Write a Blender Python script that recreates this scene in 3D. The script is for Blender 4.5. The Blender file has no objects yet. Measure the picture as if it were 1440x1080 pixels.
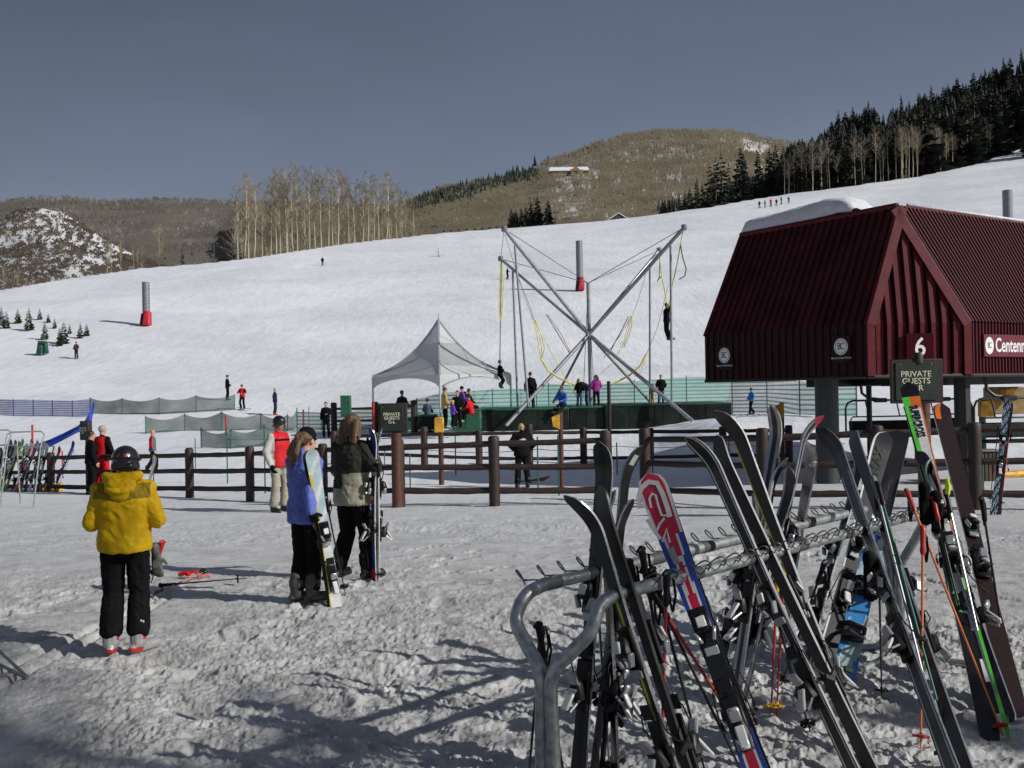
import bpy, math, random
import numpy as np
from mathutils import Vector, Matrix, Euler
random.seed(7)
sc = bpy.context.scene
COL = sc.collection
F = 1400.0          # focal length in photograph pixels (35 mm on a 36 mm sensor, 1440 wide)
CH = 1.95           # camera height
TH = 0.018          # camera roll
PITCH = 10/1400.
R_ = Vector((math.cos(TH), 0, -math.sin(TH)))
D_ = Vector((0, math.cos(PITCH), math.sin(PITCH)))
# make an orthonormal camera frame
U_ = Vector((math.sin(TH), 0, math.cos(TH)))
U_ = (U_ - D_*U_.dot(D_)).normalized()
R_ = D_.cross(U_).normalized()
CAM = Vector((0, 0, CH))
def ray(px, py):
    d = R_*((px-720)/F) + U_*((540-py)/F) + D_
    return d/d.y
def at(px, py, y):
    return CAM + ray(px, py)*y
def interp(x, xs, ys): return float(np.interp(x, xs, ys))

# ------------------------------------------------------------------ noise
def _hash(ix, iy, seed):
    n = (ix.astype(np.int64)*374761393 + iy.astype(np.int64)*668265263 + seed*1442695041) & 0x7fffffff
    n = ((n ^ (n >> 13))*1274126177) & 0x7fffffff
    return ((n ^ (n >> 16)) & 0xffff)/65535.0
def vn(x, y, s=0):
    x = np.asarray(x, float); y = np.asarray(y, float)
    ix = np.floor(x); iy = np.floor(y); fx = x-ix; fy = y-iy
    fx = fx*fx*fx*(fx*(fx*6-15)+10); fy = fy*fy*fy*(fy*(fy*6-15)+10)
    a = _hash(ix, iy, s); b = _hash(ix+1, iy, s); c = _hash(ix, iy+1, s); d = _hash(ix+1, iy+1, s)
    return (a*(1-fx)+b*fx)*(1-fy) + (c*(1-fx)+d*fx)*fy
def fbm(x, y, o=4, s=0):
    t = 0; a = .5
    for i in range(o):
        t = t + a*(vn(x, y, s+i*17)-.5)*2; x = x*2.03+3.1; y = y*2.03+1.7; a *= .5
    return t

# ------------------------------------------------------------------ materials
_M = {}
def pm(name, c, rough=.6, metal=0., var=.0, vs=6., bump=0., bs=30., rnd=0., coat=0., c2=None, spec=None, dist=.01):
    """procedural principled material: colour varied by noise, optional bump"""
    if name in _M: return _M[name]
    m = bpy.data.materials.new(name); m.use_nodes = True; nt = m.node_tree; N = nt.nodes; L = nt.links
    b = N['Principled BSDF']; b.inputs['Roughness'].default_value = rough; b.inputs['Metallic'].default_value = metal
    if coat: b.inputs['Coat Weight'].default_value = coat
    if spec is not None: b.inputs['Specular IOR Level'].default_value = spec
    tc = N.new('ShaderNodeTexCoord')
    base = (*c, 1)
    v = max(var, .06)
    nz = N.new('ShaderNodeTexNoise'); nz.inputs['Scale'].default_value = vs; nz.inputs['Detail'].default_value = 5
    L.new(tc.outputs['Object'], nz.inputs['Vector'])
    mx = N.new('ShaderNodeMix'); mx.data_type = 'RGBA'
    mr = N.new('ShaderNodeMapRange'); mr.inputs[1].default_value = .35; mr.inputs[2].default_value = .65
    L.new(nz.outputs['Fac'], mr.inputs[0]); L.new(mr.outputs[0], mx.inputs['Factor'])
    if c2 is None:
        mx.inputs[6].default_value = tuple(max(0, k*(1-v)) for k in c)+(1,)
        mx.inputs[7].default_value = tuple(min(1, k*(1+v)) for k in c)+(1,)
    else:
        mx.inputs[6].default_value = base; mx.inputs[7].default_value = (*c2, 1)
    out = mx.outputs[2]
    if rnd:
        oi = N.new('ShaderNodeObjectInfo'); hs = N.new('ShaderNodeHueSaturation')
        mp = N.new('ShaderNodeMapRange'); mp.inputs[3].default_value = 1-rnd; mp.inputs[4].default_value = 1+rnd
        L.new(oi.outputs['Random'], mp.inputs[0]); L.new(mp.outputs[0], hs.inputs['Value']); L.new(out, hs.inputs['Color']); out = hs.outputs[0]
    L.new(out, b.inputs['Base Color'])
    if bump:
        n2 = N.new('ShaderNodeTexNoise'); n2.inputs['Scale'].default_value = bs; n2.inputs['Detail'].default_value = 6
        L.new(tc.outputs['Object'], n2.inputs['Vector'])
        bp = N.new('ShaderNodeBump'); bp.inputs['Strength'].default_value = bump; bp.inputs['Distance'].default_value = dist
        L.new(n2.outputs['Fac'], bp.inputs['Height']); L.new(bp.outputs[0], b.inputs['Normal'])
    _M[name] = m; return m

# ------------------------------------------------------------------ mesh builder
class MB:
    def __init__(s): s.v = []; s.f = []; s.m = []
    def add(s, vs, fs, mi=0):
        o = len(s.v); s.v += [tuple(p) for p in vs]
        for f in fs: s.f.append(tuple(i+o for i in f)); s.m.append(mi)
        return s
    def box(s, c, size, rot=None, mi=0, taper=1., bev=0.):
        hx, hy, hz = size[0]/2, size[1]/2, size[2]/2
        if bev:
            b = min(bev, hx*.9, hy*.9, hz*.9)
            pts = []
            for sx in (-1, 1):
                for sy in (-1, 1):
                    for sz in (-1, 1):
                        for ax in range(3):
                            h = [hx-b, hy-b, hz-b]; h[ax] += b
                            pts.append(Vector((sx*h[0], sy*h[1], sz*h[2])))
            R = rot.to_matrix() if isinstance(rot, Euler) else (rot or Matrix.Identity(3))
            def I(sx, sy, sz, ax): return ((sx*2+sy)*2+sz)*3+ax
            fs = []
            q = [(0, 0), (1, 0), (1, 1), (0, 1)]
            for k in (0, 1):
                fs.append([I(k, a, b_, 0) for a, b_ in q]); fs.append([I(a, k, b_, 1) for a, b_ in q]); fs.append([I(a, b_, k, 2) for a, b_ in q])
            for a in (0, 1):
                for b_ in (0, 1):
                    fs.append([I(a, b_, 0, 0), I(a, b_, 1, 0), I(a, b_, 1, 1), I(a, b_, 0, 1)])
                    fs.append([I(a, 0, b_, 0), I(a, 1, b_, 0), I(a, 1, b_, 2), I(a, 0, b_, 2)])
                    fs.append([I(0, a, b_, 1), I(1, a, b_, 1), I(1, a, b_, 2), I(0, a, b_, 2)])
                    for c_ in (0, 1): fs.append([I(a, b_, c_, 0), I(a, b_, c_, 1), I(a, b_, c_, 2)])
            C = Vector(c); return s.add([C + R @ Vector((p.x*(taper if p.z > 0 else 1), p.y*(taper if p.z > 0 else 1), p.z)) for p in pts], fs, mi)
        R = rot.to_matrix() if isinstance(rot, Euler) else (rot or Matrix.Identity(3))
        C = Vector(c); pts = []
        for z in (-1, 1):
            k = taper if z > 0 else 1
            for x, y in ((-1, -1), (1, -1), (1, 1), (-1, 1)): pts.append(C + R @ Vector((x*hx*k, y*hy*k, z*hz)))
        return s.add(pts, [(3, 2, 1, 0), (4, 5, 6, 7), (0, 1, 5, 4), (1, 2, 6, 5), (2, 3, 7, 6), (3, 0, 4, 7)], mi)
    def tube(s, pts, r, n=8, mi=0, cap=True, flat=1.):
        pts = [Vector(p) for p in pts]; k = len(pts)
        rs = [r]*k if not isinstance(r, (list, tuple)) else r
        o = len(s.v); prev = None
        for i, p in enumerate(pts):
            t = (pts[min(i+1, k-1)]-pts[max(i-1, 0)])
            t = t.normalized() if t.length > 1e-9 else Vector((0, 0, 1))
            if prev is None:
                a = Vector((0, 0, 1)) if abs(t.z) < .9 else Vector((1, 0, 0))
                x = t.cross(a).normalized()
            else:
                x = prev - t*prev.dot(t)
                x = x.normalized() if x.length > 1e-6 else t.orthogonal().normalized()
            prev = x; y = t.cross(x)
            for j in range(n):
                an = 2*math.pi*j/n
                s.v.append(tuple(p + x*(math.cos(an)*rs[i]) + y*(math.sin(an)*rs[i]*flat)))
        for i in range(k-1):
            for j in range(n):
                s.f.append((o+i*n+j, o+i*n+(j+1) % n, o+(i+1)*n+(j+1) % n, o+(i+1)*n+j)); s.m.append(mi)
        if cap:
            s.f.append(tuple(o+j for j in reversed(range(n)))); s.m.append(mi)
            s.f.append(tuple(o+(k-1)*n+j for j in range(n))); s.m.append(mi)
        return s
    def lathe(s, c, prof, n=16, mi=0, rot=None):
        R = rot.to_matrix() if isinstance(rot, Euler) else (rot or Matrix.Identity(3)); C = Vector(c); o = len(s.v)
        for r, z in prof:
            for j in range(n):
                a = 2*math.pi*j/n; s.v.append(tuple(C + R @ Vector((r*math.cos(a), r*math.sin(a), z))))
        for i in range(len(prof)-1):
            for j in range(n):
                s.f.append((o+i*n+j, o+i*n+(j+1) % n, o+(i+1)*n+(j+1) % n, o+(i+1)*n+j)); s.m.append(mi)
        s.f.append(tuple(o+j for j in reversed(range(n)))); s.m.append(mi)
        s.f.append(tuple(o+(len(prof)-1)*n+j for j in range(n))); s.m.append(mi)
        return s
    def quad(s, a, b, c, d, mi=0): return s.add([a, b, c, d], [(0, 1, 2, 3)], mi)
    def slab(s, poly, n, th, mi=0):
        """polygon (3D points) extruded by th along n"""
        n = Vector(n).normalized(); k = len(poly); P = [Vector(p) for p in poly]
        vs = P + [p+n*th for p in P]
        fs = [tuple(range(k))[::-1], tuple(range(k, 2*k))]+[(i, (i+1) % k, (i+1) % k+k, i+k) for i in range(k)]
        return s.add(vs, fs, mi)
    def build(s, name, mats, parent=None, smooth=False, org=None):
        me = bpy.data.meshes.new(name)
        v = np.array(s.v, dtype=float).reshape(-1, 3)
        if parent is not None and org is None: org = parent.get('_o')
        if org is not None: v = v-np.array(tuple(org))
        me.from_pydata(v.tolist(), [], s.f)
        if not isinstance(mats, (list, tuple)): mats = [mats]
        for m in mats: me.materials.append(m)
        if len(mats) > 1: me.polygons.foreach_set('material_index', s.m)
        if smooth: me.polygons.foreach_set('use_smooth', [True]*len(me.polygons))
        me.update()
        import bmesh
        bm = bmesh.new(); bm.from_mesh(me); bmesh.ops.recalc_face_normals(bm, faces=bm.faces); bm.to_mesh(me); bm.free()
        if smooth == 'auto':
            me.polygons.foreach_set('use_smooth', [True]*len(me.polygons))
            try: me.set_sharp_from_angle(angle=math.radians(38))
            except Exception: pass
        o = bpy.data.objects.new(name, me); COL.objects.link(o)
        if parent is not None: o.parent = parent
        elif org is not None: o.location = org
        return o
def tag(o, label=None, cat=None, group=None, kind=None):
    if label: o['label'] = label
    if cat: o['category'] = cat
    if group: o['group'] = group
    if kind: o['kind'] = kind
    return o
ORG = {}
def thing(name, loc, label, cat, group=None, rz=0., world=False):
    o = bpy.data.objects.new(name, None); COL.objects.link(o); o.empty_display_size = .1
    o.location = loc; o.rotation_euler = (0, 0, rz); tag(o, label, cat, group)
    if world: ORG[o.name] = Vector(loc)
    return o
def part(mb, name, mats, root, smooth='auto'):
    """mesh part; if the root was made with world=True the builder's coordinates are world coordinates"""
    return mb.build(name, mats, root, smooth, org=ORG.get(root.name))
def single(mb, name, mats, base, label, cat, group=None, smooth='auto', kind=None):
    o = mb.build(name, mats, None, smooth, org=base); return tag(o, label, cat, group, kind)
def text_mesh(s, size, mat, parent, M, name='lettering', ext=.002, shear=0., sx=1., align='CENTER', bold=0., spacing=1.):
    cu = bpy.data.curves.new('t', 'FONT'); cu.body = s; cu.size = size; cu.extrude = ext; cu.align_x = align; cu.align_y = 'CENTER'
    cu.shear = shear; cu.offset = bold; cu.resolution_u = 3; cu.space_character = spacing; cu.space_line = .85
    t = bpy.data.objects.new('t', cu); COL.objects.link(t)
    dg = bpy.context.evaluated_depsgraph_get(); me = bpy.data.meshes.new_from_object(t.evaluated_get(dg))
    bpy.data.objects.remove(t); bpy.data.curves.remove(cu)
    me.transform(Matrix.Diagonal((sx, 1, 1, 1))); me.transform(M); me.materials.clear(); me.materials.append(mat); me.name = name
    o = bpy.data.objects.new(name, me); COL.objects.link(o); o.parent = parent; return o
def frame(origin, xaxis, yaxis):
    x = Vector(xaxis).normalized(); y = Vector(yaxis); y = (y-x*y.dot(x)).normalized(); z = x.cross(y)
    return Matrix(((x.x, y.x, z.x, origin[0]), (x.y, y.y, z.y, origin[1]), (x.z, y.z, z.z, origin[2]), (0, 0, 0, 1)))
# ------------------------------------------------------------------ terrain
HY = lambda px: 550-TH*(px-720)
CX = [-1500, -600, 0, 100, 200, 300, 360, 480, 600, 700, 800, 900, 1000, 1100, 1200, 1300, 1380, 1440, 1600, 3000]
CYP = [470, 455, 412, 393, 378, 371, 364, 345, 328, 320, 312, 303, 292, 275, 262, 248, 230, 207, 170, 120]
GX = [-600, 0, 450, 720, 900, 1100, 1300, 1440, 1600, 3000]
GG = [.235, .242, .242, .25, .262, .28, .30, .32, .345, .37]
DD = [0, 10, 18, 26, 33, 40, 45, 52, 60, 68, 78, 98]
ZL = [0, 0, -.24, -.47, -.62, -.62, -.5, -.1, .55, 1.5, 2.6, 5.9]
ZC = [0, 0, -.24, -.47, -.55, -.25, .2, .55, 1.0, 1.7, 2.7, 5.9]
DR = [0, 10, 18, 26, 30, 33, 36, 40, 45, 52, 60, 68, 78, 98]
ZR = [0, 0, -.22, -.42, -.40, .0, .60, .72, .55, .45, .55, 1.2, 2.5, 5.9]
def tz(x, y):
    x = np.asarray(x, float); y = np.asarray(y, float)
    ys = np.maximum(y, 6.); u = 720+F*x/ys
    wl = np.clip((620-u)/250, 0, 1); wr = np.clip((u-880)/150, 0, 1); wl = wl*wl*(3-2*wl); wr = wr*wr*(3-2*wr)
    z = np.interp(y, DD, ZC)*(1-wl-wr) + np.interp(y, DD, ZL)*wl + (np.interp(y, DR, ZR)+fbm(x/1.6, y/1.3, 3, 7)*.16*np.clip((y-29)/3, 0, 1)*np.clip((48-y)/4, 0, 1))*wr
    g = np.interp(u, GX, GG); ec = (HY(u)-np.interp(u, CX, CYP))/F
    z98 = 5.9
    yc = (z98-98*g-CH)/np.minimum(ec-g, -.02); yc = np.clip(yc, 120, 460)
    zl = z98+g*(np.minimum(y, yc)-98)
    over = np.maximum(y-yc, 0)
    zl = zl + over*g*.0 - np.minimum(over, 150)*.05 + .0*over
    # rounded crest: ease grade over 20 m before the crest
    z = np.where(y > 98, zl, z)
    z = z + np.where(y > 30, 1, 0)*((fbm(x/23, y/23, 3, 5)*.30+fbm(x/55+3, y/70, 2, 15)*.75)*np.clip((y-45)/60, 0, 1))
    return z
def ground(px, py):
    r = ray(px, py); ys = np.concatenate([np.linspace(3, 60, 1500), np.linspace(60.1, 460, 3000)])
    d = CH+r.z*ys-tz(r.x*ys, ys); k = np.argmax(d < 0)
    if d[k] >= 0: k = len(ys)-1
    y = ys[k]; return Vector((r.x*y, y, float(tz(r.x*y, y))))
def gz(x, y): return float(tz(x, y))

def near_disp(X, Y):
    """churned, trampled snow: lumps, boot holes, ruts"""
    amp = np.clip((24-Y)/14, 0, 1)
    amp_n = np.clip((14.5-Y)/6.5, .62, 1)
    wx = X+.09*fbm(X*3, Y*3, 2, 91); wy = Y+.09*fbm(X*3+9, Y*3, 2, 92)
    a = fbm(wx*1.3, wy*1.3, 3, 1)*.022
    b = np.abs(fbm(wx*6.5, wy*6.5, 3, 2)); b = (.42-b)*.034
    c = np.abs(fbm(wx*16, wy*16, 3, 3)); c = (.4-c)*.030
    d = fbm(wx*42, wy*42, 2, 4)*.010
    patch = np.clip(vn(X*.55, Y*.55, 8)*1.9-.35, .25, 1.15)
    lump = np.clip(vn(wx*11, wy*11, 10)-.60, 0, 1)*.055*np.clip(vn(X*1.4, Y*1.4, 11)*2-.6, 0, 1)
    hole = -np.clip(vn(wx*3.1, wy*2.6, 12)-.66, 0, 1)*.17-np.clip(np.abs(fbm(wx*1.1+4, wy*2.2, 2, 13))-.32, 0, 1)*.05
    h = a*amp + (b+c+d+lump+hole)*patch*amp*amp_n
    # ski / vehicle ruts
    for (x0, y0, dx, dy, w, dep) in ((2.2, 4.6, -.93, -.1, .05, .03), (-3.6, 8.3, .08, 1, .035, .05), (-3.45, 8.0, .05, 1, .035, .05), (2.4, 5.2, -1, -.12, .05, .025), (1.6, 5.9, -1, -.1, .05, .02)):
        L_ = math.hypot(dx, dy); dist = np.abs((X-x0)*dy/L_-(Y-y0)*dx/L_)
        al = (X-x0)*dx/L_+(Y-y0)*dy/L_
        h = h - np.exp(-(dist/w)**2)*dep*np.clip(1.5-np.abs(al)/1.6, 0, 1)
    return h

def grid_mesh(name, X, Y, Z, mats, smooth=True):
    nr, nc = X.shape
    me = bpy.data.meshes.new(name); me.vertices.add(nr*nc)
    co = np.stack([X.ravel(), Y.ravel(), Z.ravel()], 1).astype(np.float32); me.vertices.foreach_set('co', co.ravel())
    i = np.arange(nr-1)[:, None]*nc + np.arange(nc-1)[None, :]
    q = np.stack([i, i+1, i+nc+1, i+nc], -1).reshape(-1, 4).astype(np.int32); nf = len(q)
    me.loops.add(nf*4); me.loops.foreach_set('vertex_index', q.ravel()); me.polygons.add(nf)
    me.polygons.foreach_set('loop_start', np.arange(0, nf*4, 4, dtype=np.int32)); me.polygons.foreach_set('loop_total', np.full(nf, 4, np.int32))
    me.polygons.foreach_set('use_smooth', np.full(nf, smooth)); me.update(calc_edges=True)
    for m in (mats if isinstance(mats, list) else [mats]): me.materials.append(m)
    o = bpy.data.objects.new(name, me); COL.objects.link(o); return o

def snow_mat():
    m = bpy.data.materials.new('snow'); m.use_nodes = True; nt = m.node_tree; N = nt.nodes; L = nt.links; b = N['Principled BSDF']
    b.inputs['Roughness'].default_value = .55; b.inputs['Specular IOR Level'].default_value = .35
    ge = N.new('ShaderNodeNewGeometry'); sp = N.new('ShaderNodeSeparateXYZ'); L.new(ge.outputs['Position'], sp.inputs[0])
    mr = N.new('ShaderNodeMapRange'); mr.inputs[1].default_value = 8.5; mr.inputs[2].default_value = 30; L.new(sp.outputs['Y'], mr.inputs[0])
    def noise(scale, det=6, dist=0.):
        n = N.new('ShaderNodeTexNoise'); n.inputs['Scale'].default_value = scale; n.inputs['Detail'].default_value = det; n.inputs['Distortion'].default_value = dist
        L.new(ge.outputs['Position'], n.inputs['Vector']); return n
    def ramp(src, stops):
        r = N.new('ShaderNodeValToRGB'); r.color_ramp.elements[0].position = stops[0][0]; r.color_ramp.elements[0].color = (*stops[0][1], 1)
        r.color_ramp.elements[1].position = stops[1][0]; r.color_ramp.elements[1].color = (*stops[1][1], 1)
        for p, c in stops[2:]:
            e = r.color_ramp.elements.new(p); e.color = (*c, 1)
        L.new(src, r.inputs[0]); return r
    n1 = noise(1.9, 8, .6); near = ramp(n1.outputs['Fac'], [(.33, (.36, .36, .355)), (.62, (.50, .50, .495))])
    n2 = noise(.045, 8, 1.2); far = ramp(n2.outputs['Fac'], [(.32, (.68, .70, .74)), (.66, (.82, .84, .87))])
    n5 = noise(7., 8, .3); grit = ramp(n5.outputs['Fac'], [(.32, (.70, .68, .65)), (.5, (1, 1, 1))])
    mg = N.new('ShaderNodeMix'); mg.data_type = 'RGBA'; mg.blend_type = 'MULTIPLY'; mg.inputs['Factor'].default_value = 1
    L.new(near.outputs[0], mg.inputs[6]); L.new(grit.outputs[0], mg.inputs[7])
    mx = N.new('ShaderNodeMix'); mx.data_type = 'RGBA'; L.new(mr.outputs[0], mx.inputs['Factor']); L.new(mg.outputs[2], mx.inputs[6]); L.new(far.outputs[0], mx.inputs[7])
    L.new(mx.outputs[2], b.inputs['Base Color'])
    f1 = noise(60, 6); bp = N.new('ShaderNodeBump'); bp.inputs['Distance'].default_value = .012; bp.inputs['Strength'].default_value = .55; L.new(f1.outputs['Fac'], bp.inputs['Height'])
    mp = N.new('ShaderNodeMapping'); mp.inputs['Scale'].default_value = (.5, .16, .3); mp.inputs['Rotation'].default_value = (0, 0, .5); L.new(ge.outputs['Position'], mp.inputs[0])
    n3 = N.new('ShaderNodeTexNoise'); n3.inputs['Scale'].default_value = 1.3; n3.inputs['Detail'].default_value = 9; n3.inputs['Roughness'].default_value = .62; n3.inputs['Distortion'].default_value = 1.5; L.new(mp.outputs[0], n3.inputs['Vector'])
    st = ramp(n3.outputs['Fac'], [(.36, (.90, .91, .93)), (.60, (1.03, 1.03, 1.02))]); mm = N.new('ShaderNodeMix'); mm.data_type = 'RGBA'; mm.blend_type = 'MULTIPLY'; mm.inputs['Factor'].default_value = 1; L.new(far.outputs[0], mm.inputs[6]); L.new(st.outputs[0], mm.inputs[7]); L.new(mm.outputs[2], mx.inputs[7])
    mp2 = N.new('ShaderNodeMapping'); mp2.inputs['Scale'].default_value = (.9, .12, .3); mp2.inputs['Rotation'].default_value = (0, 0, -.7); L.new(ge.outputs['Position'], mp2.inputs[0])
    n4 = N.new('ShaderNodeTexNoise'); n4.inputs['Scale'].default_value = 1.1; n4.inputs['Detail'].default_value = 7; n4.inputs['Distortion'].default_value = 2.2; L.new(mp2.outputs[0], n4.inputs['Vector'])
    ad = N.new('ShaderNodeMath'); ad.operation = 'ADD'; L.new(n3.outputs['Fac'], ad.inputs[0]); L.new(n4.outputs['Fac'], ad.inputs[1])
    ms = N.new('ShaderNodeMath'); ms.operation = 'MULTIPLY'; ms.inputs[1].default_value = .10; L.new(mr.outputs[0], ms.inputs[0])
    bp2 = N.new('ShaderNodeBump'); bp2.inputs['Distance'].default_value = .8; L.new(ms.outputs[0], bp2.inputs['Strength']); L.new(ad.outputs[0], bp2.inputs['Height']); L.new(bp.outputs[0], bp2.inputs['Normal'])
    L.new(bp2.outputs[0], b.inputs['Normal'])
    return m
SNOW = snow_mat(); _M['snow'] = SNOW
def stamp_prints(X, Y, Z):
    rp = random.Random(21); row_y = Y[:, 0]
    def stamp(x, y, ang, ln, wd, dep):
        i0, i1 = np.searchsorted(row_y, y-ln*1.3), np.searchsorted(row_y, y+ln*1.3)
        if i1-i0 < 2: return
        xs = X[(i0+i1)//2]; j0, j1 = np.searchsorted(xs, x-ln*1.6), np.searchsorted(xs, x+ln*1.6)
        if j1-j0 < 2: return
        dx = X[i0:i1, j0:j1]-x; dy = Y[i0:i1, j0:j1]-y; u = dx*math.cos(ang)+dy*math.sin(ang); v = -dx*math.sin(ang)+dy*math.cos(ang)
        w = wd*(1-.18*np.cos(u/ln*5)); r = np.sqrt((u/ln)**4+(v/w)**4)**.5*1.0
        Z[i0:i1, j0:j1] += -dep*np.clip(1.25-r**2.2, 0, 1)+dep*.45*np.exp(-((r-1.25)/.2)**2)
    for k in range(26):          # walking trails of boot prints
        x, y, a = rp.uniform(-5.5, 4.5), rp.uniform(5, 13), rp.uniform(0, 6.28); st = rp.uniform(.30, .42)
        for s in range(rp.randint(4, 11)):
            sd = .09 if s % 2 else -.09; stamp(x-math.sin(a)*sd, y+math.cos(a)*sd, a+rp.uniform(-.15, .15), .155, .055, rp.uniform(.014, .030)); x += math.cos(a)*st; y += math.sin(a)*st; a += rp.uniform(-.15, .15)
    for k in range(7):          # ski tracks
        x, y, a = rp.uniform(-5, 3), rp.uniform(7.5, 15), rp.choice([rp.uniform(-.5, .3), rp.uniform(2.2, 2.8)]); n = rp.randint(30, 70)
        for s in range(n):
            for sd in (-.12, .12): stamp(x-math.sin(a)*sd, y+math.cos(a)*sd, a, .13, .035, .0035)
            x += math.cos(a)*.06; y += math.sin(a)*.06; a += rp.uniform(-.02, .03)
def build_ground():
    py = np.concatenate([np.arange(1125, 700, -1.15), np.arange(700, 600, -1.6)])
    ynear = 1.95*F/(py-550); ynear = ynear[ynear < 40]
    yfar = np.exp(np.linspace(np.log(ynear[-1]*1.02), np.log(700), 260))
    y = np.concatenate([np.linspace(1.2, ynear[0]*.985, 26), ynear, yfar])
    px = np.concatenate([np.linspace(-2600, -60, 90), np.arange(-50, 1492, 1.55), np.linspace(1500, 4200, 90)])
    X = (px[None, :]-720)/F*y[:, None]; Y = np.repeat(y[:, None], len(px), 1)
    Z = tz(X, Y) + near_disp(X, Y)
    stamp_prints(X, Y, Z)
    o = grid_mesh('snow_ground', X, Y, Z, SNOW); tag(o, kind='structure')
    # wide coarse sheet that carries the snow to the sides and behind the camera
    xs = np.linspace(-900, 900, 120); ys = np.linspace(-300, 700, 90); X, Y = np.meshgrid(xs, ys)
    Z = np.where(Y > 20, tz(X, Y)-3.0-.02*np.abs(X), -.35+0*X)
    Z = np.minimum(Z, 40)
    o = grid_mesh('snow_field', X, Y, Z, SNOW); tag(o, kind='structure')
build_ground()

# ------------------------------------------------------------------ hills behind
def hill(name, px0, px1, d0, d1, base, sky, mat, k=1.0, nc=200, nr=60, amp=0., ns=80., back=1.25):
    bx, by = zip(*base); sx, sy = zip(*sky)
    def P(px, t):
        py = interp(px, bx, by)+(interp(px, sx, sy)-interp(px, bx, by))*t**k
        return at(px, py, d0+(d1-d0)*t)
    pxs = np.linspace(px0, px1, nc); X = np.zeros((nr+6, nc)); Y = X.copy(); Z = X.copy()
    for j, p in enumerate(pxs):
        for i in range(nr+6):
            t = i/nr
            if t <= 1: q = P(p, t)
            else:
                q = P(p, 1); s = (t-1)*nr; q = Vector((q.x*(1+s*.04), q.y*(1+s*.04), q.z*(1-.012*s*s)))
            X[i, j], Y[i, j], Z[i, j] = q
    if amp: Z += fbm(X/ns, Y/ns, 4, 3)*amp*np.clip(np.linspace(0, 1.2, nr+6), 0, 1)[:, None]
    o = grid_mesh(name, X, Y, Z, mat); tag(o, kind='structure')
    def place(px, py):
        b = interp(px, bx, by); s = interp(px, sx, sy)
        t = max(0, min(1, (py-b)/(s-b)))**(1/k)
        i = min(t*nr, nr-.001); j = min(max((px-px0)/(px1-px0)*(nc-1), 0), nc-1.001); a, c = int(i), int(j); fi, fj = i-a, j-c
        q = P(px, t); q.z = (Z[a, c]*(1-fi)+Z[a+1, c]*fi)*(1-fj)+(Z[a, c+1]*(1-fi)+Z[a+1, c+1]*fi)*fj
        return q
    return place

def hill_mat(name, brown, snowc, lo, hi, scale, detail=8):
    m = bpy.data.materials.new(name); m.use_nodes = True; nt = m.node_tree; N = nt.nodes; L = nt.links; b = N['Principled BSDF']; b.inputs['Roughness'].default_value = .9
    ge = N.new('ShaderNodeNewGeometry'); n = N.new('ShaderNodeTexNoise'); n.inputs['Scale'].default_value = scale; n.inputs['Detail'].default_value = detail; n.inputs['Roughness'].default_value = .65
    L.new(ge.outputs['Position'], n.inputs['Vector']); r = N.new('ShaderNodeValToRGB'); r.color_ramp.elements[0].position = lo; r.color_ramp.elements[0].color = (*brown, 1); r.color_ramp.elements[1].position = hi; r.color_ramp.elements[1].color = (*snowc, 1)
    L.new(n.outputs['Fac'], r.inputs[0])
    L.new(r.outputs[0], b.inputs['Base Color']); return m
HM_far = hill_mat('far_hill_ground', (.15, .13, .105), (.42, .41, .40), .5, .75, .012)
HM_mid = hill_mat('mid_hill_ground', (.20, .17, .13), (.60, .60, .60), .40, .60, .02)
HM_scrub = hill_mat('scrub_hill_ground', (.50, .51, .53), (.66, .67, .69), .4, .6, .05)
HM_forest = hill_mat('forest_floor', (.02, .019, .016), (.05, .048, .04), .45, .75, .06)
hill_far = hill('far_hills', -500, 760, 900, 1900, [(-500, 520), (0, 470), (300, 420), (760, 360)], [(-500, 300), (-200, 296), (0, 284), (40, 280), (90, 279), (130, 281), (170, 283), (230, 282), (300, 285), (420, 288), (560, 290), (760, 300)], HM_far, k=.8, amp=10, ns=220)
hill_mid = hill('central_hill', 330, 1700, 700, 1500, [(330, 400), (600, 360), (1000, 330), (1700, 300)], [(330, 300), (540, 294), (570, 284), (620, 264), (700, 252), (745, 244), (770, 226), (830, 211), (880, 196), (930, 190), (1000, 190), (1060, 193), (1100, 200), (1200, 215), (1700, 235)], HM_mid, k=.9, amp=12, ns=160)
hill_scrub = hill('scrub_hill', -300, 262, 330, 520, [(-300, 470), (0, 425), (262, 385)], [(-300, 330), (-60, 322), (0, 309), (30, 299), (58, 297), (85, 301), (110, 314), (150, 337), (190, 358), (225, 372), (262, 383)], HM_scrub, k=1., amp=3, ns=25)
hill_forest = hill('forest_hill', 985, 1900, 348, 540, [(985, 315), (1100, 300), (1200, 285), (1300, 274), (1440, 240), (1900, 110)], [(985, 300), (1040, 262), (1100, 232), (1180, 205), (1270, 180), (1360, 150), (1440, 122), (1900, 20)], HM_forest, k=1., amp=2, ns=40)
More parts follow.
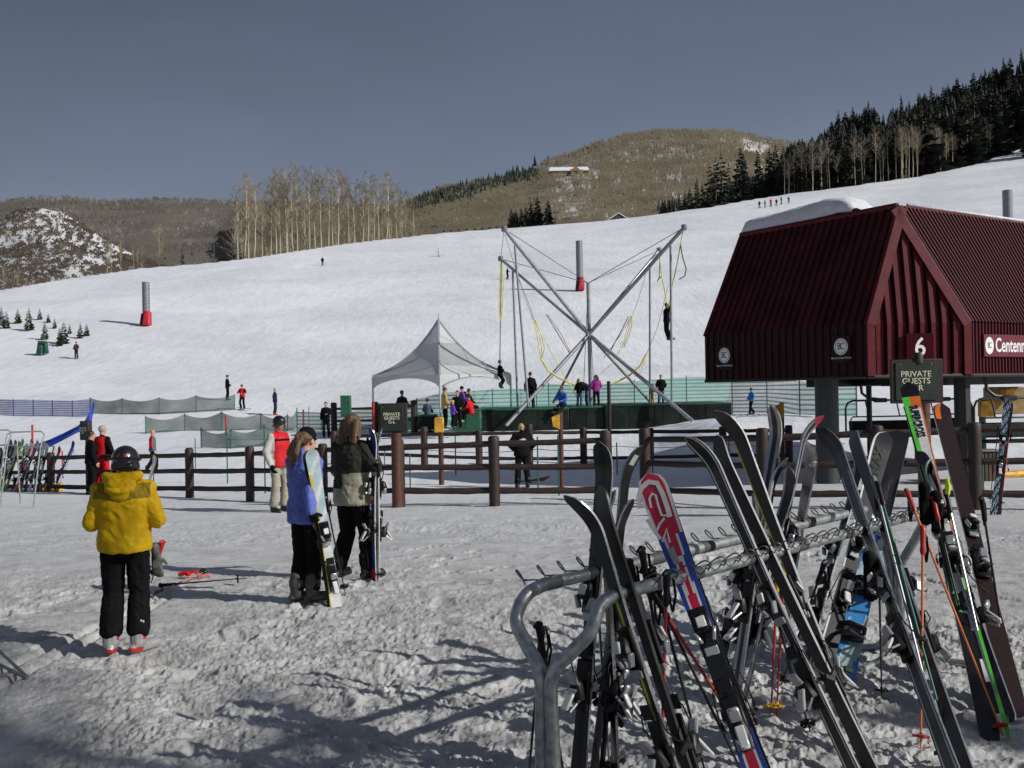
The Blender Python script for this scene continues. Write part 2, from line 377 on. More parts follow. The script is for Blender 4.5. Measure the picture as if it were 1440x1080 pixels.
# ------------------------------------------------------------------ trees
BARK = pm('bark', (.10, .07, .05), .9, var=.3, vs=8)
NEED = pm('conifer_needles', (.028, .042, .024), .8, var=.45, vs=1.2, rnd=.35)
NEED_D = pm('dark_conifer_needles', (.024, .034, .023), .85, var=.5, vs=.8, rnd=.4)
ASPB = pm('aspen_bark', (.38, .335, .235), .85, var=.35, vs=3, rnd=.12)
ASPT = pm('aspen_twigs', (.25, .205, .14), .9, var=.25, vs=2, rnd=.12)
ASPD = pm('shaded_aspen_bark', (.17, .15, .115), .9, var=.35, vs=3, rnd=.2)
def conifer_mesh(seed, whorls=24, per=7, h=1., w=.17, ragged=.3):
    rd = random.Random(seed); mb = MB(); tr = MB()
    tr.tube([(0, 0, 0), (0, 0, h*.5), (0, 0, h*.97)], [.016*h, .010*h, .002*h], 5)
    for i in range(whorls):
        t = i/(whorls-1); z = h*(.08+.9*t); L = h*w*(1-t)**.8*(1-.25*math.exp(-((t-.0)/.08)**2))+.008*h
        for k in range(per):
            if rd.random() < .1: continue
            a = rd.random()*6.283; l = L*rd.uniform(1-ragged, 1+ragged*.6); dr = rd.uniform(.15, .45)*l*(1-.8*t)
            ca, sa = math.cos(a), math.sin(a); wd = l*.30
            z0 = z+rd.uniform(-.01, .01)*h
            # main bough: ragged leaf-shaped blade and hanging sprays
            for q in range(3):
                off = rd.uniform(-.35, .35); s = rd.uniform(.55, 1)
                c2, s2 = math.cos(a+off), math.sin(a+off)
                p0 = (ca*l*.05, sa*l*.05, z0); p1 = (c2*l*.55*s-s2*wd*.45, s2*l*.55*s+c2*wd*.45, z0-dr*.4*s-.012*h)
                p2 = (c2*l*s, s2*l*s, z0-dr*s+.006*h); p3 = (c2*l*.55*s+s2*wd*.45, s2*l*.55*s-c2*wd*.45, z0-dr*.45*s+.004*h)
                mb.add([p0, p1, p2, p3], [(0, 1, 2), (0, 2, 3)])
                p4 = (c2*l*.7*s, s2*l*.7*s, z0-dr*s-.035*h*(1-t*.6))
                mb.add([p0, p2, p4], [(0, 1, 2)])
    mb.add([(0.008*h, 0, h*.93), (-.008*h, 0, h*.93), (0, 0, h*1.0)], [(0, 1, 2)])
    mb.add([(0, 0.008*h, h*.93), (0, -.008*h, h*.93), (0, 0, h*1.0)], [(0, 1, 2)])
    return mb, tr
def aspen_mesh(seed, h=1., nb=26, crown=.45, spread=.13, tw=5):
    rd = random.Random(seed); tr = MB(); cr = MB()
    bx, by = rd.uniform(-.03, .03)*h, rd.uniform(-.03, .03)*h
    def tp(t): return Vector((bx*math.sin(t*2.2)+.004*h*math.sin(t*17+seed), by*math.sin(t*1.7), h*t))
    tr.tube([tp(t) for t in np.linspace(0, .97, 9)], [.0115*h*(1-t*.85) for t in np.linspace(0, 1, 9)], 6)
    for i in range(nb):
        t = crown+(1-crown)*(i/nb)**.9*.97; p = tp(t); a = rd.random()*6.283; l = h*spread*rd.uniform(.5, 1.15)*(1.25-((t-crown)/(1-crown))**2*.75)
        el = rd.uniform(.5, 1.15); d = Vector((math.cos(a)*math.cos(el), math.sin(a)*math.cos(el), math.sin(el)))
        q = p+d*l*.5+Vector((0, 0, .01*h)); e = p+d*l+Vector((0, 0, .06*l))
        tr.tube([p, q, e], [.0035*h*(1.2-t*.6), .002*h, .0008*h], 3, cap=False)
        for j in range(tw):
            s = rd.uniform(.3, 1); b = p+(e-p)*s; dd = (d+Vector((rd.uniform(-1, 1), rd.uniform(-1, 1), rd.uniform(-.2, 1)))*.7).normalized(); ll = l*rd.uniform(.25, .55)
            c = b+dd*ll; cr.tube([b, c], [.0012*h, .0006*h], 3, cap=False)
            for m_ in range(15):
                b2 = b+(c-b)*rd.uniform(.3, 1); d3 = (dd+Vector((rd.uniform(-1, 1), rd.uniform(-1, 1), rd.uniform(-.3, .8)))*1.1).normalized()*ll*.75
                w_ = .00058*h; cr.add([b2+Vector((w_, 0, 0)), b2-Vector((w_, 0, 0)), b2+d3], [(0, 1, 2)])
    return cr, tr
def tree_kind(name, gen, cm, tm, lab, cat='tree'):
    """returns prototype meshes"""
    cr, tr = gen
    a = cr.build('crown', cm, smooth=False); b = tr.build('trunk', tm, smooth=True); A, B = a.data, b.data
    bpy.data.objects.remove(a); bpy.data.objects.remove(b); return (name, A, B, cat)
def plant_tree(kind, P, h, label, group, rz=None, wide=1., sink=.0):
    name, A, B, cat = kind
    r = thing(name, (P[0], P[1], P[2]-sink), label, cat, group, rz=random.random()*6.28 if rz is None else rz)
    r.scale = (h*wide, h*wide, h)
    for n, me in (('crown', A), ('trunk', B)):
        o = bpy.data.objects.new(n, me); COL.objects.link(o); o.parent = r
    return r
CON = [tree_kind('pine_tree', conifer_mesh(11+i, 26, 8, w=w), NEED_D, BARK, '') for i, w in enumerate((.18, .21, .16, .23))]
CONS = [tree_kind('pine_tree', conifer_mesh(31+i, 16, 6, w=w, ragged=.4), NEED, BARK, '') for i, w in enumerate((.20, .26, .23))]
ASP = [tree_kind('aspen_tree', aspen_mesh(51+i, nb=30, crown=c, spread=s), ASPT, ASPB, '') for i, (c, s) in enumerate(((.5, .12), (.42, .15), (.58, .12), (.5, .16)))]
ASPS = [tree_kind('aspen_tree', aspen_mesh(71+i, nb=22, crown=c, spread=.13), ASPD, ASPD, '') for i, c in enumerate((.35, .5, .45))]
YNG = [tree_kind('young_spruce_tree', conifer_mesh(91+i, 16, 10, w=.30+.04*i, ragged=.35), pm('spruce_needles', (.035, .05, .022), .8, var=.5, vs=3, rnd=.25), BARK, '') for i in range(3)]

def crest(px):   # a point just behind the brow of the ski slope, plus its photograph row
    pyc = interp(px, CX, CYP); e = (HY(px)-pyc)/F; g = interp(px, GX, GG)
    y = min(max((5.9-98*g-CH)/min(e-g, -.02), 120), 460); return y
rd = random.Random(3)
# tall bare aspens on the brow, left of centre  (px, top py)
asp = [(337, 262), (345, 246), (352, 268), (360, 258), (371, 285), (384, 250), (391, 243), (399, 262), (408, 236), (415, 250), (421, 238), (432, 268), (438, 246), (447, 236), (455, 250), (463, 244), (470, 262), (478, 240), (487, 252), (494, 268), (503, 257), (512, 262), (520, 246), (529, 262), (537, 252), (545, 244), (553, 258), (562, 262), (570, 285), (577, 300)]
ALAB = {0: 'tall bare aspen at the left end of the stand on the ski slope brow', len(asp)-1: 'short bare aspen at the right end of the stand on the slope brow'}
for i, (px, ty) in enumerate(asp):
    y = crest(px)+rd.uniform(4, 34); u = px; x = (u-720)/F*y; z = gz(x, y); yl = interp(px, CX, CYP)
    top = at(px, ty, y); h = top.z-z
    plant_tree(ASP[i % 4], (x, y, z), h, ALAB.get(i, 'tall bare pale aspen in the stand on the ski slope brow'), 'bare aspens on the brow of the ski slope' if i not in ALAB else None, wide=rd.uniform(.85, 1.15))
for i in range(46):   # thinner trunks filling the stand
    px = rd.uniform(330, 600); y = crest(px)+rd.uniform(25, 90); x = (px-720)/F*y; z = gz(x, y); h = at(px, rd.uniform(270, 318), y).z-z
    plant_tree(ASP[i % 4], (x, y, z), h, 'slender bare aspen further back among the aspens on the brow', 'slender aspens behind the brow', wide=rd.uniform(.8, 1.2))
# left side scattered aspens by the scrub hill
for i, (px, ty) in enumerate([(153, 338), (160, 345), (172, 338), (191, 340), (203, 345), (224, 318), (196, 352), (28, 380), (8, 375), (38, 390), (50, 388)]):
    y = crest(px)+rd.uniform(12, 40); x = (px-720)/F*y; z = gz(x, y); h = at(px, ty, y).z-z
    plant_tree(ASP[i % 4], (x, y, z), h, 'bare aspen beside the snowy scrub hill' , 'aspens beside the scrub hill', wide=.8)
plant_tree(CONS[0], (lambda y: ((259-720)/F*y, y, gz((259-720)/F*y, y)))(crest(259)+6), 4.2, 'lone little dark pine on the brow by the lift tower', None)
for i, (px, ty) in enumerate([(330, 345), (338, 338), (345, 350)]):
    y = crest(px)+14; x = (px-720)/F*y; z = gz(x, y)
    plant_tree(CONS[i % 3], (x, y, z), at(px, ty, y).z-z, 'dark pine at the left foot of the aspen stand', 'pines at the foot of the aspen stand', wide=1.2)
# right forest (dark conifers behind a belt of bare aspens)
V_ = Vector
fs = [(1000, 225), (1040, 212), (1060, 215), (1100, 200), (1140, 190), (1180, 160), (1200, 150), (1222, 145), (1240, 150), (1270, 140), (1300, 125), (1330, 115), (1360, 103), (1400, 92), (1440, 68), (1520, 30), (1900, -160)]
fxs, fys = zip(*fs)
row = []
for i in range(205):
    px = 1098+(1480-1098)*(i+rd.random())/205; t = rd.random(); base_top = interp(px, fxs, fys)
    foot = interp(px, CX, CYP)
    if i % 3 == 0:
        y = crest(px)+rd.uniform(4, 16); x = (px-720)/F*y; P = V_((x, y, gz(x, y)-.5)); hh = rd.uniform(.55, .95)*(foot-base_top)*y/F
    else:
        py = foot-6-(foot-base_top-38)*t*.85; P = hill_forest(px, py); mx = at(px, base_top, P.y).z-P.z; hh = min(15+rd.uniform(-3, 5), max(mx*rd.uniform(.84, 1.0), 6))
        if t > .7: hh = max(7, mx*rd.uniform(.8, 1.02))
    row.append((px, P, hh))
for i, (px, P, h) in enumerate(row):
    plant_tree(CON[i % 4], P, h, 'dark conifer in the forest on the right hillside', 'dark conifers of the right hillside forest', wide=rd.uniform(1.2, 1.85), sink=.4)
for i, (px, ty) in enumerate([(1180, 154), (1200, 148), (1217, 152), (1222, 140), (1268, 132), (1412, 80), (1437, 66), (1386, 95), (1348, 108), (1310, 118), (1334, 116)]):
    P = hill_forest(px, interp(px, fxs, fys)+30); plant_tree(CON[i % 4], P, at(px, ty, P.y).z-P.z, 'taller conifer standing out on the skyline of the right forest', 'tall skyline conifers of the right forest', wide=.75)
for i in range(16):   # trees just past the right edge whose shadows cross the top of the slope
    px = 1462+i*14; y = crest(px)-8-rd.random()*46; x = (px-720)/F*y; plant_tree(CON[i % 4], (x, y, gz(x, y)), 17+rd.random()*6, 'conifer beside the slope just past the right photo edge', 'conifers past the right photo edge', wide=1.3)
# cluster of pines at the left end of the forest
for i, (px, ty, by) in enumerate([(1003, 228, 292), (1012, 220, 292), (1020, 214, 292), (1030, 226, 290), (1047, 205, 288), (1052, 215, 287), (1072, 212, 286), (1088, 206, 283), (1097, 202, 282), (1108, 205, 282), (1120, 200, 280), (985, 250, 296), (993, 258, 295), (975, 262, 297), (968, 268, 298), (960, 272, 298), (945, 276, 298)]):
    y = crest(px)+8+rd.uniform(0, 20); x = (px-720)/F*y; z = gz(x, y)
    plant_tree((CONS if i in (0, 1, 2, 3) else CON)[i % 3], (x, y, z), at(px, ty, y).z-z, 'pine in the cluster at the left end of the right forest', 'pines at the left end of the forest', wide=1.1)
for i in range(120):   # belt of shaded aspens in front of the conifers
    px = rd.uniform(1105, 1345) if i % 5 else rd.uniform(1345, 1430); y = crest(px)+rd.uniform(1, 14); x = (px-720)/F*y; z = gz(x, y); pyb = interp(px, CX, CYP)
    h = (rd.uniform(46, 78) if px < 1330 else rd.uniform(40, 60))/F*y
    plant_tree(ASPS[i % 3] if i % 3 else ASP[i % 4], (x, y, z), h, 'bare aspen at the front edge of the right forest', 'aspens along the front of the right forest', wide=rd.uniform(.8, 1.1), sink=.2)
for i, (px, ty) in enumerate([(1290, 178), (1296, 185), (1284, 182), (1329, 180), (1275, 190), (1336, 190)]):
    y = crest(px)-1.5; x = (px-720)/F*y; z = gz(x, y)
    plant_tree(ASP[i % 4], (x, y, z), at(px, ty, y).z-z, 'pale bare aspen standing before the dark forest', 'pale aspens before the dark forest', wide=.9)
# central hill: dark evergreen ridge, spruces
for i in range(0):
    px = rd.uniform(566, 752); sk = interp(px, [566, 600, 640, 700, 745, 760], [283, 268, 256, 243, 233, 232]); lo = interp(px, [566, 600, 650, 700, 752], [325, 300, 285, 268, 258])
    py = sk+12+(lo-sk)*rd.random()**1.1*.8; P = hill_mid(px, py)
    plant_tree(CON[i % 4], P, (14+rd.uniform(-3, 3))/1400*P.y, 'dark conifer on the ridge left of the hilltop lodge', 'conifers on the ridge left of the lodge', wide=1.5)
for i in range(0):
    px = rd.uniform(806, 848); P = hill_mid(px, interp(px, [806, 848], [221, 206])+rd.uniform(0, 5)); plant_tree(CON[i % 4], P, 9/1400*P.y, 'conifer on the skyline above the lodge', 'skyline conifers above the lodge', wide=1.6)
for i, (px, py, h) in enumerate([(719, 315, 30), (726, 314, 26), (733, 312, 28), (740, 315, 32), (747, 314, 38), (756, 312, 44), (759, 312, 30), (771, 310, 36), (723, 312, 22), (787, 267, 14), (752, 232, 16), (771, 236, 20), (935, 300, 26), (930, 300, 20), (946, 298, 28), (958, 297, 20)]):
    P = hill_mid(px, py-8); P = at(px, py, 420 if py > 290 else P.y)
    plant_tree(CON[i % 4], P, h*P.y/1400, 'spruce standing on the lower central hill', 'spruces scattered on the central hill', wide=1.4, sink=2)
# small young spruces planted at the left edge of the slope
for i, (px, ty, by) in enumerate([(2, 430, 458), (9, 437, 462), (25, 434, 455), (41, 431, 465), (56, 433, 450), (68, 441, 454), (63, 450, 478), (77, 447, 462), (90, 452, 484), (84, 460, 487), (113, 453, 476), (122, 455, 473), (98, 455, 470)]):
    P = ground(px, by); plant_tree(YNG[i % 3], P, (by-ty)*P.y/F, 'small young spruce in the planting at the left of the ski slope', 'young spruces planted on the slope', wide=.9)

# bare woods covering the far hills: nobody could count them
def wood(name, placef, n, px0, px1, mask, skyf, basef, hp, col, label, seed=1, tw=.3):
    rr = random.Random(seed); mb = MB(); c = 0
    vs = []; fs = []
    while c < n:
        px = rr.uniform(px0, px1); t = rr.random(); py = basef(px)+(skyf(px)-basef(px))*t
        if rr.random() > mask(px, py): continue
        c += 1
        P = placef(px, py); h = hp*rr.uniform(.7, 1.3)*P.y/F; w = h*tw*rr.uniform(.6, 1.3)
        o = len(vs)
        vs += [(P.x-w*.07, P.y, P.z-1), (P.x+w*.07, P.y, P.z-1), (P.x+w*.02, P.y, P.z+h*.8)]; fs.append((o, o+1, o+2))
        for k in range(4):
            o = len(vs); a = rr.uniform(-.5, .5); zz = rr.uniform(.25, .6)*h; yy = rr.uniform(-w, w)*.5
            vs += [(P.x-w*.05, P.y+yy, P.z+zz*.6), (P.x+a*w*2-w*.16, P.y+yy, P.z+zz+h*.3), (P.x+a*w*1.2, P.y+yy, P.z+min(h, zz+h*.5)), (P.x+a*w*2+w*.2, P.y+yy, P.z+zz+h*.2)]
            fs.append((o, o+1, o+2, o+3))
    mb.v = vs; mb.f = fs; mb.m = [0]*len(fs)
    o = mb.build(name, col, None, False); tag(o, label, 'woods', kind='stuff'); return o
W_far = pm('far_woods', (.155, .14, .115), .95, c2=(.24, .215, .18), vs=.01)  # distance haze mixed into the colour, paler and bluer
W_mid = pm('hill_woods', (.178, .153, .102), .95, c2=(.255, .218, .148), vs=.014)
W_scr = pm('scrub_brush', (.075, .06, .045), .95, c2=(.14, .11, .08), vs=.05)
fpw = lambda px, py: float(np.clip(1.25-1.5*max(0, float(vn(px/16, py/7, 4))-.25) if 200 < px < 300 and 300 < py < 330 else 1, 0.08, 1))
wood('bare_woods', hill_far, 22000, -300, 700, fpw, lambda p: interp(p, [-500, -200, 0, 40, 90, 130, 170, 230, 300, 420, 560, 760], [301, 297, 285, 281, 280, 282, 284, 283, 286, 289, 291, 301]), lambda p: interp(p, [-300, 0, 300, 700], [430, 400, 375, 335]), 7, W_far, 'leafless brown woods covering the low far hills at the left', 2)
def midmask(px, py):
    m = 1.
    if 775 < px < 960 and 232 < py < 315: m = float(np.clip(1.0-1.5*max(0, float(fbm(px/5, py/30, 4, 6))+.12)*max(0, min(1, float(vn(px/45, py/25, 9))*2.6-.7)), .12, 1))
    if 1045 < px < 1085 and 204 < py < 220: m = .08
    if 766 < px < 832 and 232 < py < 248: m = 0
    if 282 < py < 312: m = min(m, 1-.9*math.exp(-((px-806)/22)**2))
    return m
wood('bare_woods', hill_mid, 34000, 340, 1250, midmask, lambda p: interp(p, [330, 540, 570, 620, 700, 745, 770, 830, 880, 930, 1000, 1060, 1100, 1250], [302, 296, 286, 266, 254, 246, 228, 213, 198, 192, 192, 195, 202, 222]), lambda p: interp(p, [340, 600, 1000, 1250], [385, 345, 315, 300]), 9, W_mid, 'leafless olive brown aspen woods covering the central hill', 5)
def scrmask(px, py):
    v = float(vn(px/5, py/4, 14)); d = float(vn(px/26+py/40, py/16, 15))
    return 1. if (v > .60 or (d > .46 and v > .22) or px > 185 or (py > 350 and px < 60)) else .03
wood('scrub_brush', hill_scrub, 9500, -160, 255, scrmask, lambda p: interp(p, [-300, -60, 0, 30, 58, 85, 110, 150, 190, 225, 262], [332, 324, 312, 301, 299, 303, 316, 340, 361, 375, 385]), lambda p: interp(p, [-160, 0, 262], [440, 415, 384]), 5, W_scr, 'dark leafless scrub dotting the snowy hill at the left', 8, tw=.75)

# dense dark conifer masses: the crowns behind the individual trees merge into one wood
def conifer_wood(pts, name, mat, label, wide=.22):
    mb = MB(); rr = random.Random(12)
    for P, h in pts:
        nl = 9
        for k in range(nl):
            t = k/nl; z0 = P.z+h*(.04+.88*t); r0 = h*wide*(1-t)**.85*rr.uniform(.75, 1.2)+.02*h; n = 7; o = len(mb.v); a0 = rr.random()*6
            mb.v.append((P.x, P.y, z0+h*.20))
            for j in range(n):
                a = a0+j*6.283/n; q = r0*rr.uniform(.55, 1.25); mb.v.append((P.x+q*math.cos(a), P.y+q*math.sin(a), z0-rr.uniform(0, .06)*h))
            for j in range(n): mb.f.append((o, o+1+j, o+1+(j+1) % n)); mb.m.append(0)
    o = mb.build(name, mat, None, False); tag(o, label, 'woods', kind='stuff')
pts = []
for i in range(800):
    px = 1105+(1560-1105)*rd.random(); foot = interp(px, CX, CYP); tp_ = interp(px, fxs, fys); t = rd.random()**.8; py = foot-4-(foot-tp_-34)*t*.9
    P = hill_forest(px, py); mx = at(px, tp_+4, P.y).z-P.z; pts.append((P, max(5, min(rd.uniform(10, 17), mx*rd.uniform(.8, 1)))))
for i in range(70):
    px = 985+130*rd.random(); y = crest(px)+rd.uniform(25, 60); x = (px-720)/F*y; P = Vector((x, y, gz(x, y)-3)); pts.append((P, at(px, interp(px, [985, 1040, 1115], [285, 255, 232]), y).z-P.z))
conifer_wood(pts, 'conifer_wood', NEED_D, 'dense dark conifer wood filling the right hillside behind the nearer trees')
pts = []
for i in range(850):
    px = rd.uniform(560, 758); sk = interp(px, [566, 600, 640, 700, 745, 760], [283, 268, 256, 243, 233, 232]); lo = interp(px, [566, 600, 650, 700, 758], [318, 300, 290, 275, 258])
    py = sk+10+(lo-sk-8)*rd.random()*.95; P = hill_mid(px, py); pts.append((P, rd.uniform(9, 17)/F*P.y))
for i in range(60):
    px = rd.uniform(804, 850); P = hill_mid(px, interp(px, [806, 848], [220, 205])+rd.uniform(0, 5)); pts.append((P, rd.uniform(6, 10)/F*P.y))
conifer_wood(pts, 'conifer_wood', NEED_D, 'dark conifer band on the ridge left of and above the hilltop lodge', .26)
pts = []
for i in range(60):
    px = rd.choice([rd.uniform(925, 1000), rd.uniform(505, 575)]); P = hill_mid(px, rd.uniform(296, 303) if px > 700 else rd.uniform(300, 318)); pts.append((P, rd.uniform(12, 24)/F*P.y))
conifer_wood(pts, 'conifer_wood', NEED_D, 'scattered dark conifers low on the central hill behind the brow', .2)
# ------------------------------------------------------------------ materials for built things
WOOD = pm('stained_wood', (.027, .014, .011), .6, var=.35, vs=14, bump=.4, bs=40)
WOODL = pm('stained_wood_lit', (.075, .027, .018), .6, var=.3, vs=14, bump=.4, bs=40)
WOODD = pm('dark_wood', (.02, .013, .012), .65, var=.3, vs=12, bump=.3)
STEEL = pm('galvanised_steel', (.42, .44, .43), .42, .75, var=.25, vs=26, bump=.12, bs=50)
STEELD = pm('grey_pole_steel', (.20, .215, .225), .45, .35, var=.2, vs=8)
BLACK = pm('black_plastic', (.007, .007, .008), .42, var=.3, vs=30, spec=.3)
DGREEN = pm('dark_green_sign', (.010, .020, .014), .55, var=.3)
GRN = pm('green_vinyl', (.012, .085, .045), .5, var=.25, vs=2)
MATD = pm('dark_mat_vinyl', (.007, .012, .010), .6, var=.7, vs=1.3, bump=.5, bs=5, dist=.05, spec=.2)
YEL = pm('yellow_padding', (.62, .33, .03), .55, var=.25, vs=7)
RED = pm('red_vinyl', (.42, .012, .03), .5, var=.15)
WHITE = pm('white_paint', (.75, .75, .74), .5, var=.06)
CREAM = pm('cream_lettering', (.62, .60, .44), .6)
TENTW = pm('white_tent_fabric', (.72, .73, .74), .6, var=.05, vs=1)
TENTG = pm('shade_grey_tent_fabric', (.42, .43, .46), .65, var=.08, vs=1.5)  # grey that paints shade onto the white tent; seams share it
def translucent_fabric(m, f):
    nt = m.node_tree; N = nt.nodes; L = nt.links; b = N['Principled BSDF']; out = [n for n in N if n.type == 'OUTPUT_MATERIAL'][0]
    t = N.new('ShaderNodeBsdfTranslucent'); t.inputs['Color'].default_value = (.8, .8, .82, 1); mx = N.new('ShaderNodeMixShader'); mx.inputs[0].default_value = f
    L.new(b.outputs[0], mx.inputs[1]); L.new(t.outputs[0], mx.inputs[2]); L.new(mx.outputs[0], out.inputs[0])
translucent_fabric(TENTW, .45); translucent_fabric(TENTG, .42)
ROPE = pm('cable', (.12, .12, .13), .6)
BUNG = pm('yellow_bungee', (.55, .50, .07), .6, var=.3, vs=3)
REDROPE = pm('red_bungee', (.22, .05, .05), .6)

# ------------------------------------------------------------------ log fences
def fence(posts, label, ptop, rails, rr, pr, name='log_fence', mat=WOOD, posts_lab=None):
    """posts: list of (px, base_py, top_py, rail_pys)"""
    base = ground(posts[0][0], posts[0][1]); r = thing(name, base, label, 'fence', world=True)
    P = []
    for px, by, ty, rl in posts:
        g = ground(px, by); s = g.y/F; top = g+Vector((0, 0, (by-ty)*s)); P.append((g, top, [g+Vector((0, 0, (by-q)*s)) for q in rl]))
        mb = MB(); n = 14; h = top.z-g.z
        prof = [(pr*(1.03+random.Random(px+k).uniform(-.035, .035)), -.15+(h+.1)*k/9) for k in range(10)]+[(pr*.9, h-.015), (pr*.6, h)]
        mb.lathe(g, prof, n); part(mb, 'post', mat, r)
    rq = random.Random(int(abs(base.x)*100))
    for a, b in zip(P[:-1], P[1:]):
        for q0, q1 in zip(a[2], b[2]):
            d = (q1-q0).normalized()*.06; m = (q0+q1)/2-Vector((0, 0, .012)); mb = MB(); off = Vector((0, .02, 0)); kk = 11; mb.tube([(q0-d).lerp(q1+d, t)+off+Vector((0, rq.uniform(-.01, .01), rq.uniform(-.004, .004)-.012*math.sin(math.pi*t))) for t in np.linspace(0, 1, kk)], [rr*rq.uniform(.88, 1.08) for _ in range(kk)], 10); part(mb, 'rail', mat, r)
    return r
fence([(-40, 684, 634, (644, 665, 683)), (72, 691, 636, (643.5, 663.5, 684)), (133, 694, 632, (642, 663, 685)), (267, 700, 630, (640.5, 662.5, 687)), (352, 705, 628, (638, 662, 687)), (455, 709, 624, (633, 660.5, 689)), (562, 713, 617, (629, 657.5, 690))], 'brown log fence with three rails running left behind the yellow jacket', 0, 3, .058, .095)
fence([(562.5, 713.2, 622, (629, 657.5, 690)), (695.8, 712, 613, (624, 656.5, 690)), (853, 710, 605, (619, 655.5, 689))], 'brown log fence section behind the man in black, between sign post and gap', 0, 3, .062, .105)
fence([(908, 704, 602, (618, 651, 688)), (1074, 716, 602, (616, 655, 694)), (1235, 717, 598, (609, 652, 694)), (1372, 717, 594, (604, 649, 694)), (1530, 718, 590, (599, 646, 695))], 'brown log fence section in front of the red lift building', 0, 3, .062, .11)
# farther fence lines of the queue area
fence([(470, 652, 606, (614, 636)), (597, 655, 600, (611, 641)), (674, 656, 605, (610, 644)), (745, 655, 596, (608, 645)), (821, 652, 601, (608, 644)), (915, 652, 602, (607, 643)), (1017, 650, 600, (606, 640)), (1110, 650, 598, (605, 640))], 'farther brown log fence with two rails behind the nearer fence', 0, 2, .06, .115)
fence([(470, 608, 566, (575, 592)), (528, 608, 565, (574, 591)), (583, 608, 563, (571, 590))], 'short log fence behind the dark private guests sign', 0, 2, .07, .15)

def post_thing(name, px, by, ty, r, mat, label, cat='post', n=12, dy=0, group=None):
    g = ground(px, by) if not dy else at(px, by, dy); h = (by-ty)*g.y/F; mb = MB(); mb.lathe(g, [(r*1.05, -.1), (r, h*.5), (r*.96, h-.02), (r*.6, h)], n)
    return single(mb, name, mat, g, label, cat, group), g, h

# sign boards ------------------------------------------------------------
def sign(name, px0, px1, py0, py1, y, lines, label, post=None, rot=0., tsz=.085, side=None):
    c = at((px0+px1)/2, (py0+py1)/2, y); w = (px1-px0)*y/F; h = (py1-py0)*y/F
    r = thing(name, (c.x, c.y, gz(c.x, c.y)), label, 'sign', world=True)
    Rm = Matrix.Rotation(rot, 3, 'Z')
    mb = MB(); mb.box(c, (w, .07, h), Rm, bev=.01); part(mb, 'board', WOODD, r)
    mb = MB(); mb.box(c+Rm @ Vector((-.03*w, -.043, 0)), (w*.78, .02, h*.86), Rm, bev=.004); part(mb, 'panel', DGREEN, r)
    M = Matrix.Translation(c+Rm @ Vector((-.03*w, -.056, 0))-r.location) @ Rm.to_4x4() @ Matrix.Rotation(math.pi/2, 4, 'X')
    text_mesh(lines, tsz, CREAM, r, M, ext=.002, bold=.001)
    for s in (-1, 1):
        mb = MB(); mb.lathe(c+Rm @ Vector((s*w*.30-.03*w, -.055, h*.38)), [(.008, 0), (.008, .006)], 8, rot=Euler((math.pi/2, 0, 0))); part(mb, 'screw', STEEL, r)
    if post:
        g = Vector((c.x+post[0], c.y+.0, gz(c.x, c.y))); mb = MB(); mb.lathe(g, [(post[1], -.15), (post[1]*.98, c.z-h/2-g.z+post[2])], 14); part(mb, 'post', WOODL, r)
    return r
sd = ground(556, 713).y-.12
sign('guest_sign', 532, 573, 567, 609, sd, 'PRIVATE\nGUESTS\nG-L', 'dark green wooden sign reading PRIVATE GUESTS G-L above the log fence', (.06, .105, .0), tsz=.088)
s2 = 15.2
rS = sign('guest_sign', 1252, 1325, 505, 567, s2, 'PRIVATE\nGUESTS\nM-R', 'dark green wooden sign reading PRIVATE GUESTS M-R before the lift building', (.1, .10, .0), tsz=.125)
mb = MB(); q = at(1291, 500, s2); mb.lathe(q-Vector((0, 0, .12)), [(.075, 0), (.075, .12), (.05, .16), (.02, .17)], 12); part(mb, 'post_cap', WOODD, rS)
# small sign on the tall dark post at left
g = ground(126, 694); tp = post_thing('sign_post', 126, 694, 592, .085, WOODD, 'tall dark sign post beside the two people at the left fence')
sign('queue_sign', 111, 127.5, 592, 619, g.y-.12, 'PRIVATE\nGUESTS\nA-F', 'small dark board fixed to the tall post at the left fence', None, rot=-.5, tsz=.07)
# yellow padded boxes on posts
def boxpost(px, by, ty, bx0, bx1, by0, by1, label, tilt=0., pr=.07, pm_=WOODL, y=None, bottom_spike=False):
    g = ground(px, by) if y is None else at(px, by, y); s = g.y/F; h = (by-ty)*s
    r = thing('yellow_box_post', g, label, 'post', world=True)
    mb = MB(); mb.lathe(g, [(pr, -.1), (pr*.95, h)], 10); part(mb, 'post', pm_, r)
    c = at((bx0+bx1)/2, (by0+by1)/2, g.y-.1); w = (bx1-bx0)*s; hh = (by1-by0)*s; mb = MB()
    if tilt:
        a = [c+Vector((-w/2, 0, hh*.28)), c+Vector((w/2, 0, hh/2)), c+Vector((w/2, 0, -hh/2)), c+Vector((-w*.35, 0, -hh*.3))]; mb.slab(a, (0, 1, 0), .14)
    else: mb.box(c, (w, .2, hh), bev=.02)
    part(mb, 'box', YEL, r); return r
boxpost(621, 682, 587, 611, 624, 587, 608, 'yellow padded box on a tall brown post behind the near fence')
boxpost(790, 685, 580, 776, 787.5, 582, 604, 'tilted yellow wooden box on a thin brown post right of the man in black', tilt=1, pr=.06)
boxpost(1101, 655, 566, 1091, 1102, 566, 590, 'tilted yellow wooden box on a post left of the lift building', tilt=1, pr=.07)
boxpost(1383, 660, 560, 1377, 1397, 563, 586, 'yellow padded box on a post under the lift building', pr=.09, pm_=GRN)
boxpost(1290, 655, 590, 1284, 1296, 590, 606, 'yellow padded box low on a post behind the guests sign', pr=.07)
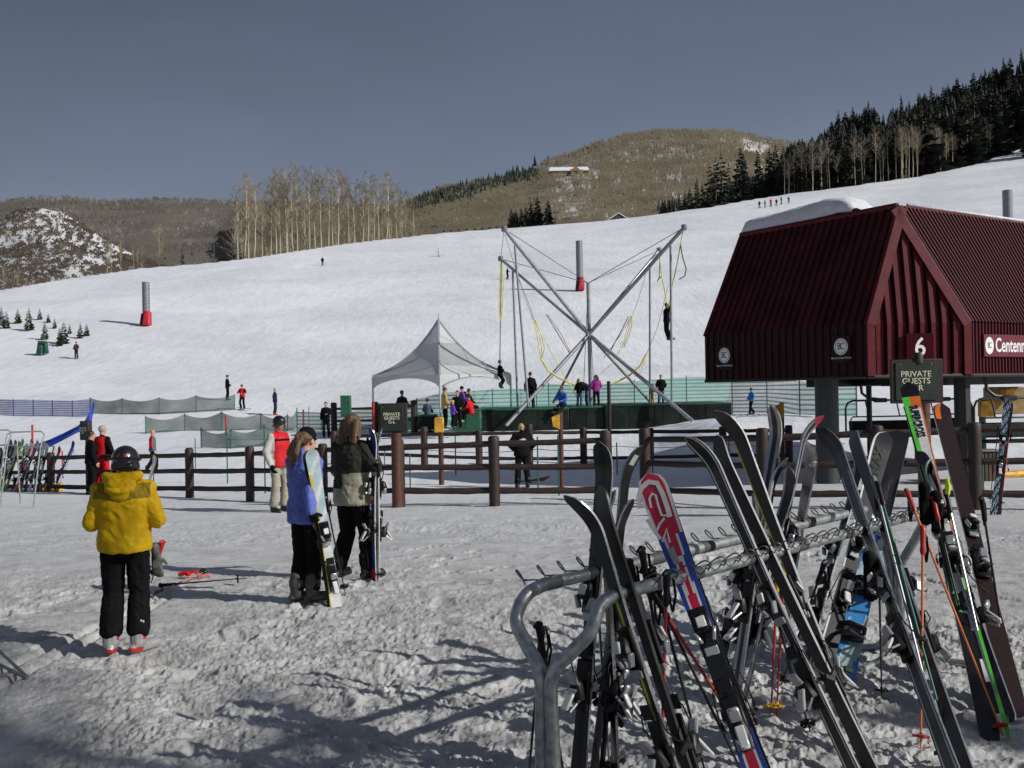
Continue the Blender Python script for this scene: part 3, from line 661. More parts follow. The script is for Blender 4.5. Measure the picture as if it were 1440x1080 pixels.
# dark pole and slim green stakes
post_thing('dark_pole', 858, 650, 536, .065, WOODD, 'thin dark wooden pole standing before the jumping frame')
STK = pm('green_stake', (.01, .12, .07), .5)
REDP = pm('red_stake', (.45, .02, .02), .5)
for i, (px, by, ty, lab) in enumerate([(435, 626, 572, 0), (602, 636, 632, 0), (541, 660, 626, 0), (577, 686, 638, 0), (641, 668, 612, 0), (757, 690, 614, 0), (786, 697, 612, 0), (868, 668, 622, 0), (918, 670, 620, 0), (1005, 668, 620, 0), (275, 660, 616, 0), (320, 680, 600, 0), (373, 694, 600, 0), (216, 680, 655, 0), (1190, 680, 640, 0), (1383, 690, 640, 0), (1026, 668, 612, 0)]):
    post_thing('marker_stake', px, by, ty, .018, STK, 'slim green marker stake stuck in the snow of the queue area', 'stake', 6, group='slim green marker stakes')
for px, by, ty, lab in ((318, 612, 584, 'red marker post in front of the lower green net'), (427, 604, 576, 'red marker post behind the person with dark hair'), (526, 612, 566, 'red marker post directly left of the guests sign'), (46, 640, 597, 'red marker post behind the left ski racks'), (88, 668, 634, 'thin red stake by the left log fence')):
    post_thing('marker_post', px, by, ty, .05 if px != 88 else .025, REDP, lab, 'post', 8)
# thin red rope line
mb = MB(); pts = [ground(600, 668), ground(757, 668), ground(868, 662), ground(1005, 660), ground(1190, 662)]; pts = [p+Vector((0, 0, .75)) for p in pts]
ln = []
for a, b in zip(pts[:-1], pts[1:]):
    for t in np.linspace(0, 1, 8): ln.append(a.lerp(b, t)-Vector((0, 0, .35*t*(1-t))))
mb.tube(ln, .009, 4); single(mb, 'rope', REDP, pts[0], 'thin red rope strung between green stakes in the queue area', 'rope')

# ------------------------------------------------------------------ safety nets
def net_mat(name, c, a, scale):
    m = bpy.data.materials.new(name); m.use_nodes = True; N = m.node_tree.nodes; L = m.node_tree.links; b = N['Principled BSDF']; b.inputs['Base Color'].default_value = (*c, 1); b.inputs['Roughness'].default_value = .8
    tc = N.new('ShaderNodeTexCoord'); sp = N.new('ShaderNodeSeparateXYZ'); L.new(tc.outputs['Object'], sp.inputs[0])
    mu = N.new('ShaderNodeMath'); mu.operation = 'MULTIPLY'; mu.inputs[1].default_value = scale; L.new(sp.outputs['Z'], mu.inputs[0])
    fr = N.new('ShaderNodeMath'); fr.operation = 'FRACT'; L.new(mu.outputs[0], fr.inputs[0]); gt = N.new('ShaderNodeMath'); gt.operation = 'GREATER_THAN'; gt.inputs[1].default_value = .62; L.new(fr.outputs[0], gt.inputs[0])
    nz = N.new('ShaderNodeTexNoise'); nz.inputs['Scale'].default_value = .9; nz.inputs['Detail'].default_value = 4; L.new(tc.outputs['Object'], nz.inputs['Vector'])
    mr = N.new('ShaderNodeMapRange'); mr.inputs[1].default_value = .3; mr.inputs[2].default_value = .7; mr.inputs[3].default_value = a-.12; mr.inputs[4].default_value = a+.1; L.new(nz.outputs['Fac'], mr.inputs[0])
    mx = N.new('ShaderNodeMath'); mx.operation = 'MAXIMUM'; L.new(gt.outputs[0], mx.inputs[0]); L.new(mr.outputs[0], mx.inputs[1])
    sc_ = N.new('ShaderNodeMath'); sc_.operation = 'MULTIPLY'; sc_.inputs[1].default_value = min(1, a+.28); L.new(mx.outputs[0], sc_.inputs[0]); L.new(sc_.outputs[0], b.inputs['Alpha']); return m
def net(posts, mat, label, h=1.2, sag=.0, pmat=None, yfix=None, name='safety_net'):
    """posts: (px, base_py, top_py)"""
    P = []
    for px, by, ty in posts:
        g = ground(px, by) if yfix is None else at(px, by, yfix); P.append((g, (by-ty)*g.y/F))
    r = thing(name, P[0][0], label, 'net', world=True)
    for g, hh in P:
        mb = MB(); mb.tube([g-Vector((0, 0, .1)), g+Vector((0, 0, hh*1.06))], .028, 6); part(mb, 'stake', pmat or STK, r)
    mb = MB()
    for (a, ha), (b, hb) in zip(P[:-1], P[1:]):
        n = 12; rows = 6; o = len(mb.v)
        for i in range(n+1):
            t = i/n; g = a.lerp(b, t); hh = ha+(hb-ha)*t; top = hh*(1-sag*4*t*(1-t)); g.z = g.z+.03
            for j in range(rows+1):
                s = j/rows; mb.v.append((g.x, g.y+.05*math.sin(9*t+4*s)*sag*4, g.z+top*s))
        for i in range(n):
            for j in range(rows): mb.f.append((o+i*(rows+1)+j, o+(i+1)*(rows+1)+j, o+(i+1)*(rows+1)+j+1, o+i*(rows+1)+j+1)); mb.m.append(0)
    part(mb, 'netting', mat, r); return r
NB = net_mat('blue_netting', (.06, .09, .28), .62, 7); NG = net_mat('green_netting', (.028, .060, .048), .74, .5); NT = net_mat('teal_netting', (.008, .20, .14), .55, 5)
net([(-40, 582, 561), (19, 585.5, 563), (47, 585.5, 563), (74, 586, 564), (102, 586.5, 564.5), (127, 587, 562)], NB, 'straight blue safety net across the left of the slope foot', pmat=pm('blue_stake', (.02, .03, .15), .5))
net([(127, 582, 560), (172, 583, 561), (224, 583, 560), (276, 580, 557), (330, 577, 556)], NG, 'upper sagging green net with stakes left of centre', sag=.20)
net([(205, 610, 586), (260, 606, 583), (312, 606, 580), (367, 604, 582), (405, 606, 584), (418, 603, 575)], NG, 'middle sagging green net below the upper green net', sag=.28)
net([(283, 630, 602), (325, 631, 605), (372, 628, 598), (402, 622, 600)], NG, 'lowest droopy green net right above the left fence', sag=.28)
NTD = pm('teal_stake', (.01, .09, .09), .5)
net([(418, 606, 580), (452, 606, 581), (490, 606, 579), (540, 603, 574), (587, 603, 562), (625, 600, 553), (693, 592, 549), (755, 587, 547), (772, 586, 541), (835, 584, 543), (893, 583, 537), (966, 582, 531), (1030, 582, 530), (1079, 582, 531), (1125, 584, 537), (1160, 585, 540), (1205, 586, 543)], NT, 'long teal orange-peel net behind the jumping frame platform', pmat=NTD)
# collapsed blue banner running down from the net corner to the ski racks
def ribbon(pts, mat, label, name, w):
    mb = MB(); o = 0
    for (p, ww, tw) in pts:
        for k in range(4): mb.v.append(tuple(p+Vector((0, math.sin(k*1.9+tw)*.10, ww*(k/3-.5)))))
    for i in range(len(pts)-1):
        for k in range(3): mb.f.append((i*4+k, (i+1)*4+k, (i+1)*4+k+1, i*4+k+1)); mb.m.append(0)
    return single(mb, name, mat, pts[0][0], label, 'banner')
BL = pm('blue_banner', (.02, .05, .30), .5, var=.35, vs=1.5)
pp = [(132, 566, 30, .15), (129, 577, 30, .5), (126, 589, 31, .9), (118, 598, 32, .5), (108, 604, 33, .35), (90, 614, 34, .36), (72, 623, 35, .38), (55, 629, 36, .35), (35, 637, 37, .3), (10, 645, 38, .3)]
ribbon([(at(x, y, 31.), w*.62, i*.8) for i, (x, y, d, w) in enumerate(pp)], BL, 'bright blue net pulled down diagonally from the net corner to the ski racks', 'blue_banner', 1)

# ------------------------------------------------------------------ snow guns / padded towers
def tower(name, px, by, ty, label, rpx, padmat=RED, pad_h=.33, skew=0.):
    g = ground(px, by) ; s = g.y/F; h = (by-ty)*s; r_ = rpx*s
    r = thing(name, g, label, 'tower', world=True)
    mb = MB(); mb.lathe(g, [(r_, h*.1), (r_, h), (r_*.9, h*1.005)], 18); part(mb, 'pole', STEELD, r)
    mb = MB()
    for k in range(int(h/.35)):
        z = h*.32+k*.35
        if z < h*.97: mb.box(g+Vector((r_*1.15, -r_*.4, z)), (r_*.35, r_*.3, .05))
    mb.tube([g+Vector((r_*1.3, -r_*.4, h*.3)), g+Vector((r_*1.3, -r_*.4, h*.97))], .02, 5); part(mb, 'ladder', WHITE, r)
    if padmat:
        mb = MB(); o = Vector((skew*r_, -r_*.2, 0)); mb.box(g+Vector((r_*.45, -r_*.3, h*pad_h*.5))+o, (r_*1.9, r_*2.4, h*pad_h), Matrix.Rotation(.06, 3, 'Y'), taper=.8, bev=r_*.2); part(mb, 'red_pad', padmat, r)
        mb = MB(); mb.box(g+Vector((-r_*.8, -r_*.4, h*.14))+o, (r_*.9, r_*1.9, h*.27), Matrix.Rotation(.08, 3, 'Y'), taper=.7, bev=r_*.15); part(mb, 'dark_pad', BLACK, r)
    return r
tower('snow_gun_tower', 206, 458, 397, 'grey tower with red pad alone on the left of the ski slope', 5.2)
tower('snow_gun_tower', 815.5, 409, 339, 'grey tower with red pad behind the jumping frame', 4.7, pad_h=.27)
tower('blue_grey_tower', 1418, 345, 268, 'bluish grey tower rising behind the lift building roof', 6.5, padmat=None)
# far lift towers
def lift_tower(px, by, ty, y, label, cw=9):
    g = at(px, by, y); s = y/F; r = thing('lift_tower', g, label, 'lift tower', world=True); h = (by-ty)*s
    mb = MB(); mb.tube([g, g+Vector((0, 0, h))], [.9*s, .65*s], 8); part(mb, 'mast', pm('tower_paint', (.05, .07, .09), .6), r)
    mb = MB(); mb.box(g+Vector((0, 0, h)), (cw*s, 1.2*s, 1.3*s)); mb.box(g+Vector((-cw*.42*s, 0, h-1.4*s)), (2.2*s, 1.6*s, 1.6*s)); mb.box(g+Vector((cw*.42*s, 0, h-1.4*s)), (2.2*s, 1.6*s, 1.6*s)); part(mb, 'crossarm', pm('tower_arm', (.04, .045, .05), .6), r)
lift_tower(301, 378, 342, 330, 'grey chairlift tower on the brow left of the aspens', 13)
lift_tower(782, 316, 298, 330, 'small dark chairlift tower below the lodge', 7)
lift_tower(797, 316, 307, 335, 'tiny chairlift tower right of the dark one', 9)
lift_tower(611, 336, 318, 330, 'faint chairlift tower right of the aspen stand', 8)
mb = MB(); rl = [at(x, y, 331) for x, y in ((225, 368), (262, 358), (290, 349), (301, 346), (330, 352))]; mb.tube(rl, .06, 4); single(mb, 'lift_cable', ROPE, rl[0], 'thin chairlift cable through the tower left of the aspens', 'cable')
for i, (px, py) in enumerate([(232, 363), (257, 361), (270, 357), (290, 354), (312, 352), (325, 354), (624, 325), (634, 324), (645, 323), (656, 322), (668, 322), (678, 321), (688, 320), (698, 319)]):
    c = at(px, py, 325); s = 325/F; r = thing('lift_chair', c, 'far away chairlift chair seen as a dark speck above the brow', 'chairlift chair', 'far away chairlift chairs', world=True)
    mb = MB(); mb.tube([c+Vector((0, 0, 3*s)), c+Vector((.3*s, 0, 0)), c+Vector((.3*s, 0, -1*s))], .25*s, 5); part(mb, 'hanger', BLACK, r)
    mb = MB(); mb.box(c+Vector((0, 0, -1*s)), (3.2*s, 1.2*s, .8*s)); mb.box(c+Vector((0, .5*s, -.2*s)), (3.2*s, .3*s, 1.2*s)); part(mb, 'seat', BLACK, r)
# hilltop lodge
def lodge():
    y = hill_mid(800, 246).y; s = y/F; c = at(800, 245, y-20); r = thing('hilltop_lodge', c, 'long snow-roofed lodge with timber gable on the central hill', 'building', world=True)
    w, d = 27*s, 11*s
    mb = MB(); mb.box(c+Vector((0, 0, 1*s)), (w*2, d, 6*s)); part(mb, 'wall', pm('lodge_log', (.16, .09, .05), .8), r)
    mb = MB(); mb.slab([c+Vector((-w*1.03, -d*.6, 3*s)), c+Vector((w*1.03, -d*.6, 3*s)), c+Vector((w*.97, 0, 9*s)), c+Vector((-w*.97, 0, 9*s))], (0, -.5, 1), 1.*s); mb.slab([c+Vector((-w*1.03, d*.6, 3*s)), c+Vector((w*1.03, d*.6, 3*s)), c+Vector((w*.97, 0, 9*s)), c+Vector((-w*.97, 0, 9*s))], (0, .5, 1), .6*s); part(mb, 'roof', WHITE, r)
    mb = MB(); g = c+Vector((9*s, -d*.66, 3*s)); mb.slab([g+Vector((-7*s, 0, 0)), g+Vector((7*s, 0, 0)), g+Vector((0, 0, 7.5*s))], (0, -1, 0), 1.2*s); part(mb, 'gable', pm('gable_timber', (.36, .17, .07), .7), r)
lodge()
def hut():
    y = 300; s = y/F; c = at(870, 309, y); r = thing('hut', c, 'small dark hut with snowy gable roof on the brow', 'building', world=True)
    mb = MB(); mb.slab([c+Vector((-12*s, 0, -3*s)), c+Vector((12*s, 0, -3*s)), c+Vector((12*s, 0, 1*s)), c+Vector((0, 0, 9*s)), c+Vector((-12*s, 0, 1*s))], (0, 1, 0), 14*s); part(mb, 'wall', pm('hut_wall', (.05, .05, .05), .8), r)
    mb = MB()
    for sx in (-1, 1): mb.slab([c+Vector((0, -1*s, 9*s)), c+Vector((sx*14*s, -1*s, 0)), c+Vector((sx*14*s, 14*s, 0)), c+Vector((0, 14*s, 9*s))], (sx*.55, 0, 1), 1.2*s)
    part(mb, 'roof', WHITE, r)
hut()

# ------------------------------------------------------------------ lift terminal building
def terminal():
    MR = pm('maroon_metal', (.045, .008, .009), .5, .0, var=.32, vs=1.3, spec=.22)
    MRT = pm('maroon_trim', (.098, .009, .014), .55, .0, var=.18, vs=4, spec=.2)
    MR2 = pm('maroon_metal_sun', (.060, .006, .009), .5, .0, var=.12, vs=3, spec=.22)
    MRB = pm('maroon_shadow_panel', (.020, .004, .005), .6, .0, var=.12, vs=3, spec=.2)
    dL = Vector((-.55, .835, 0)); dR = Vector((.835, .55, 0)); nL = Vector((-.835, -.55, 0)); nR = Vector((.55, -.835, 0))
    y0 = 22.; P = at(1262, 291, y0); zt = P.z
    e = 1.0; K = Vector((P.x, P.y, 0))+nL*e+nR*e
    def on(z, v): return Vector((v.x, v.y, z))
    def tsolve(base, d, px, zz):   # parameter so that base+d*t projects to column px
        lo, hi = -2, 14
        f = lambda t: (lambda q: 720+F*((q.x*math.cos(TH)-(zz-CH)*math.sin(TH))/q.y))(base+d*t)-px
        a, b = f(lo), f(hi)
        for _ in range(50):
            m = (lo+hi)/2
            if (f(m) > 0) == (a > 0): lo = m
            else: hi = m
        return (lo+hi)/2
    A2 = K+dL*tsolve(K, dL, 1218, 3.2); B2 = K+dR*tsolve(K, dR, 1364, 3.3)
    LE = K+dL*tsolve(K, dL, 991, 3.1); 
    W = (LE-K).length; WT = tsolve(P, dL, 1042, P.z)
    zm = at(1218, 455, A2.y).z; zb = at(1218, 529, A2.y).z
    Rl = 9.0       # length of the right side
    topL = P+dL*WT; topR = P+dR*Rl; topB = topL+dR*Rl
    RE = K+dR*(Rl+1.0)
    ch = 1.1
    LC = LE+dR*ch*.8+dL*ch*.6          # chamfer on the far left corner
    BL_ = K+dL*(W+ch*.5)+dR*(Rl+1.)
    root = thing('lift_terminal', (P.x, P.y, gz(P.x, P.y)), 'dark red metal clad ski lift terminal building on thick columns', 'building', world=True)
    def ribbed(a0, a1, b0, b1, n, rw, rh, mat, name, nrm, ribmat=None):
        """sheet between edge a0->a1 (bottom) and b0->b1 (top) with n ribs standing out"""
        mb = MB(); mb.slab([a0, a1, b1, b0], -nrm, .05); part(mb, name, mat, root)
        mb = MB()
        for i in range(n+1):
            t = (i+.5)/(n+1); p = a0.lerp(a1, t); q = b0.lerp(b1, t); dx = (a1-a0).normalized(); L_ = (q-p)
            w = rw
            if L_.length < .05: continue
            o = len(mb.v)
            for base in (p, q):
                for (u, v) in ((-w, 0.003), (-w*.5, rh), (w*.5, rh), (w, .003)): mb.v.append(tuple(base+dx*u+nrm*v))
            for k in range(3): mb.f.append((o+k, o+k+1, o+k+5, o+k+4)); mb.m.append(0)
            mb.f.append((o, o+1, o+2, o+3)); mb.m.append(0); mb.f.append((o+4, o+5, o+6, o+7)); mb.m.append(0)
        part(mb, 'ribs', ribmat or mat, root)
    def nrm(a, b, c): return (b-a).cross(c-a).normalized()
    # left roof slope and band
    n1 = nrm(on(zm, A2), P, on(zm, LE)); n1 = n1 if n1.dot(nL) > 0 else -n1
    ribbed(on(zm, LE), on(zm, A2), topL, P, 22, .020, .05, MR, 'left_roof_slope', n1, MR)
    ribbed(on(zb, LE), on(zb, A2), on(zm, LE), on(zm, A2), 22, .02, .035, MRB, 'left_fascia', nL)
    # triangle gable face
    AB = (B2-A2).normalized(); nG = Vector((AB.y, -AB.x, 0))
    n2 = nrm(on(zm, A2), on(zm, B2), P); n2 = n2 if n2.y < 0 else -n2
    mb = MB(); mb.slab([on(zm, A2), on(zm, B2), P], -n2, .05); part(mb, 'gable_face', MRT, root)
    mb = MB(); mb.slab([on(zb, A2), on(zb, B2), on(zm, B2), on(zm, A2)], -nG, .05); part(mb, 'gable_fascia', MRT, root)
    mb = MB()
    Wd = (B2-A2).length; n = 9
    apx = (P-on(0, A2)).dot(AB)
    for i in range(n):
        t = (i+.7)/(n+.4); x = t*Wd; hfrac = (x/apx if x < apx else (Wd-x)/(Wd-apx)); hfrac = max(0, min(1, hfrac*.94-.03))
        b0 = on(zb+.04, A2)+AB*x; b1 = on(zm, A2)+AB*x; tp = b1.lerp(on(zm, A2)+AB*x+ (P-(on(zm, A2)+AB*apx))*1., hfrac)
        for (p, q, nn) in ((b0, b1, nG), (b1, tp, n2)):
            o = len(mb.v); w = .024
            for base in (p, q):
                for (u, v) in ((-w, .003), (-w, .05), (w, .05), (w, .003)): mb.v.append(tuple(base+AB*u+nn*v))
            for k in range(3): mb.f.append((o+k, o+k+1, o+k+5, o+k+4)); mb.m.append(0)
            mb.f.append((o, o+1, o+2, o+3)); mb.m.append(0); mb.f.append((o+4, o+5, o+6, o+7)); mb.m.append(0)
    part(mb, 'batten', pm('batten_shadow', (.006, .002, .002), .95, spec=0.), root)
    mb = MB()
    def trim(p, q, w, nn, side):
        d = (q-p).normalized(); sd_ = nn.cross(d).normalized()*side
        mb.slab([p+nn*.004, q+nn*.004, q+sd_*w+nn*.004, p+sd_*w+nn*.004], nn, .06)
    trim(on(zm, A2), P, .2, n2, -1); trim(on(zm, B2), P, .2, n2, 1); trim(on(zb, A2), on(zm, A2), .17, nG, -1); trim(on(zb, B2), on(zm, B2), .17, nG, 1)
    part(mb, 'corner_trim', pm('maroon_trim_light', (.10, .010, .015), .55, var=.2, vs=4, spec=.25), root)
    # right roof slope and band
    n3 = nrm(on(zm, B2), on(zm, RE), P); n3 = n3 if n3.dot(nR) > 0 else -n3
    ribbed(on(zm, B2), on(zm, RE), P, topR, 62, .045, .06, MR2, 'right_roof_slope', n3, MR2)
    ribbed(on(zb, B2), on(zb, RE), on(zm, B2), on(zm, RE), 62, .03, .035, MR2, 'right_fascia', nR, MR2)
    # far left chamfer, back, top, underside
    n4 = nrm(on(zm, LE), on(zm, LC), topL)
    mb = MB(); mb.add([on(zm, LE), on(zm, LC), topL], [(0, 1, 2)]); mb.add([on(zb, LE), on(zb, LC), on(zm, LC), on(zm, LE)], [(0, 1, 2, 3)])
    mb.add([on(zb, LC), on(zb, BL_), on(zm, BL_), on(zm, LC)], [(0, 1, 2, 3)]); mb.add([on(zm, LC), on(zm, BL_), topB, topL], [(0, 1, 2, 3)])
    mb.add([on(zb, BL_), on(zb, RE), on(zm, RE), on(zm, BL_)], [(0, 1, 2, 3)]); mb.add([on(zm, BL_), on(zm, RE), topR, topB], [(0, 1, 2, 3)])
    part(mb, 'rear_cladding', MR, root)
    mb = MB(); mb.add([P, topL, topB, topR], [(0, 1, 2, 3)]); part(mb, 'top_deck', MR, root)
    mb = MB(); ins = [on(zb+.03, v) for v in (A2, B2, RE, BL_, LC, LE)]; mb.add(ins, [tuple(range(6))]); part(mb, 'soffit', pm('soffit', (.015, .012, .012), .8), root)
    mb = MB()   # dark drip edge and ridge caps
    for a, b in ((LE, A2), (A2, B2), (B2, RE)): mb.tube([on(zb-.02, a), on(zb-.02, b)], .045, 6)
    part(mb, 'drip_edge', pm('dark_trim', (.02, .008, .009), .5), root)
    mb = MB(); mb.tube([P+Vector((0, 0, .03)), topL+Vector((0, 0, .03))], .07, 6); mb.tube([P, topR], .05, 6); mb.tube([P, on(zm, A2)], .05, 6); mb.tube([topL, on(zm, LE)], .05, 6); mb.tube([P, on(zm, B2)], .05, 6)
    part(mb, 'ridge_cap', MRT, root)
    mb = MB(); mb.slab([on(zb+.25, LE.lerp(LC, .3)), on(zb+.25, LE.lerp(LC, .75)), on(zm-.2, LE.lerp(LC, .75)), on(zm-.2, LE.lerp(LC, .3))], nrm(on(zb, LE), on(zm, LE), on(zb, LC))*-1, .03); part(mb, 'vent_strip', WHITE, root)
    # snow pile on the roof edge
    mb = MB(); ns_, nc_ = 26, 9; th = -nL
    top0 = topL.lerp(P, -.02); L_ = WT*.74
    for i in range(ns_+1):
        t = i/ns_; c = topL+(-dL)*(t*L_-.0); hh = (.37+.12*(1/(1+math.exp(-(t-.5)*12)))+.03*math.sin(t*13))*(min(1, (t*60+.05))**.4)*(min(1, ((1-t)*9)+.02)**.6)
        for j in range(nc_+1):
            a = j/nc_; w = 1.25
            z = hh*(max(0, math.sin(math.pi*min(1, a*1.0)))**.35 if 0 < a < 1 else 0)
            z = z+.08*float(vn(t*9, a*5, 3))+.03*float(vn(t*30, a*14, 4))
            mb.v.append(tuple(c+nL*(.16*math.sin(min(a*6, 1.57))*(1) if a < .15 else .10) + th*(a*w)+Vector((0, 0, .06+z))))
    for i in range(ns_):
        for j in range(nc_): mb.f.append((i*(nc_+1)+j, (i+1)*(nc_+1)+j, (i+1)*(nc_+1)+j+1, i*(nc_+1)+j+1)); mb.m.append(0)
    sn = single(mb, 'roof_snow', pm('roof_snow', (.64, .65, .68), .6, var=.10, vs=3, bump=.6, bs=14, dist=.04), topL, 'thick slab of snow lying along the top edge of the red roof', 'snow', smooth=True)
    # thin snow on the right ridge
    mb = MB(); mb.tube([P.lerp(topR, .04)+Vector((0, 0, .08)), P.lerp(topR, .5)+Vector((0, 0, .09)), topR+Vector((0, 0, .1))], .035, 8); single(mb, 'roof_snow', _M['roof_snow'], P, 'thin line of snow along the right ridge of the red roof', 'snow', smooth=True)
    # columns
    CG = pm('column_paint', (.035, .040, .042), .55, var=.15, vs=2)
    for i, (px, yy, wpx, mt) in enumerate([(1162.5, 23.5, 32, CG), (1353, 22.4, 23, pm('dark_column', (.012, .012, .013), .6)), (1089+60, 27.5, 5, BLACK), (1222, 26, 8, BLACK)]):
        if i == 2: continue
        q = at(px, 560, yy); gq = gz(q.x, q.y); mb = MB(); w = wpx*yy/F
        mb.lathe((q.x, q.y, gq-.1), [(w/2, 0), (w/2, zb-gq+.5)], 20 if i == 0 else 8); part(mb, 'column', mt, root)
    mb = MB()
    for a, b, z in ((LE, A2, .45), (A2, B2, .5), (B2, RE, .5)):
        pass
    c0 = (A2+B2)/2+nR*-1.4+nL*-1.2; mb.box((c0.x, c0.y+1.2, zb-.05), (.5, 3.4, .3), Matrix.Rotation(.58, 3, 'Z')); mb.box((c0.x+.6, c0.y+2.5, zb-.1), (5.5, .4, .25), Matrix.Rotation(.58, 3, 'Z')); mb.box((c0.x+2.5, c0.y+1.2, zb-.08), (5.5, 1.6, .3), Matrix.Rotation(.58, 3, 'Z'))
    part(mb, 'undercarriage', BLACK, root)
    # logos
    def logo(px, py, a, b, nn, z0, r_, small=True):
        # locate on the band by column
        t = None; best = 1e9
        for k in range(401):
            q = a.lerp(b, k/400); u = 720+F*(q.x*math.cos(TH)-(z0-CH)*math.sin(TH))/q.y
            if abs(u-px) < best: best = abs(u-px); t = q
        zc = at(px, py, t.y).z; c = on(zc, t)+nn*.045; X = (b-a).normalized()
        lr = thing('lift_logo', c, 'round white lift logo plate', 'sign', world=True)
        Mx = frame((0, 0, 0), X, (0, 0, 1)); R3 = Mx.to_3x3()
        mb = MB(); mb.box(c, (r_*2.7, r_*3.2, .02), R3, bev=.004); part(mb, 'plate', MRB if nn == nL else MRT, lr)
        mb = MB(); mb.lathe(c+R3 @ Vector((0, r_*.3, .011)), [(r_, 0), (r_, .008)], 32, rot=None if 0 else None) if 0 else None
        def disc(r0, z, mat, nm, inner=0):
            m2 = MB(); vs = []; n_ = 36
            for k in range(n_):
                an = k*6.2832/n_; vs.append(c+R3 @ Vector((r0*math.cos(an), r_*.3+r0*math.sin(an), z)))
            if inner:
                for k in range(n_):
                    an = k*6.2832/n_; vs.append(c+R3 @ Vector((inner*math.cos(an), r_*.3+inner*math.sin(an), z)))
                m2.add(vs, [(k, (k+1) % n_, (k+1) % n_+n_, k+n_) for k in range(n_)])
            else: m2.add(vs, [tuple(range(n_))])
            part(m2, nm, mat, lr)
        disc(r_, .014, WHITE, 'disc'); disc(r_*.86, .0175, pm('logo_grey', (.18, .18, .18), .5), 'ring', r_*.78)
        T = Matrix.Translation(R3 @ Vector((0, r_*.3, .018))) @ Mx
        text_mesh('BC', r_*1.15, pm('logo_ink', (.03, .03, .035), .5), lr, T, ext=.001, sx=.8, spacing=.72)
        if small: text_mesh('Beaver Creek Resort', r_*.34, WHITE, lr, Matrix.Translation(R3 @ Vector((0, -r_*1.05, .013))) @ Mx, 'caption', ext=.001, shear=.3)
        return lr
    l1 = logo(1021, 503, LE, A2, nL, 2.6, .19); l1['label'] = 'round white monogram plate at the far left of the dark red fascia'
    l2 = logo(1185, 491, LE, A2, nL, 2.6, .185); l2['label'] = 'round white monogram plate near the gable on the dark left fascia'
    # "6" plate
    c = None
    for k in range(401):
        q = A2.lerp(B2, k/400)
        if 720+F*(q.x*math.cos(TH)-(.8)*math.sin(TH))/q.y > 1291: c = q; break
    zc = at(1291, 489, c.y).z; c = on(zc, c)+nG*.07; Mx = frame((0, 0, 0), AB, (0, 0, 1)); R3 = Mx.to_3x3()
    r6 = thing('number_plate', c, 'dark red plate with a white number 6 on the gable face', 'sign', world=True)
    mb = MB(); mb.box(c, (.62, .62, .03), R3, bev=.006); part(mb, 'plate', pm('number_plate_red', (.045, .004, .008), .8, spec=.05), r6)
    text_mesh('6', .56, WHITE, r6, Matrix.Translation(R3 @ Vector((0, 0, .018))) @ Mx, ext=.002, sx=.95, bold=.006)
    # Centennial sign
    X = dR
    for k in range(401):
        q = B2+dR*(k*.01)
        if 720+F*(q.x*math.cos(TH)-(1.1)*math.sin(TH))/q.y > 1379: c = q; break
    zc = at(1379, 486, c.y).z; p0 = on(zc, c)+nR*.06; Mx = frame((0, 0, 0), dR, (0, 0, 1)); R3 = Mx.to_3x3()
    rc = thing('name_sign', p0, 'long dark red name sign with white lettering on the right fascia', 'sign', world=True)
    mb = MB(); mb.box(p0+R3 @ Vector((1.9, 0, 0)), (3.8, .50, .03), R3, bev=.008); part(mb, 'plate', pm('sign_red', (.12, .008, .016), .45), rc)
    text_mesh('Centennial', .44, WHITE, rc, Matrix.Translation(R3 @ Vector((.43, .0, .018))) @ Mx, ext=.002, sx=.78, align='LEFT', bold=.007)
    m2 = MB(); vs = [p0+R3 @ Vector((.2+.16*math.cos(k*.1745), .19*math.sin(k*.1745), .02)) for k in range(36)]; m2.add(vs, [tuple(range(36))]); part(m2, 'disc', WHITE, rc)
    text_mesh('BC', .19, pm('logo_ink', (.03, .03, .035), .5), rc, Matrix.Translation(R3 @ Vector((.2, 0, .023))) @ Mx, 'logo', ext=.001, sx=.75, spacing=.72)
    for (px, py) in ((0, 0),): pass
    return root
terminal()
# chairs waiting under the terminal
def chair(px, py, y, label, w=1.9, rz=0.):
    c = at(px, py, y); r = thing('lift_chair', (c.x, c.y, c.z), label, 'chairlift chair', rz=rz)
    S = pm('chair_steel', (.03, .035, .04), .45, .4); h = .62
    mb = MB(); mb.tube([(-w/2, .1, -.85), (-w/2, .1, -.1), (-w/2+.06, .1, .04), (-w/2+.2, .1, .1), (w/2-.2, .1, .1), (w/2-.06, .1, .04), (w/2, .1, -.1), (w/2, .1, -.85)], .028, 8); part(mb, 'frame', S, r)
    mb = MB(); mb.tube([(-w/2+.12, .05, -.85), (-w/2+.12, .05, -.40), (-w/2+.18, .05, -.34), (w/2-.18, .05, -.34), (w/2-.12, .05, -.40), (w/2-.12, .05, -.85)], .02, 8)
    for x in (-.42, .42): mb.tube([(x, .08, .1), (x+.02, .02, -.1), (x+.08, .05, -.34)], .018, 6)
    part(mb, 'safety_bar', S, r)
    mb = MB(); mb.box((0, .12, -.62), (w*.9, .06, .34), Matrix.Rotation(-.2, 3, 'X'), bev=.02); part(mb, 'backrest', MATD, r)
    mb = MB(); mb.box((0, -.12, -.86), (w*.9, .48, .07), bev=.02); part(mb, 'seat', MATD, r)
    mb = MB(); mb.box((0, .1, .1), (.34, .14, .12), bev=.02); mb.tube([(0, .1, .12), (-.32, .1, .16), (-.5, .1, .3), (-.55, .1, .75)], .04, 8); part(mb, 'hanger', S, r)
    return r
chair(1240, 568, 27.0, 'chairlift chair hanging behind the thick grey column')
chair(1330, 566, 29.0, 'chairlift chair hanging behind the PRIVATE GUESTS M-R sign', 1.6)
chair(1422, 566, 22.5, 'chairlift chair hanging at the right edge below the terminal', 1.6)
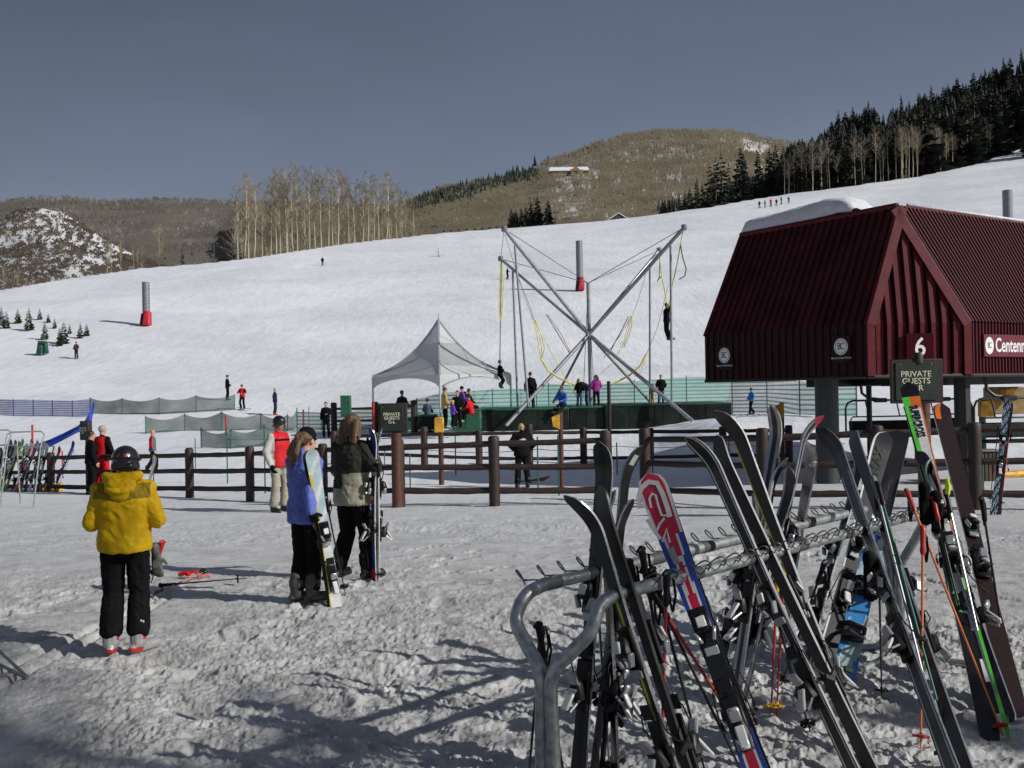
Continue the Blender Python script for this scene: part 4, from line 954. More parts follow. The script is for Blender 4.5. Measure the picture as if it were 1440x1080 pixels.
# things under the terminal
g = at(1415, 590, 29); mb = MB(); mb.box((at(1412, 563, 29)), (46*29/F, .6, 38*29/F), bev=.03); single(mb, 'control_cabinet', pm('tan_cabinet', (.30, .20, .09), .7, var=.2), (g.x, g.y, gz(g.x, g.y)), 'tan wooden lift control cabinet under the right end of the terminal', 'cabinet')
mb = MB(); mb.box(at(1417, 556, 28.4), (14*29/F, .3, 20*29/F), bev=.03); single(mb, 'yellow_pad', YEL, at(1417, 556, 28.4), 'yellow pad on the face of the tan lift cabinet', 'pad')
g = ground(1169, 669); s = g.y/F; mb = MB(); mb.lathe(g, [(.0, 0), (12.5*s, .0), (13*s, .05), (13*s, .35), (13.4*s, .36), (13*s, .38), (12.6*s, .62), (11*s, .64), (0, .645)], 20)
rb = thing('barrel', g, 'green barrel with a white notice at the thick column foot', 'barrel', world=True); part(mb, 'drum', pm('barrel_green', (.01, .12, .07), .5), rb); mb = MB(); mb.box(g+Vector((0, -12.9*s, .45)), (10*s, .012, .26)); part(mb, 'notice', WHITE, rb)
g = ground(1381, 676); s = g.y/F; mb = MB(); r = thing('litter_bin', g, 'brown slatted litter bin behind the fence at the right', 'bin', world=True)
for k in range(9): mb.box(g+Vector(((-22+k*5.4)*s, 0, 20*s)), (4.4*s, 30*s, 42*s), bev=.01)
part(mb, 'slats', pm('brown_slats', (.09, .06, .045), .8, var=.3), r); mb = MB(); mb.box(g+Vector((0, 0, 42.5*s)), (50*s, 34*s, 2.4*s), bev=.01); mb.tube([g+Vector((-24*s, 0, 40*s)), g+Vector((-24*s, 0, 58*s)), g+Vector((-20*s, 0, 61*s)), g+Vector((22*s, 0, 61*s))], 1.2*s, 6); part(mb, 'lid', STEELD, r)
g = ground(1420, 672); mb = MB(); mb.tube([g+Vector((-.5, 0, .05)), g+Vector((1.2, .3, .12))], .09, 8); single(mb, 'yellow_hose', YEL, g, 'yellow padded tube lying on the snow at the right edge', 'tube')

# ------------------------------------------------------------------ event tent
def tent():
    L = at(524, 530, 47.6); za = at(617, 450, 47.6).z; zf = at(617, 440, 47.6).z; ze = L.z
    S_ = Vector((-.0, 0, 0)); C = Vector((at(621, 530, 47.6).x, 47.6, 0)); a = C.x-L.x
    cor = [Vector((C.x-a, 47.6, ze)), Vector((C.x+.15, 47.6-a, ze)), Vector((C.x+a, 47.6, ze)), Vector((C.x-.15, 47.6+a, ze))]
    # keep the eave level, corners at a common height
    ap = Vector((C.x-.1, 47.6, za))
    r = thing('event_tent', (C.x, C.y, gz(C.x, C.y)), 'white peaked event tent with shade painted grey on its roof beside the jumping frame', 'tent', world=True)
    n, m = 16, 12
    for q in range(4):
        A, B = cor[q], cor[(q+1) % 4]; mb = MB()
        for j in range(m+1):
            s = j/m; zz = ze+(za-ze)*(.42*s+.58*s**2.6)
            for i in range(n+1):
                t = i/n; p = A.lerp(B, t).lerp(ap, s); p.z = zz-.12*(1-s)*s*math.sin(math.pi*t)*4*.4; mb.v.append(tuple(p))
        for j in range(m):
            for i in range(n):
                mb.f.append((j*(n+1)+i, j*(n+1)+i+1, (j+1)*(n+1)+i+1, (j+1)*(n+1)+i)); mb.m.append(1 if 4 <= j < 9 or (q == 0 and j < 9) else 0)  # middle band and left side in grey: shade put into the panel colour
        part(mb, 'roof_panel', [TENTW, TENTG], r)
        mb = MB()   # arched valance
        for i in range(n+1):
            t = i/n; p = A.lerp(B, t); d = .60-.52*math.sin(math.pi*t)**.6; mb.v.append(tuple(p)); mb.v.append(tuple(p-Vector((0, 0, d))))
        for i in range(n): mb.f.append((2*i, 2*i+2, 2*i+3, 2*i+1)); mb.m.append(0)
        part(mb, 'valance', TENTG if q == 0 else TENTW, r)  # left valance painted grey for its shaded side
        mb = MB(); b = Vector((A.x, A.y, gz(A.x, A.y)-.1)); mb.tube([b, A], .045, 8); part(mb, 'leg', pm('tent_leg', (.55, .56, .57), .4, .3), r)
    mb = MB()
    for q in range(4):
        pts = []
        for j in range(m+1):
            s = j/m; p = cor[q].lerp(ap, s); p.z = ze+(za-ze)*(.42*s+.58*s**2.6)+.02; pts.append(p)
        mb.tube(pts, .06, 6)
        A, B = cor[q], cor[(q+1) % 4]
    part(mb, 'seam', TENTG, r)
    mb = MB(); mb.tube([ap-Vector((0, 0, .3)), Vector((ap.x, ap.y, zf))], [.05, .015], 6); part(mb, 'finial', STEELD, r)
tent()

# ------------------------------------------------------------------ bungee frame and platform
def bungee():
    hub = at(828, 470, 46); base = at(828, 575, 46); r = thing('bungee_frame', (base.x, 46, gz(base.x, 46)), 'tall crossed grey pole frame for bungee trampolines', 'jumping frame', world=True)
    ST = pm('frame_steel', (.30, .315, .33), .4, .5, var=.15, vs=6)
    def pole(nm, a, b, rad):
        mb = MB(); mb.tube([a, a.lerp(b, .5), b], rad, 10); part(mb, nm, ST, r)
        if nm == 'arm': mb = MB(); mb.lathe(b-Vector((0, 0, .12)), [(.10, 0), (.13, .05), (.13, .22), (.08, .26)], 10); part(mb, 'pulley', STEELD, r)
    arms = {'a': at(709, 322, 43.5), 'b': at(704, 364, 48.5), 'c': at(962, 320, 43.5), 'd': at(927, 352, 49)}
    for k, e in arms.items(): pole('arm', hub, e, .085 if k in 'ac' else .07)
    for e, rad in ((at(712, 598, 43.8), .085), (at(974, 592, 43.4), .085), (at(915, 566, 49), .07), (at(778, 566, 49), .06)): pole('leg', hub, e, rad)
    pole('mast', at(831, 575, 46), at(827, 398, 46), .09)
    for a, b in (((716+4, 572), (721, 379, 48.2)), ((735, 572), (724, 345, 43.8)), ((914, 572), (914, 376, 48.6)), ((945, 572), (943, 345, 44))):
        y = b[2]; pole('upright', at(a[0]+8 if a[0] < 800 else a[0], a[1], y), at(b[0], b[1], y), .055)
    mb = MB(); mt = at(827, 398, 46)
    for e in arms.values(): mb.tube([mt, e], .016, 4)
    for (x, y) in ((820, 560), (836, 560)): mb.tube([mt, at(x, y, 46)], .014, 4)
    mb.tube([arms['a'], at(704, 364, 48.5)], .012, 4)
    mb.tube([at(703, 508, 47), at(705, 366, 48.5)], .03, 6)
    part(mb, 'cable', ROPE, r)
    def cord(pts, mat, rad, nm='bungee_cord'):
        mb = MB(); P_ = [at(*p) for p in pts]; mb.tube(P_, rad, 6); part(mb, nm, mat, r)
    rr = random.Random(2)
    for dx in (-2, 1, 3): cord([(705+dx*.5, 372, 47.5), (705+dx, 400, 47.4), (704+dx, 425, 47.3), (704+dx*.3, 450, 47.2)], BUNG, .02)
    cord([(961, 322, 43.6), (957, 343, 43.7), (952, 372, 44), (946, 398, 44.2), (941, 430, 44.5)], BUNG, .025)
    cord([(957, 344, 43.7), (960, 362, 43.8), (965, 378, 43.9), (963, 388, 43.9), (955, 393, 43.9)], ROPE, .03)
    cord([(928, 366, 47), (930, 385, 46), (936, 415, 45.5), (938, 428, 45)], BUNG, .028)
    cord([(928, 366, 47), (927, 390, 46.7), (924, 396, 46.7), (930, 388, 46.7)], ROPE, .025)
    cord([(928, 366, 47), (927, 353, 49)], ROPE, .015)
    for (p, c_) in ((((710, 330, 43.6), (735, 410, 44), (750, 450, 44.2)), ROPE), (((725, 380, 47), (745, 430, 46), (751, 450, 45.5)), ROPE)): cord(p, c_, .012)
    for dx in (0, 3, 6): cord([(751+dx*.3, 450, 44.2), (755+dx, 470, 44.2), (758+dx*1.3, 490, 44.3), (760+dx*.2, 506, 44.3)], BUNG, .02)
    cord([(751, 450, 44.2), (775, 495, 44.6), (800, 540, 45), (812, 560, 45.5)], BUNG, .014)
    cord([(761, 505, 44.3), (770, 520, 44.3), (785, 531, 44.4), (808, 541, 44.6)], BUNG, .045)
    cord([(756, 486, 44.2), (759, 505, 44.2)], WHITE, .02)
    cord([(768, 442, 46), (785, 470, 46), (803, 500, 46)], REDROPE, .022); cord([(770, 443, 46.3), (788, 468, 46.3), (802, 495, 46.3)], ROPE, .014)
    cord([(884, 445, 46), (870, 472, 46), (855, 500, 46)], REDROPE, .022); cord([(886, 448, 46.2), (873, 470, 46.2), (848, 505, 46)], ROPE, .014)
    cord([(908, 385, 47), (898, 420, 46.5), (890, 442, 46)], ROPE, .012)
    for dx in (0, 3, 6): cord([(889-dx*.3, 444, 45.8), (888-dx, 462, 45.8), (880-dx*.6, 484, 45.8), (873+dx, 489, 45.8), (872+dx, 480, 45.8)], BUNG, .016)
    cord([(872, 492, 45.8), (860, 512, 45.8), (845, 525, 45.8)], BUNG, .014)
    cord([(940, 400, 45), (925, 460, 45), (909, 498, 45)], ROPE, .012)
    cord([(909, 498, 45), (900, 515, 45), (885, 528, 45), (862, 540, 45)], BUNG, .045); cord([(908, 500, 45), (902, 522, 45), (893, 530, 45)], BUNG, .015)
    return r
bungee()
def padblock(px0, px1, py0, py1, y, dep, label, top=GRN, side=MATD):
    a = at(px0, py1, y); b = at(px1, py0, y); h = b.z-a.z+.15; w = b.x-a.x; c = Vector(((a.x+b.x)/2, y+dep/2, a.z-.15))
    r = thing('landing_mat', c, label, 'mat', world=True)
    mb = MB(); mb.box(c+Vector((0, 0, h/2-.04)), (w, dep, h-.08), bev=.04); 
    k = max(2, int(w/1.1))
    for i in range(1, k): mb.box(c+Vector((-w/2+w*i/k, -dep/2-.003, h/2)), (.05, .03, h*.8))
    part(mb, 'padding', side, r)
    mb = MB(); mb.box(c+Vector((0, 0, h-.04)), (w*1.005, dep*1.01, .10), bev=.03); part(mb, 'cover', top, r)
padblock(672, 800, 573, 604, 44.6, 4.5, 'dark landing mat with green cover at the left of the jumping platform')
padblock(800.5, 850, 571, 603, 44.7, 4.5, 'dark landing mat behind the seated person in blue')
padblock(850.5, 1029, 566, 600, 44.5, 4.8, 'long dark landing mat at the right of the jumping platform', side=MATD, top=pm('dark_green_vinyl', (.008, .035, .02), .5))
padblock(636, 676, 575, 601, 43.2, 1.6, 'green padded bench block where the child in red sits', side=GRN)
padblock(586, 614, 583, 600, 44.4, 1.2, 'small dark padded block left of the tent group')
padblock(540, 600, 588, 603, 46.5, 1.4, 'green padded block low behind the guests sign', side=GRN)
mb = MB(); g = at(486, 571, 40); mb.box(at(486.5, 571, 40), (14*40/F, .3, 30*40/F), bev=.02); mb.tube([at(486, 570, 40)-Vector((0, 0, 0)), at(486, 612, 40)], .05, 8); single(mb, 'green_notice_board', GRN, (g.x, g.y, gz(g.x, g.y)), 'green notice box on a stake behind the long-haired man', 'notice board')
mb = MB(); q = at(735, 518, 45.5); mb.box(at(710, 540, 47.0)+Vector((0, 0, 0)), (.02, .02, .02)) if 0 else None
# wrapped green equipment on the slope
g = ground(60, 500); s = g.y/F; mb = MB(); mb.box(g+Vector((-3*s, 0, 9.5*s)), (9*s, 8*s, 20*s), Matrix.Rotation(.1, 3, 'Y'), taper=.8, bev=1.5*s); mb.box(g+Vector((4*s, 1*s, 10.5*s)), (6*s, 7*s, 17*s), Matrix.Rotation(-.08, 3, 'Y'), taper=.85, bev=1.5*s)
mb.box(g+Vector((1*s, -2*s, 18*s)), (12*s, 6*s, 4*s), bev=1*s); single(mb, 'wrapped_equipment', pm('green_tarp', (.008, .06, .04), .6, var=.4, vs=2), g, 'dark green tarp wrapped equipment standing by the young spruces', 'equipment')
# ------------------------------------------------------------------ people
SKIN = pm('skin', (.48, .27, .19), .55, var=.08, vs=20)
LIP = pm('lips', (.30, .10, .09), .5)
EYEM = pm('eye', (.02, .015, .015), .25)
V = Vector
def capsule(mb, a, b, ra, rb, n=10, flat=1., mi=0):
    a, b = V(a), V(b); d = b-a; L_ = d.length
    if L_ < 1e-5: d = V((0, 0, 1)); L_ = 1e-5
    u = d/L_; pts = []; rs = []
    for k in (80, 55, 25, 0):
        t = math.radians(k); pts.append(a-u*ra*math.sin(t)); rs.append(ra*math.cos(t))
    for k in (0, 25, 55, 80):
        t = math.radians(k); pts.append(b+u*rb*math.sin(t)); rs.append(rb*math.cos(t))
    mb.tube(pts, rs, n, mi, flat=flat)
def ellipsoid(mb, c, r, rot=None, n=14, m=9):
    R = rot.to_matrix() if isinstance(rot, Euler) else (rot or Matrix.Identity(3)); o = len(mb.v)
    for i in range(m+1):
        ph = math.pi*(i+.02)/(m+.04)
        for j in range(n):
            th = 2*math.pi*j/n; mb.v.append(tuple(V(c)+R @ V((r[0]*math.sin(ph)*math.cos(th), r[1]*math.sin(ph)*math.sin(th), r[2]*math.cos(ph)))))
    for i in range(m):
        for j in range(n): mb.f.append((o+i*n+j, o+i*n+(j+1) % n, o+(i+1)*n+(j+1) % n, o+(i+1)*n+j)); mb.m.append(0)
    mb.f.append(tuple(o+j for j in reversed(range(n)))); mb.m.append(0); mb.f.append(tuple(o+m*n+j for j in range(n))); mb.m.append(0)
def organic(mb, name, mats, root, voxel=.02, smooth=3, wr=0., wscale=14., colf=None, seed=0):
    """fuse overlapping volumes into one continuous skin; optional cloth wrinkles; colf(x,y,z)->material slot"""
    ob = mb.build('tmp', mats, None, True); md = ob.modifiers.new('r', 'REMESH'); md.mode = 'VOXEL'; md.voxel_size = voxel; md.use_smooth_shade = True
    if smooth: sm = ob.modifiers.new('s', 'SMOOTH'); sm.iterations = smooth; sm.factor = .5
    dg = bpy.context.evaluated_depsgraph_get(); me = bpy.data.meshes.new_from_object(ob.evaluated_get(dg)); old = ob.data; bpy.data.objects.remove(ob); bpy.data.meshes.remove(old)
    me.name = name; n = len(me.vertices)
    if n and wr:
        co = np.zeros(n*3); me.vertices.foreach_get('co', co); co = co.reshape(-1, 3); no = np.zeros(n*3); me.vertices.foreach_get('normal', no); no = no.reshape(-1, 3)
        x = co[:, 0]*1.0+co[:, 1]*.8; z = co[:, 2]; q = 1.3*fbm(x*4+seed, z*3, 2, 5)
        w = 1-2*np.abs(fbm((x*.8+z*.55)*wscale*.75+seed+q, (z-x*.35)*wscale*.75+q, 3, 8+seed)); w2 = 1-2*np.abs(fbm(x*wscale*2.2+q, z*wscale*1.1-q, 2, 31+seed)); co += no*(((w-.55)+.15*(w2-.5))*wr)[:, None]
        me.vertices.foreach_set('co', co.ravel())
    me.materials.clear()
    for m in (mats if isinstance(mats, (list, tuple)) else [mats]): me.materials.append(m)
    if colf and n:
        for p in me.polygons: p.material_index = colf(*p.center)
    me.polygons.foreach_set('use_smooth', [True]*len(me.polygons)); me.update()
    o = bpy.data.objects.new(name, me); COL.objects.link(o); o.parent = root; return o
DEF = dict(pelvis=(0, 0, .95), waist=(0, 0, 1.10), chest=(0, 0, 1.30), neck=(0, -.01, 1.46), head=(0, .02, 1.62),
           sL=(-.18, 0, 1.40), eL=(-.25, -.03, 1.13), wL=(-.25, .06, .89), sR=(.18, 0, 1.40), eR=(.25, -.03, 1.13), wR=(.25, .06, .89),
           hL=(-.09, 0, .91), kL=(-.11, .03, .50), aL=(-.12, -.03, .10), tL=(-.14, .13, .045), hR=(.09, 0, .91), kR=(.11, .03, .50), aR=(.12, -.03, .10), tR=(.14, .13, .045), hand=.0)
def hand_prims(mb, w, d, pn, side, r=.0088, curl=.5, sc_=1.):
    """w wrist, d finger direction, pn palm normal (curl side)"""
    d = V(d).normalized(); pn = V(pn); pn = (pn-d*pn.dot(d)).normalized(); s = d.cross(pn)*side; w = V(w)
    pc = w+d*.05*sc_
    for k in (-1.3, -.45, .45, 1.3): capsule(mb, w+s*k*.012, w+d*.088*sc_+s*k*.020*sc_, r*1.5, r*1.25, 8)
    for k, ln in zip((-1.5, -.5, .5, 1.5), (.062, .075, .080, .070)):
        b = w+d*.090*sc_+s*k*.0195*sc_; a1 = curl*.8; d1 = d*math.cos(a1)+pn*math.sin(a1); p1 = b+d1*ln*.5*sc_; a2 = curl*1.9; d2 = d*math.cos(a2)+pn*math.sin(a2); p2 = p1+d2*ln*.32*sc_; a3 = curl*2.6; d3 = d*math.cos(a3)+pn*math.sin(a3); p3 = p2+d3*ln*.25*sc_
        capsule(mb, b, p1, r*1.05, r, 8); capsule(mb, p1, p2, r, r*.92, 8); capsule(mb, p2, p3, r*.92, r*.8, 8)
    t0 = w+d*.022*sc_+s*.026*sc_; t1 = t0+(d*.55+s*.75+pn*.25).normalized()*.042*sc_; t2 = t1+(d*.8+s*.25+pn*.55).normalized()*.034*sc_
    capsule(mb, t0, t1, r*1.35, r*1.1, 8); capsule(mb, t1, t2, r*1.1, r*.9, 8)
def person(P, H, label, face=0., pose=None, jacket=None, pants=None, boots=None, glove=None, head='hair', headm=None, skin=SKIN, big=0, bulk=1., jlen=.84, colf=None, hair_len=0., hoodup=False, group=None, hat=None, goggles=None, pantsbulk=1., pcolf=None, bcolf=None, hoodm=None, hands=(None, None), wr=None, kid=False, looseleg=.0, headtilt=0., cutz=.06):
    """face: heading in degrees, 0 = away from the camera (+Y), 90 = towards the left"""
    J = dict(DEF)
    if pose: J.update(pose)
    if kid:
        J['head'] = (J['head'][0], J['head'][1], J['head'][2]+.02)
    s = H/1.76; root = thing('person', P, label, 'person', group, rz=math.radians(face)); root.scale = (s, s, s)
    vox = {0: .034, 1: .018, 2: .0085}[big]; j = {k: V(v) if isinstance(v, tuple) else v for k, v in J.items()}
    b = bulk
    # ---- body: head, neck, torso, limbs and hands in one skin
    hs = 1.15 if kid else 1.0
    mb = MB(); hd = j['head']
    Rh = Euler((headtilt, 0, 0))
    def hp(x, y, z): return hd+Rh.to_matrix() @ V((x*hs, y*hs, z*hs))
    ellipsoid(mb, hp(0, -.01, .02), (.076*hs, .094*hs, .098*hs), Rh); ellipsoid(mb, hp(0, .022, -.045), (.056*hs, .066*hs, .070*hs), Rh)
    capsule(mb, hp(0, .088, .005), hp(0, .102, -.022), .010, .014, 8)             # nose
    capsule(mb, hp(-.018, .085, -.062), hp(.018, .085, -.062), .009, .009, 8)     # mouth
    capsule(mb, hp(0, .07, -.095), hp(0, .072, -.098), .016, .016, 8)             # chin
    for sx in (-1, 1): ellipsoid(mb, hp(sx*.077, -.008, -.008), (.012, .022, .033)); capsule(mb, hp(sx*.02, .083, .03), hp(sx*.045, .074, .03), .008, .008, 6)
    capsule(mb, hd-V((0, .02, .05)), j['neck']-V((0, 0, .04)), .055, .062)
    capsule(mb, j['neck']-V((0, 0, .06)), j['chest'], .09, .13); capsule(mb, j['chest'], j['pelvis'], .13, .13)
    for q in 'LR':
        capsule(mb, j['s'+q], j['e'+q], .050, .038); capsule(mb, j['e'+q], j['w'+q], .038, .026)
        capsule(mb, j['h'+q], j['k'+q], .080, .050); capsule(mb, j['k'+q], j['a'+q], .050, .036); capsule(mb, j['a'+q]-V((0, .02, .03)), j['t'+q], .035, .026)
        capsule(mb, j['s'+q], j['chest']+V((0, 0, .02)), .06, .1)
    for q, sd_ in (('L', -1), ('R', 1)):
        h = hands[0 if q == 'L' else 1]; fd = (j['w'+q]-j['e'+q]).normalized()
        d, pn, cu = h if h else (fd, V((-sd_*1., .15, 0)), .55)
        if big: hand_prims(mb, j['w'+q], d, pn, sd_, r=.0095 if big == 2 else .012, curl=cu)
        else: capsule(mb, j['w'+q], j['w'+q]+V(d).normalized()*.09, .035, .03)
    def face_col(x, y, z):
        if (V((x, y, z))-hp(0, .094, -.062)).length < .024*(1 if big == 2 else 1.2): return 1
        return 0
    bodyo = organic(mb, 'body', [skin, LIP], root, vox if big < 2 else .0075, 2, colf=face_col if big else None)
    if big:
        for sx in (-1, 1):
            mb = MB(); ellipsoid(mb, hp(sx*.031, .083, .008), (.013, .008, .008), n=10, m=6); part(mb, 'eye', EYEM, root).parent = bodyo
    # ---- trousers
    pb = pantsbulk; mb = MB(); ellipsoid(mb, j['pelvis']-V((0, 0, .02)), (.155*pb, .125*pb, .13))
    for q in 'LR':
        capsule(mb, j['h'+q], j['k'+q], .098*pb, .080*pb); cut = j['a'+q]+V((0, 0, cutz)); capsule(mb, j['k'+q], cut, .080*pb, .084*pb+looseleg)
    organic(mb, 'trousers', pants if isinstance(pants, list) else [pants], root, vox*1.15, 2, wr=(.015 if big == 2 else .012 if big else 0) if wr is None else wr, wscale=11, colf=pcolf, seed=3)
    # ---- boots
    for q in 'LR':
        mb = MB(); a, t = j['a'+q], j['t'+q]; capsule(mb, a+V((0, -.01, .15)), a+V((0, -.01, -.0)), .068, .066); f = (t-a); f.z = 0; f = f.normalized()
        lo = min(a.z, t.z)
        capsule(mb, a+V((0, -.0, -.045)), a+f*.17+V((0, 0, -.045)), .052, .046); capsule(mb, a-f*.055+V((0, 0, -.05)), a+f*.2+V((0, 0, -.062)), .04, .036)
        organic(mb, 'boot', boots if isinstance(boots, list) else [boots], root, vox, 1, colf=bcolf)
    # ---- jacket
    mb = MB(); ch, wa, pe = j['chest'], j['waist'], j['pelvis']; up = (ch-pe).normalized(); hem = pe+up*(jlen-.95+.06)
    nk = j['neck']; low = hem-up*.055
    rings = [(low, .186, .142), (low+up*.03, .196, .150), (hem+up*.05, .192, .146), (wa.lerp(hem, .4), .182, .134), (wa, .178, .130), (wa.lerp(ch, .5), .190, .134), (ch, .200, .136), (ch.lerp(nk, .35), .192, .128), (ch.lerp(nk, .65), .150, .108), (ch.lerp(nk, .9), .095, .085), (nk+V((0, 0, .01)), .062, .062)]
    o0 = len(mb.v); nn = 20
    for i, (c_, rx, ry) in enumerate(rings):
        t_ = (rings[min(i+1, len(rings)-1)][0]-rings[max(i-1, 0)][0]).normalized(); yv = t_.cross(V((1, 0, 0))).normalized(); yv = yv if yv.y > 0 or abs(t_.y) > .9 else -yv
        for q_ in range(nn):
            an = 2*math.pi*q_/nn; cx, sy = math.cos(an), math.sin(an); cx = math.copysign(abs(cx)**.85, cx); mb.v.append(tuple(c_+V((1, 0, 0))*(rx*b*cx)+yv*(ry*b*sy)))
    for i in range(len(rings)-1):
        for q_ in range(nn): mb.f.append((o0+i*nn+q_, o0+i*nn+(q_+1) % nn, o0+(i+1)*nn+(q_+1) % nn, o0+(i+1)*nn+q_)); mb.m.append(0)
    mb.f.append(tuple(o0+q_ for q_ in reversed(range(nn)))); mb.m.append(0); mb.f.append(tuple(o0+(len(rings)-1)*nn+q_ for q_ in range(nn))); mb.m.append(0)
    capsule(mb, j['neck']-V((0, 0, .07)), j['neck']+V((0, .0, .015)), .095*b, .068)
    for q in 'LR':
        capsule(mb, j['s'+q]*.92+ch*.08+V((0, 0, -.01)), j['e'+q], .076*b, .060*b); capsule(mb, j['e'+q], j['w'+q]*.93+j['e'+q]*.07, .060*b, .048*b)
        capsule(mb, j['s'+q], j['neck']-V((0, 0, .05)), .066*b, .07)
    if hoodm: capsule(mb, j['neck']+V((-.06, -.02, .0)), j['neck']+V((.06, -.02, .0)), .045, .045)
    organic(mb, 'jacket', jacket if isinstance(jacket, list) else [jacket], root, vox*1.15, 3, wr=(.015 if big == 2 else .010 if big else 0) if wr is None else wr, wscale=9, colf=colf, seed=1)
    if hoodm:
        mb = MB(); nk = j['neck']; R_h = Euler((.35, 0, 0))
        ellipsoid(mb, nk+V((0, -.105, -.055)), (.125, .062, .100), R_h); ellipsoid(mb, nk+V((0, -.125, -.115)), (.085, .045, .055), R_h)
        pts = [nk+V((.135*math.sin(a), -.02-.075*math.cos(a), .045-.02*math.cos(a))) for a in np.linspace(-1.9, 1.9, 13)]
        mb.tube(pts, [.022, .032, .038, .041, .042, .042, .042, .042, .042, .041, .038, .032, .022], 10)
        pts = [nk+V((.105*math.sin(a), -.075-.085*math.cos(a), -.015-.07*math.cos(a))) for a in np.linspace(-1.5, 1.5, 11)]; mb.tube(pts, .03, 8)
        organic(mb, 'hood', [jacket[0]], root, .009, 2, wr=.014, wscale=13, seed=9)
    # ---- gloves
    if glove:
        for q, sd_ in (('L', -1), ('R', 1)):
            h = hands[0 if q == 'L' else 1]; fd = (j['w'+q]-j['e'+q]).normalized(); d, pn, cu = h if h else (fd, V((-sd_*1., .15, 0)), .55)
            mb = MB()
            if big: hand_prims(mb, j['w'+q], d, pn, sd_, r=.0135 if big == 2 else .016, curl=cu, sc_=1.08)
            else: capsule(mb, j['w'+q], j['w'+q]+V(d).normalized()*.09, .05, .042)
            capsule(mb, j['w'+q]-fd*.07, j['w'+q]+fd*.01, .047 if big else .05, .036)
            organic(mb, 'glove', [glove], root, min(vox*.8, .02) if big else vox, 1)
    # ---- hair / headgear
    if head in ('hair', 'long'):
        mb = MB(); ellipsoid(mb, hp(0, -.022, .035), (.087*hs, .098*hs, .098*hs), Rh)
        if head == 'long' or hair_len:
            L_ = hair_len or .25
            for k in range(7):
                x = (k-3)*.027; capsule(mb, hp(x, -.055, .03), hp(x*1.25, -.085-.02*math.cos(k), -.05-L_*.45), .045, .04, 8); capsule(mb, hp(x*1.25, -.085, -.05-L_*.45), hp(x*1.1, -.085, -L_-.02*math.sin(k*2.3)), .04, .018, 8)
            for sx in (-1, 1): capsule(mb, hp(sx*.072, .0, .04), hp(sx*.078, -.02, -.10), .028, .03, 8); capsule(mb, hp(sx*.078, -.02, -.10), hp(sx*.08, -.045, -L_*.8), .03, .02, 8)
        organic(mb, 'hair', [headm], root, vox*.8 if big else .03, 1, wr=.005 if big else 0, wscale=28 if 1 else 9, seed=6)
    elif head == 'helmet':
        mb = MB(); ellipsoid(mb, hp(0, -.012, .045), (.112*hs, .132*hs, .118*hs), Rh, 20, 12); 
        for sx in (-1, 1): ellipsoid(mb, hp(sx*.088, -.005, -.02), (.030, .06, .062), Rh)
        capsule(mb, hp(-.06, -.09, -.03), hp(.06, -.09, -.03), .035, .035)
        hel = organic(mb, 'helmet', headm if isinstance(headm, list) else [headm], root, vox if big else .03, 2, colf=hat)
        if big:
            mb = MB(); pts = []
            for k in range(25):
                a = k/24*2*math.pi; pts.append(hp(.116*math.cos(a), -.01+.137*math.sin(a), .045+.012*math.sin(a)))
            mb.tube(pts, .012, 6, flat=.6); part(mb, 'goggle_strap', pm('strap_black', (.015, .015, .016), .7), root).parent = hel
    elif head == 'cap':
        mb = MB(); ellipsoid(mb, hp(0, -.012, .045), (.088*hs, .104*hs, .098*hs), Rh); organic(mb, 'hat', [headm], root, vox if big else .03, 1)
    if goggles:
        mb = MB(); ellipsoid(mb, hp(0, .085, .012), (.062, .032, .032)); organic(mb, 'goggles', [goggles], root, vox if big else .03, 1)
    root['_w'] = 1; del root['_w']
    return root

def cloth(name, c, rough=.7, **k):
    k.setdefault('spec', .12); return pm(name, c, rough, var=k.pop('var', .12), vs=k.pop('vs', 9), bump=k.pop('bump', .14), bs=k.pop('bs', 60), **k)
C_YEL = cloth('yellow_shell', (.58, .355, .008), .55, var=.06); C_YELD = cloth('mustard_yoke', (.24, .17, .012), .55)
C_BLK = cloth('black_cloth', (.0055, .0055, .0065), .85); C_DK = cloth('charcoal_cloth', (.035, .036, .042), .75); C_NAVY = cloth('navy_cloth', (.010, .013, .030), .75)
C_PUR = cloth('periwinkle_shell', (.115, .15, .46), .55); C_OLV = cloth('dark_olive_cloth', (.030, .031, .026), .8); C_KHA = cloth('khaki_shell', (.30, .29, .22), .75)
C_RED = cloth('red_cloth', (.52, .012, .018), .6); C_REDO = cloth('red_orange_vest', (.50, .018, .022), .55); C_GRY = cloth('light_grey_sleeve', (.42, .42, .41), .7); C_TAN = cloth('khaki_trousers', (.33, .31, .24), .8)
C_BLU = cloth('royal_blue_cloth', (.02, .10, .40), .6); C_LBL = cloth('bright_blue_cloth', (.03, .20, .62), .6); C_VIO = cloth('violet_cloth', (.16, .06, .48), .65); C_MAG = cloth('plum_cloth', (.24, .03, .20), .65)
C_TANJ = cloth('sand_jacket', (.40, .29, .13), .75); C_SLT = cloth('slate_cloth', (.09, .12, .16), .75); C_ICE = cloth('ice_blue_cloth', (.30, .42, .52), .7); C_JEAN = cloth('jeans', (.07, .10, .17), .8); C_BROWN = cloth('brown_cloth', (.09, .06, .04), .8)
H_BR = pm('brown_hair', (.10, .052, .024), .5, var=.6, vs=60, bump=.8, bs=90); H_DK = pm('dark_hair', (.018, .013, .011), .5, var=.3, vs=30); H_GR = pm('grey_hair', (.30, .28, .26), .6, var=.3, vs=30); H_BL = pm('blond_hair', (.36, .25, .10), .5, var=.3, vs=30)
HLM = pm('helmet_black', (.010, .010, .012), .34, var=.2, coat=.4); HLMR = pm('helmet_red', (.26, .02, .02), .4)
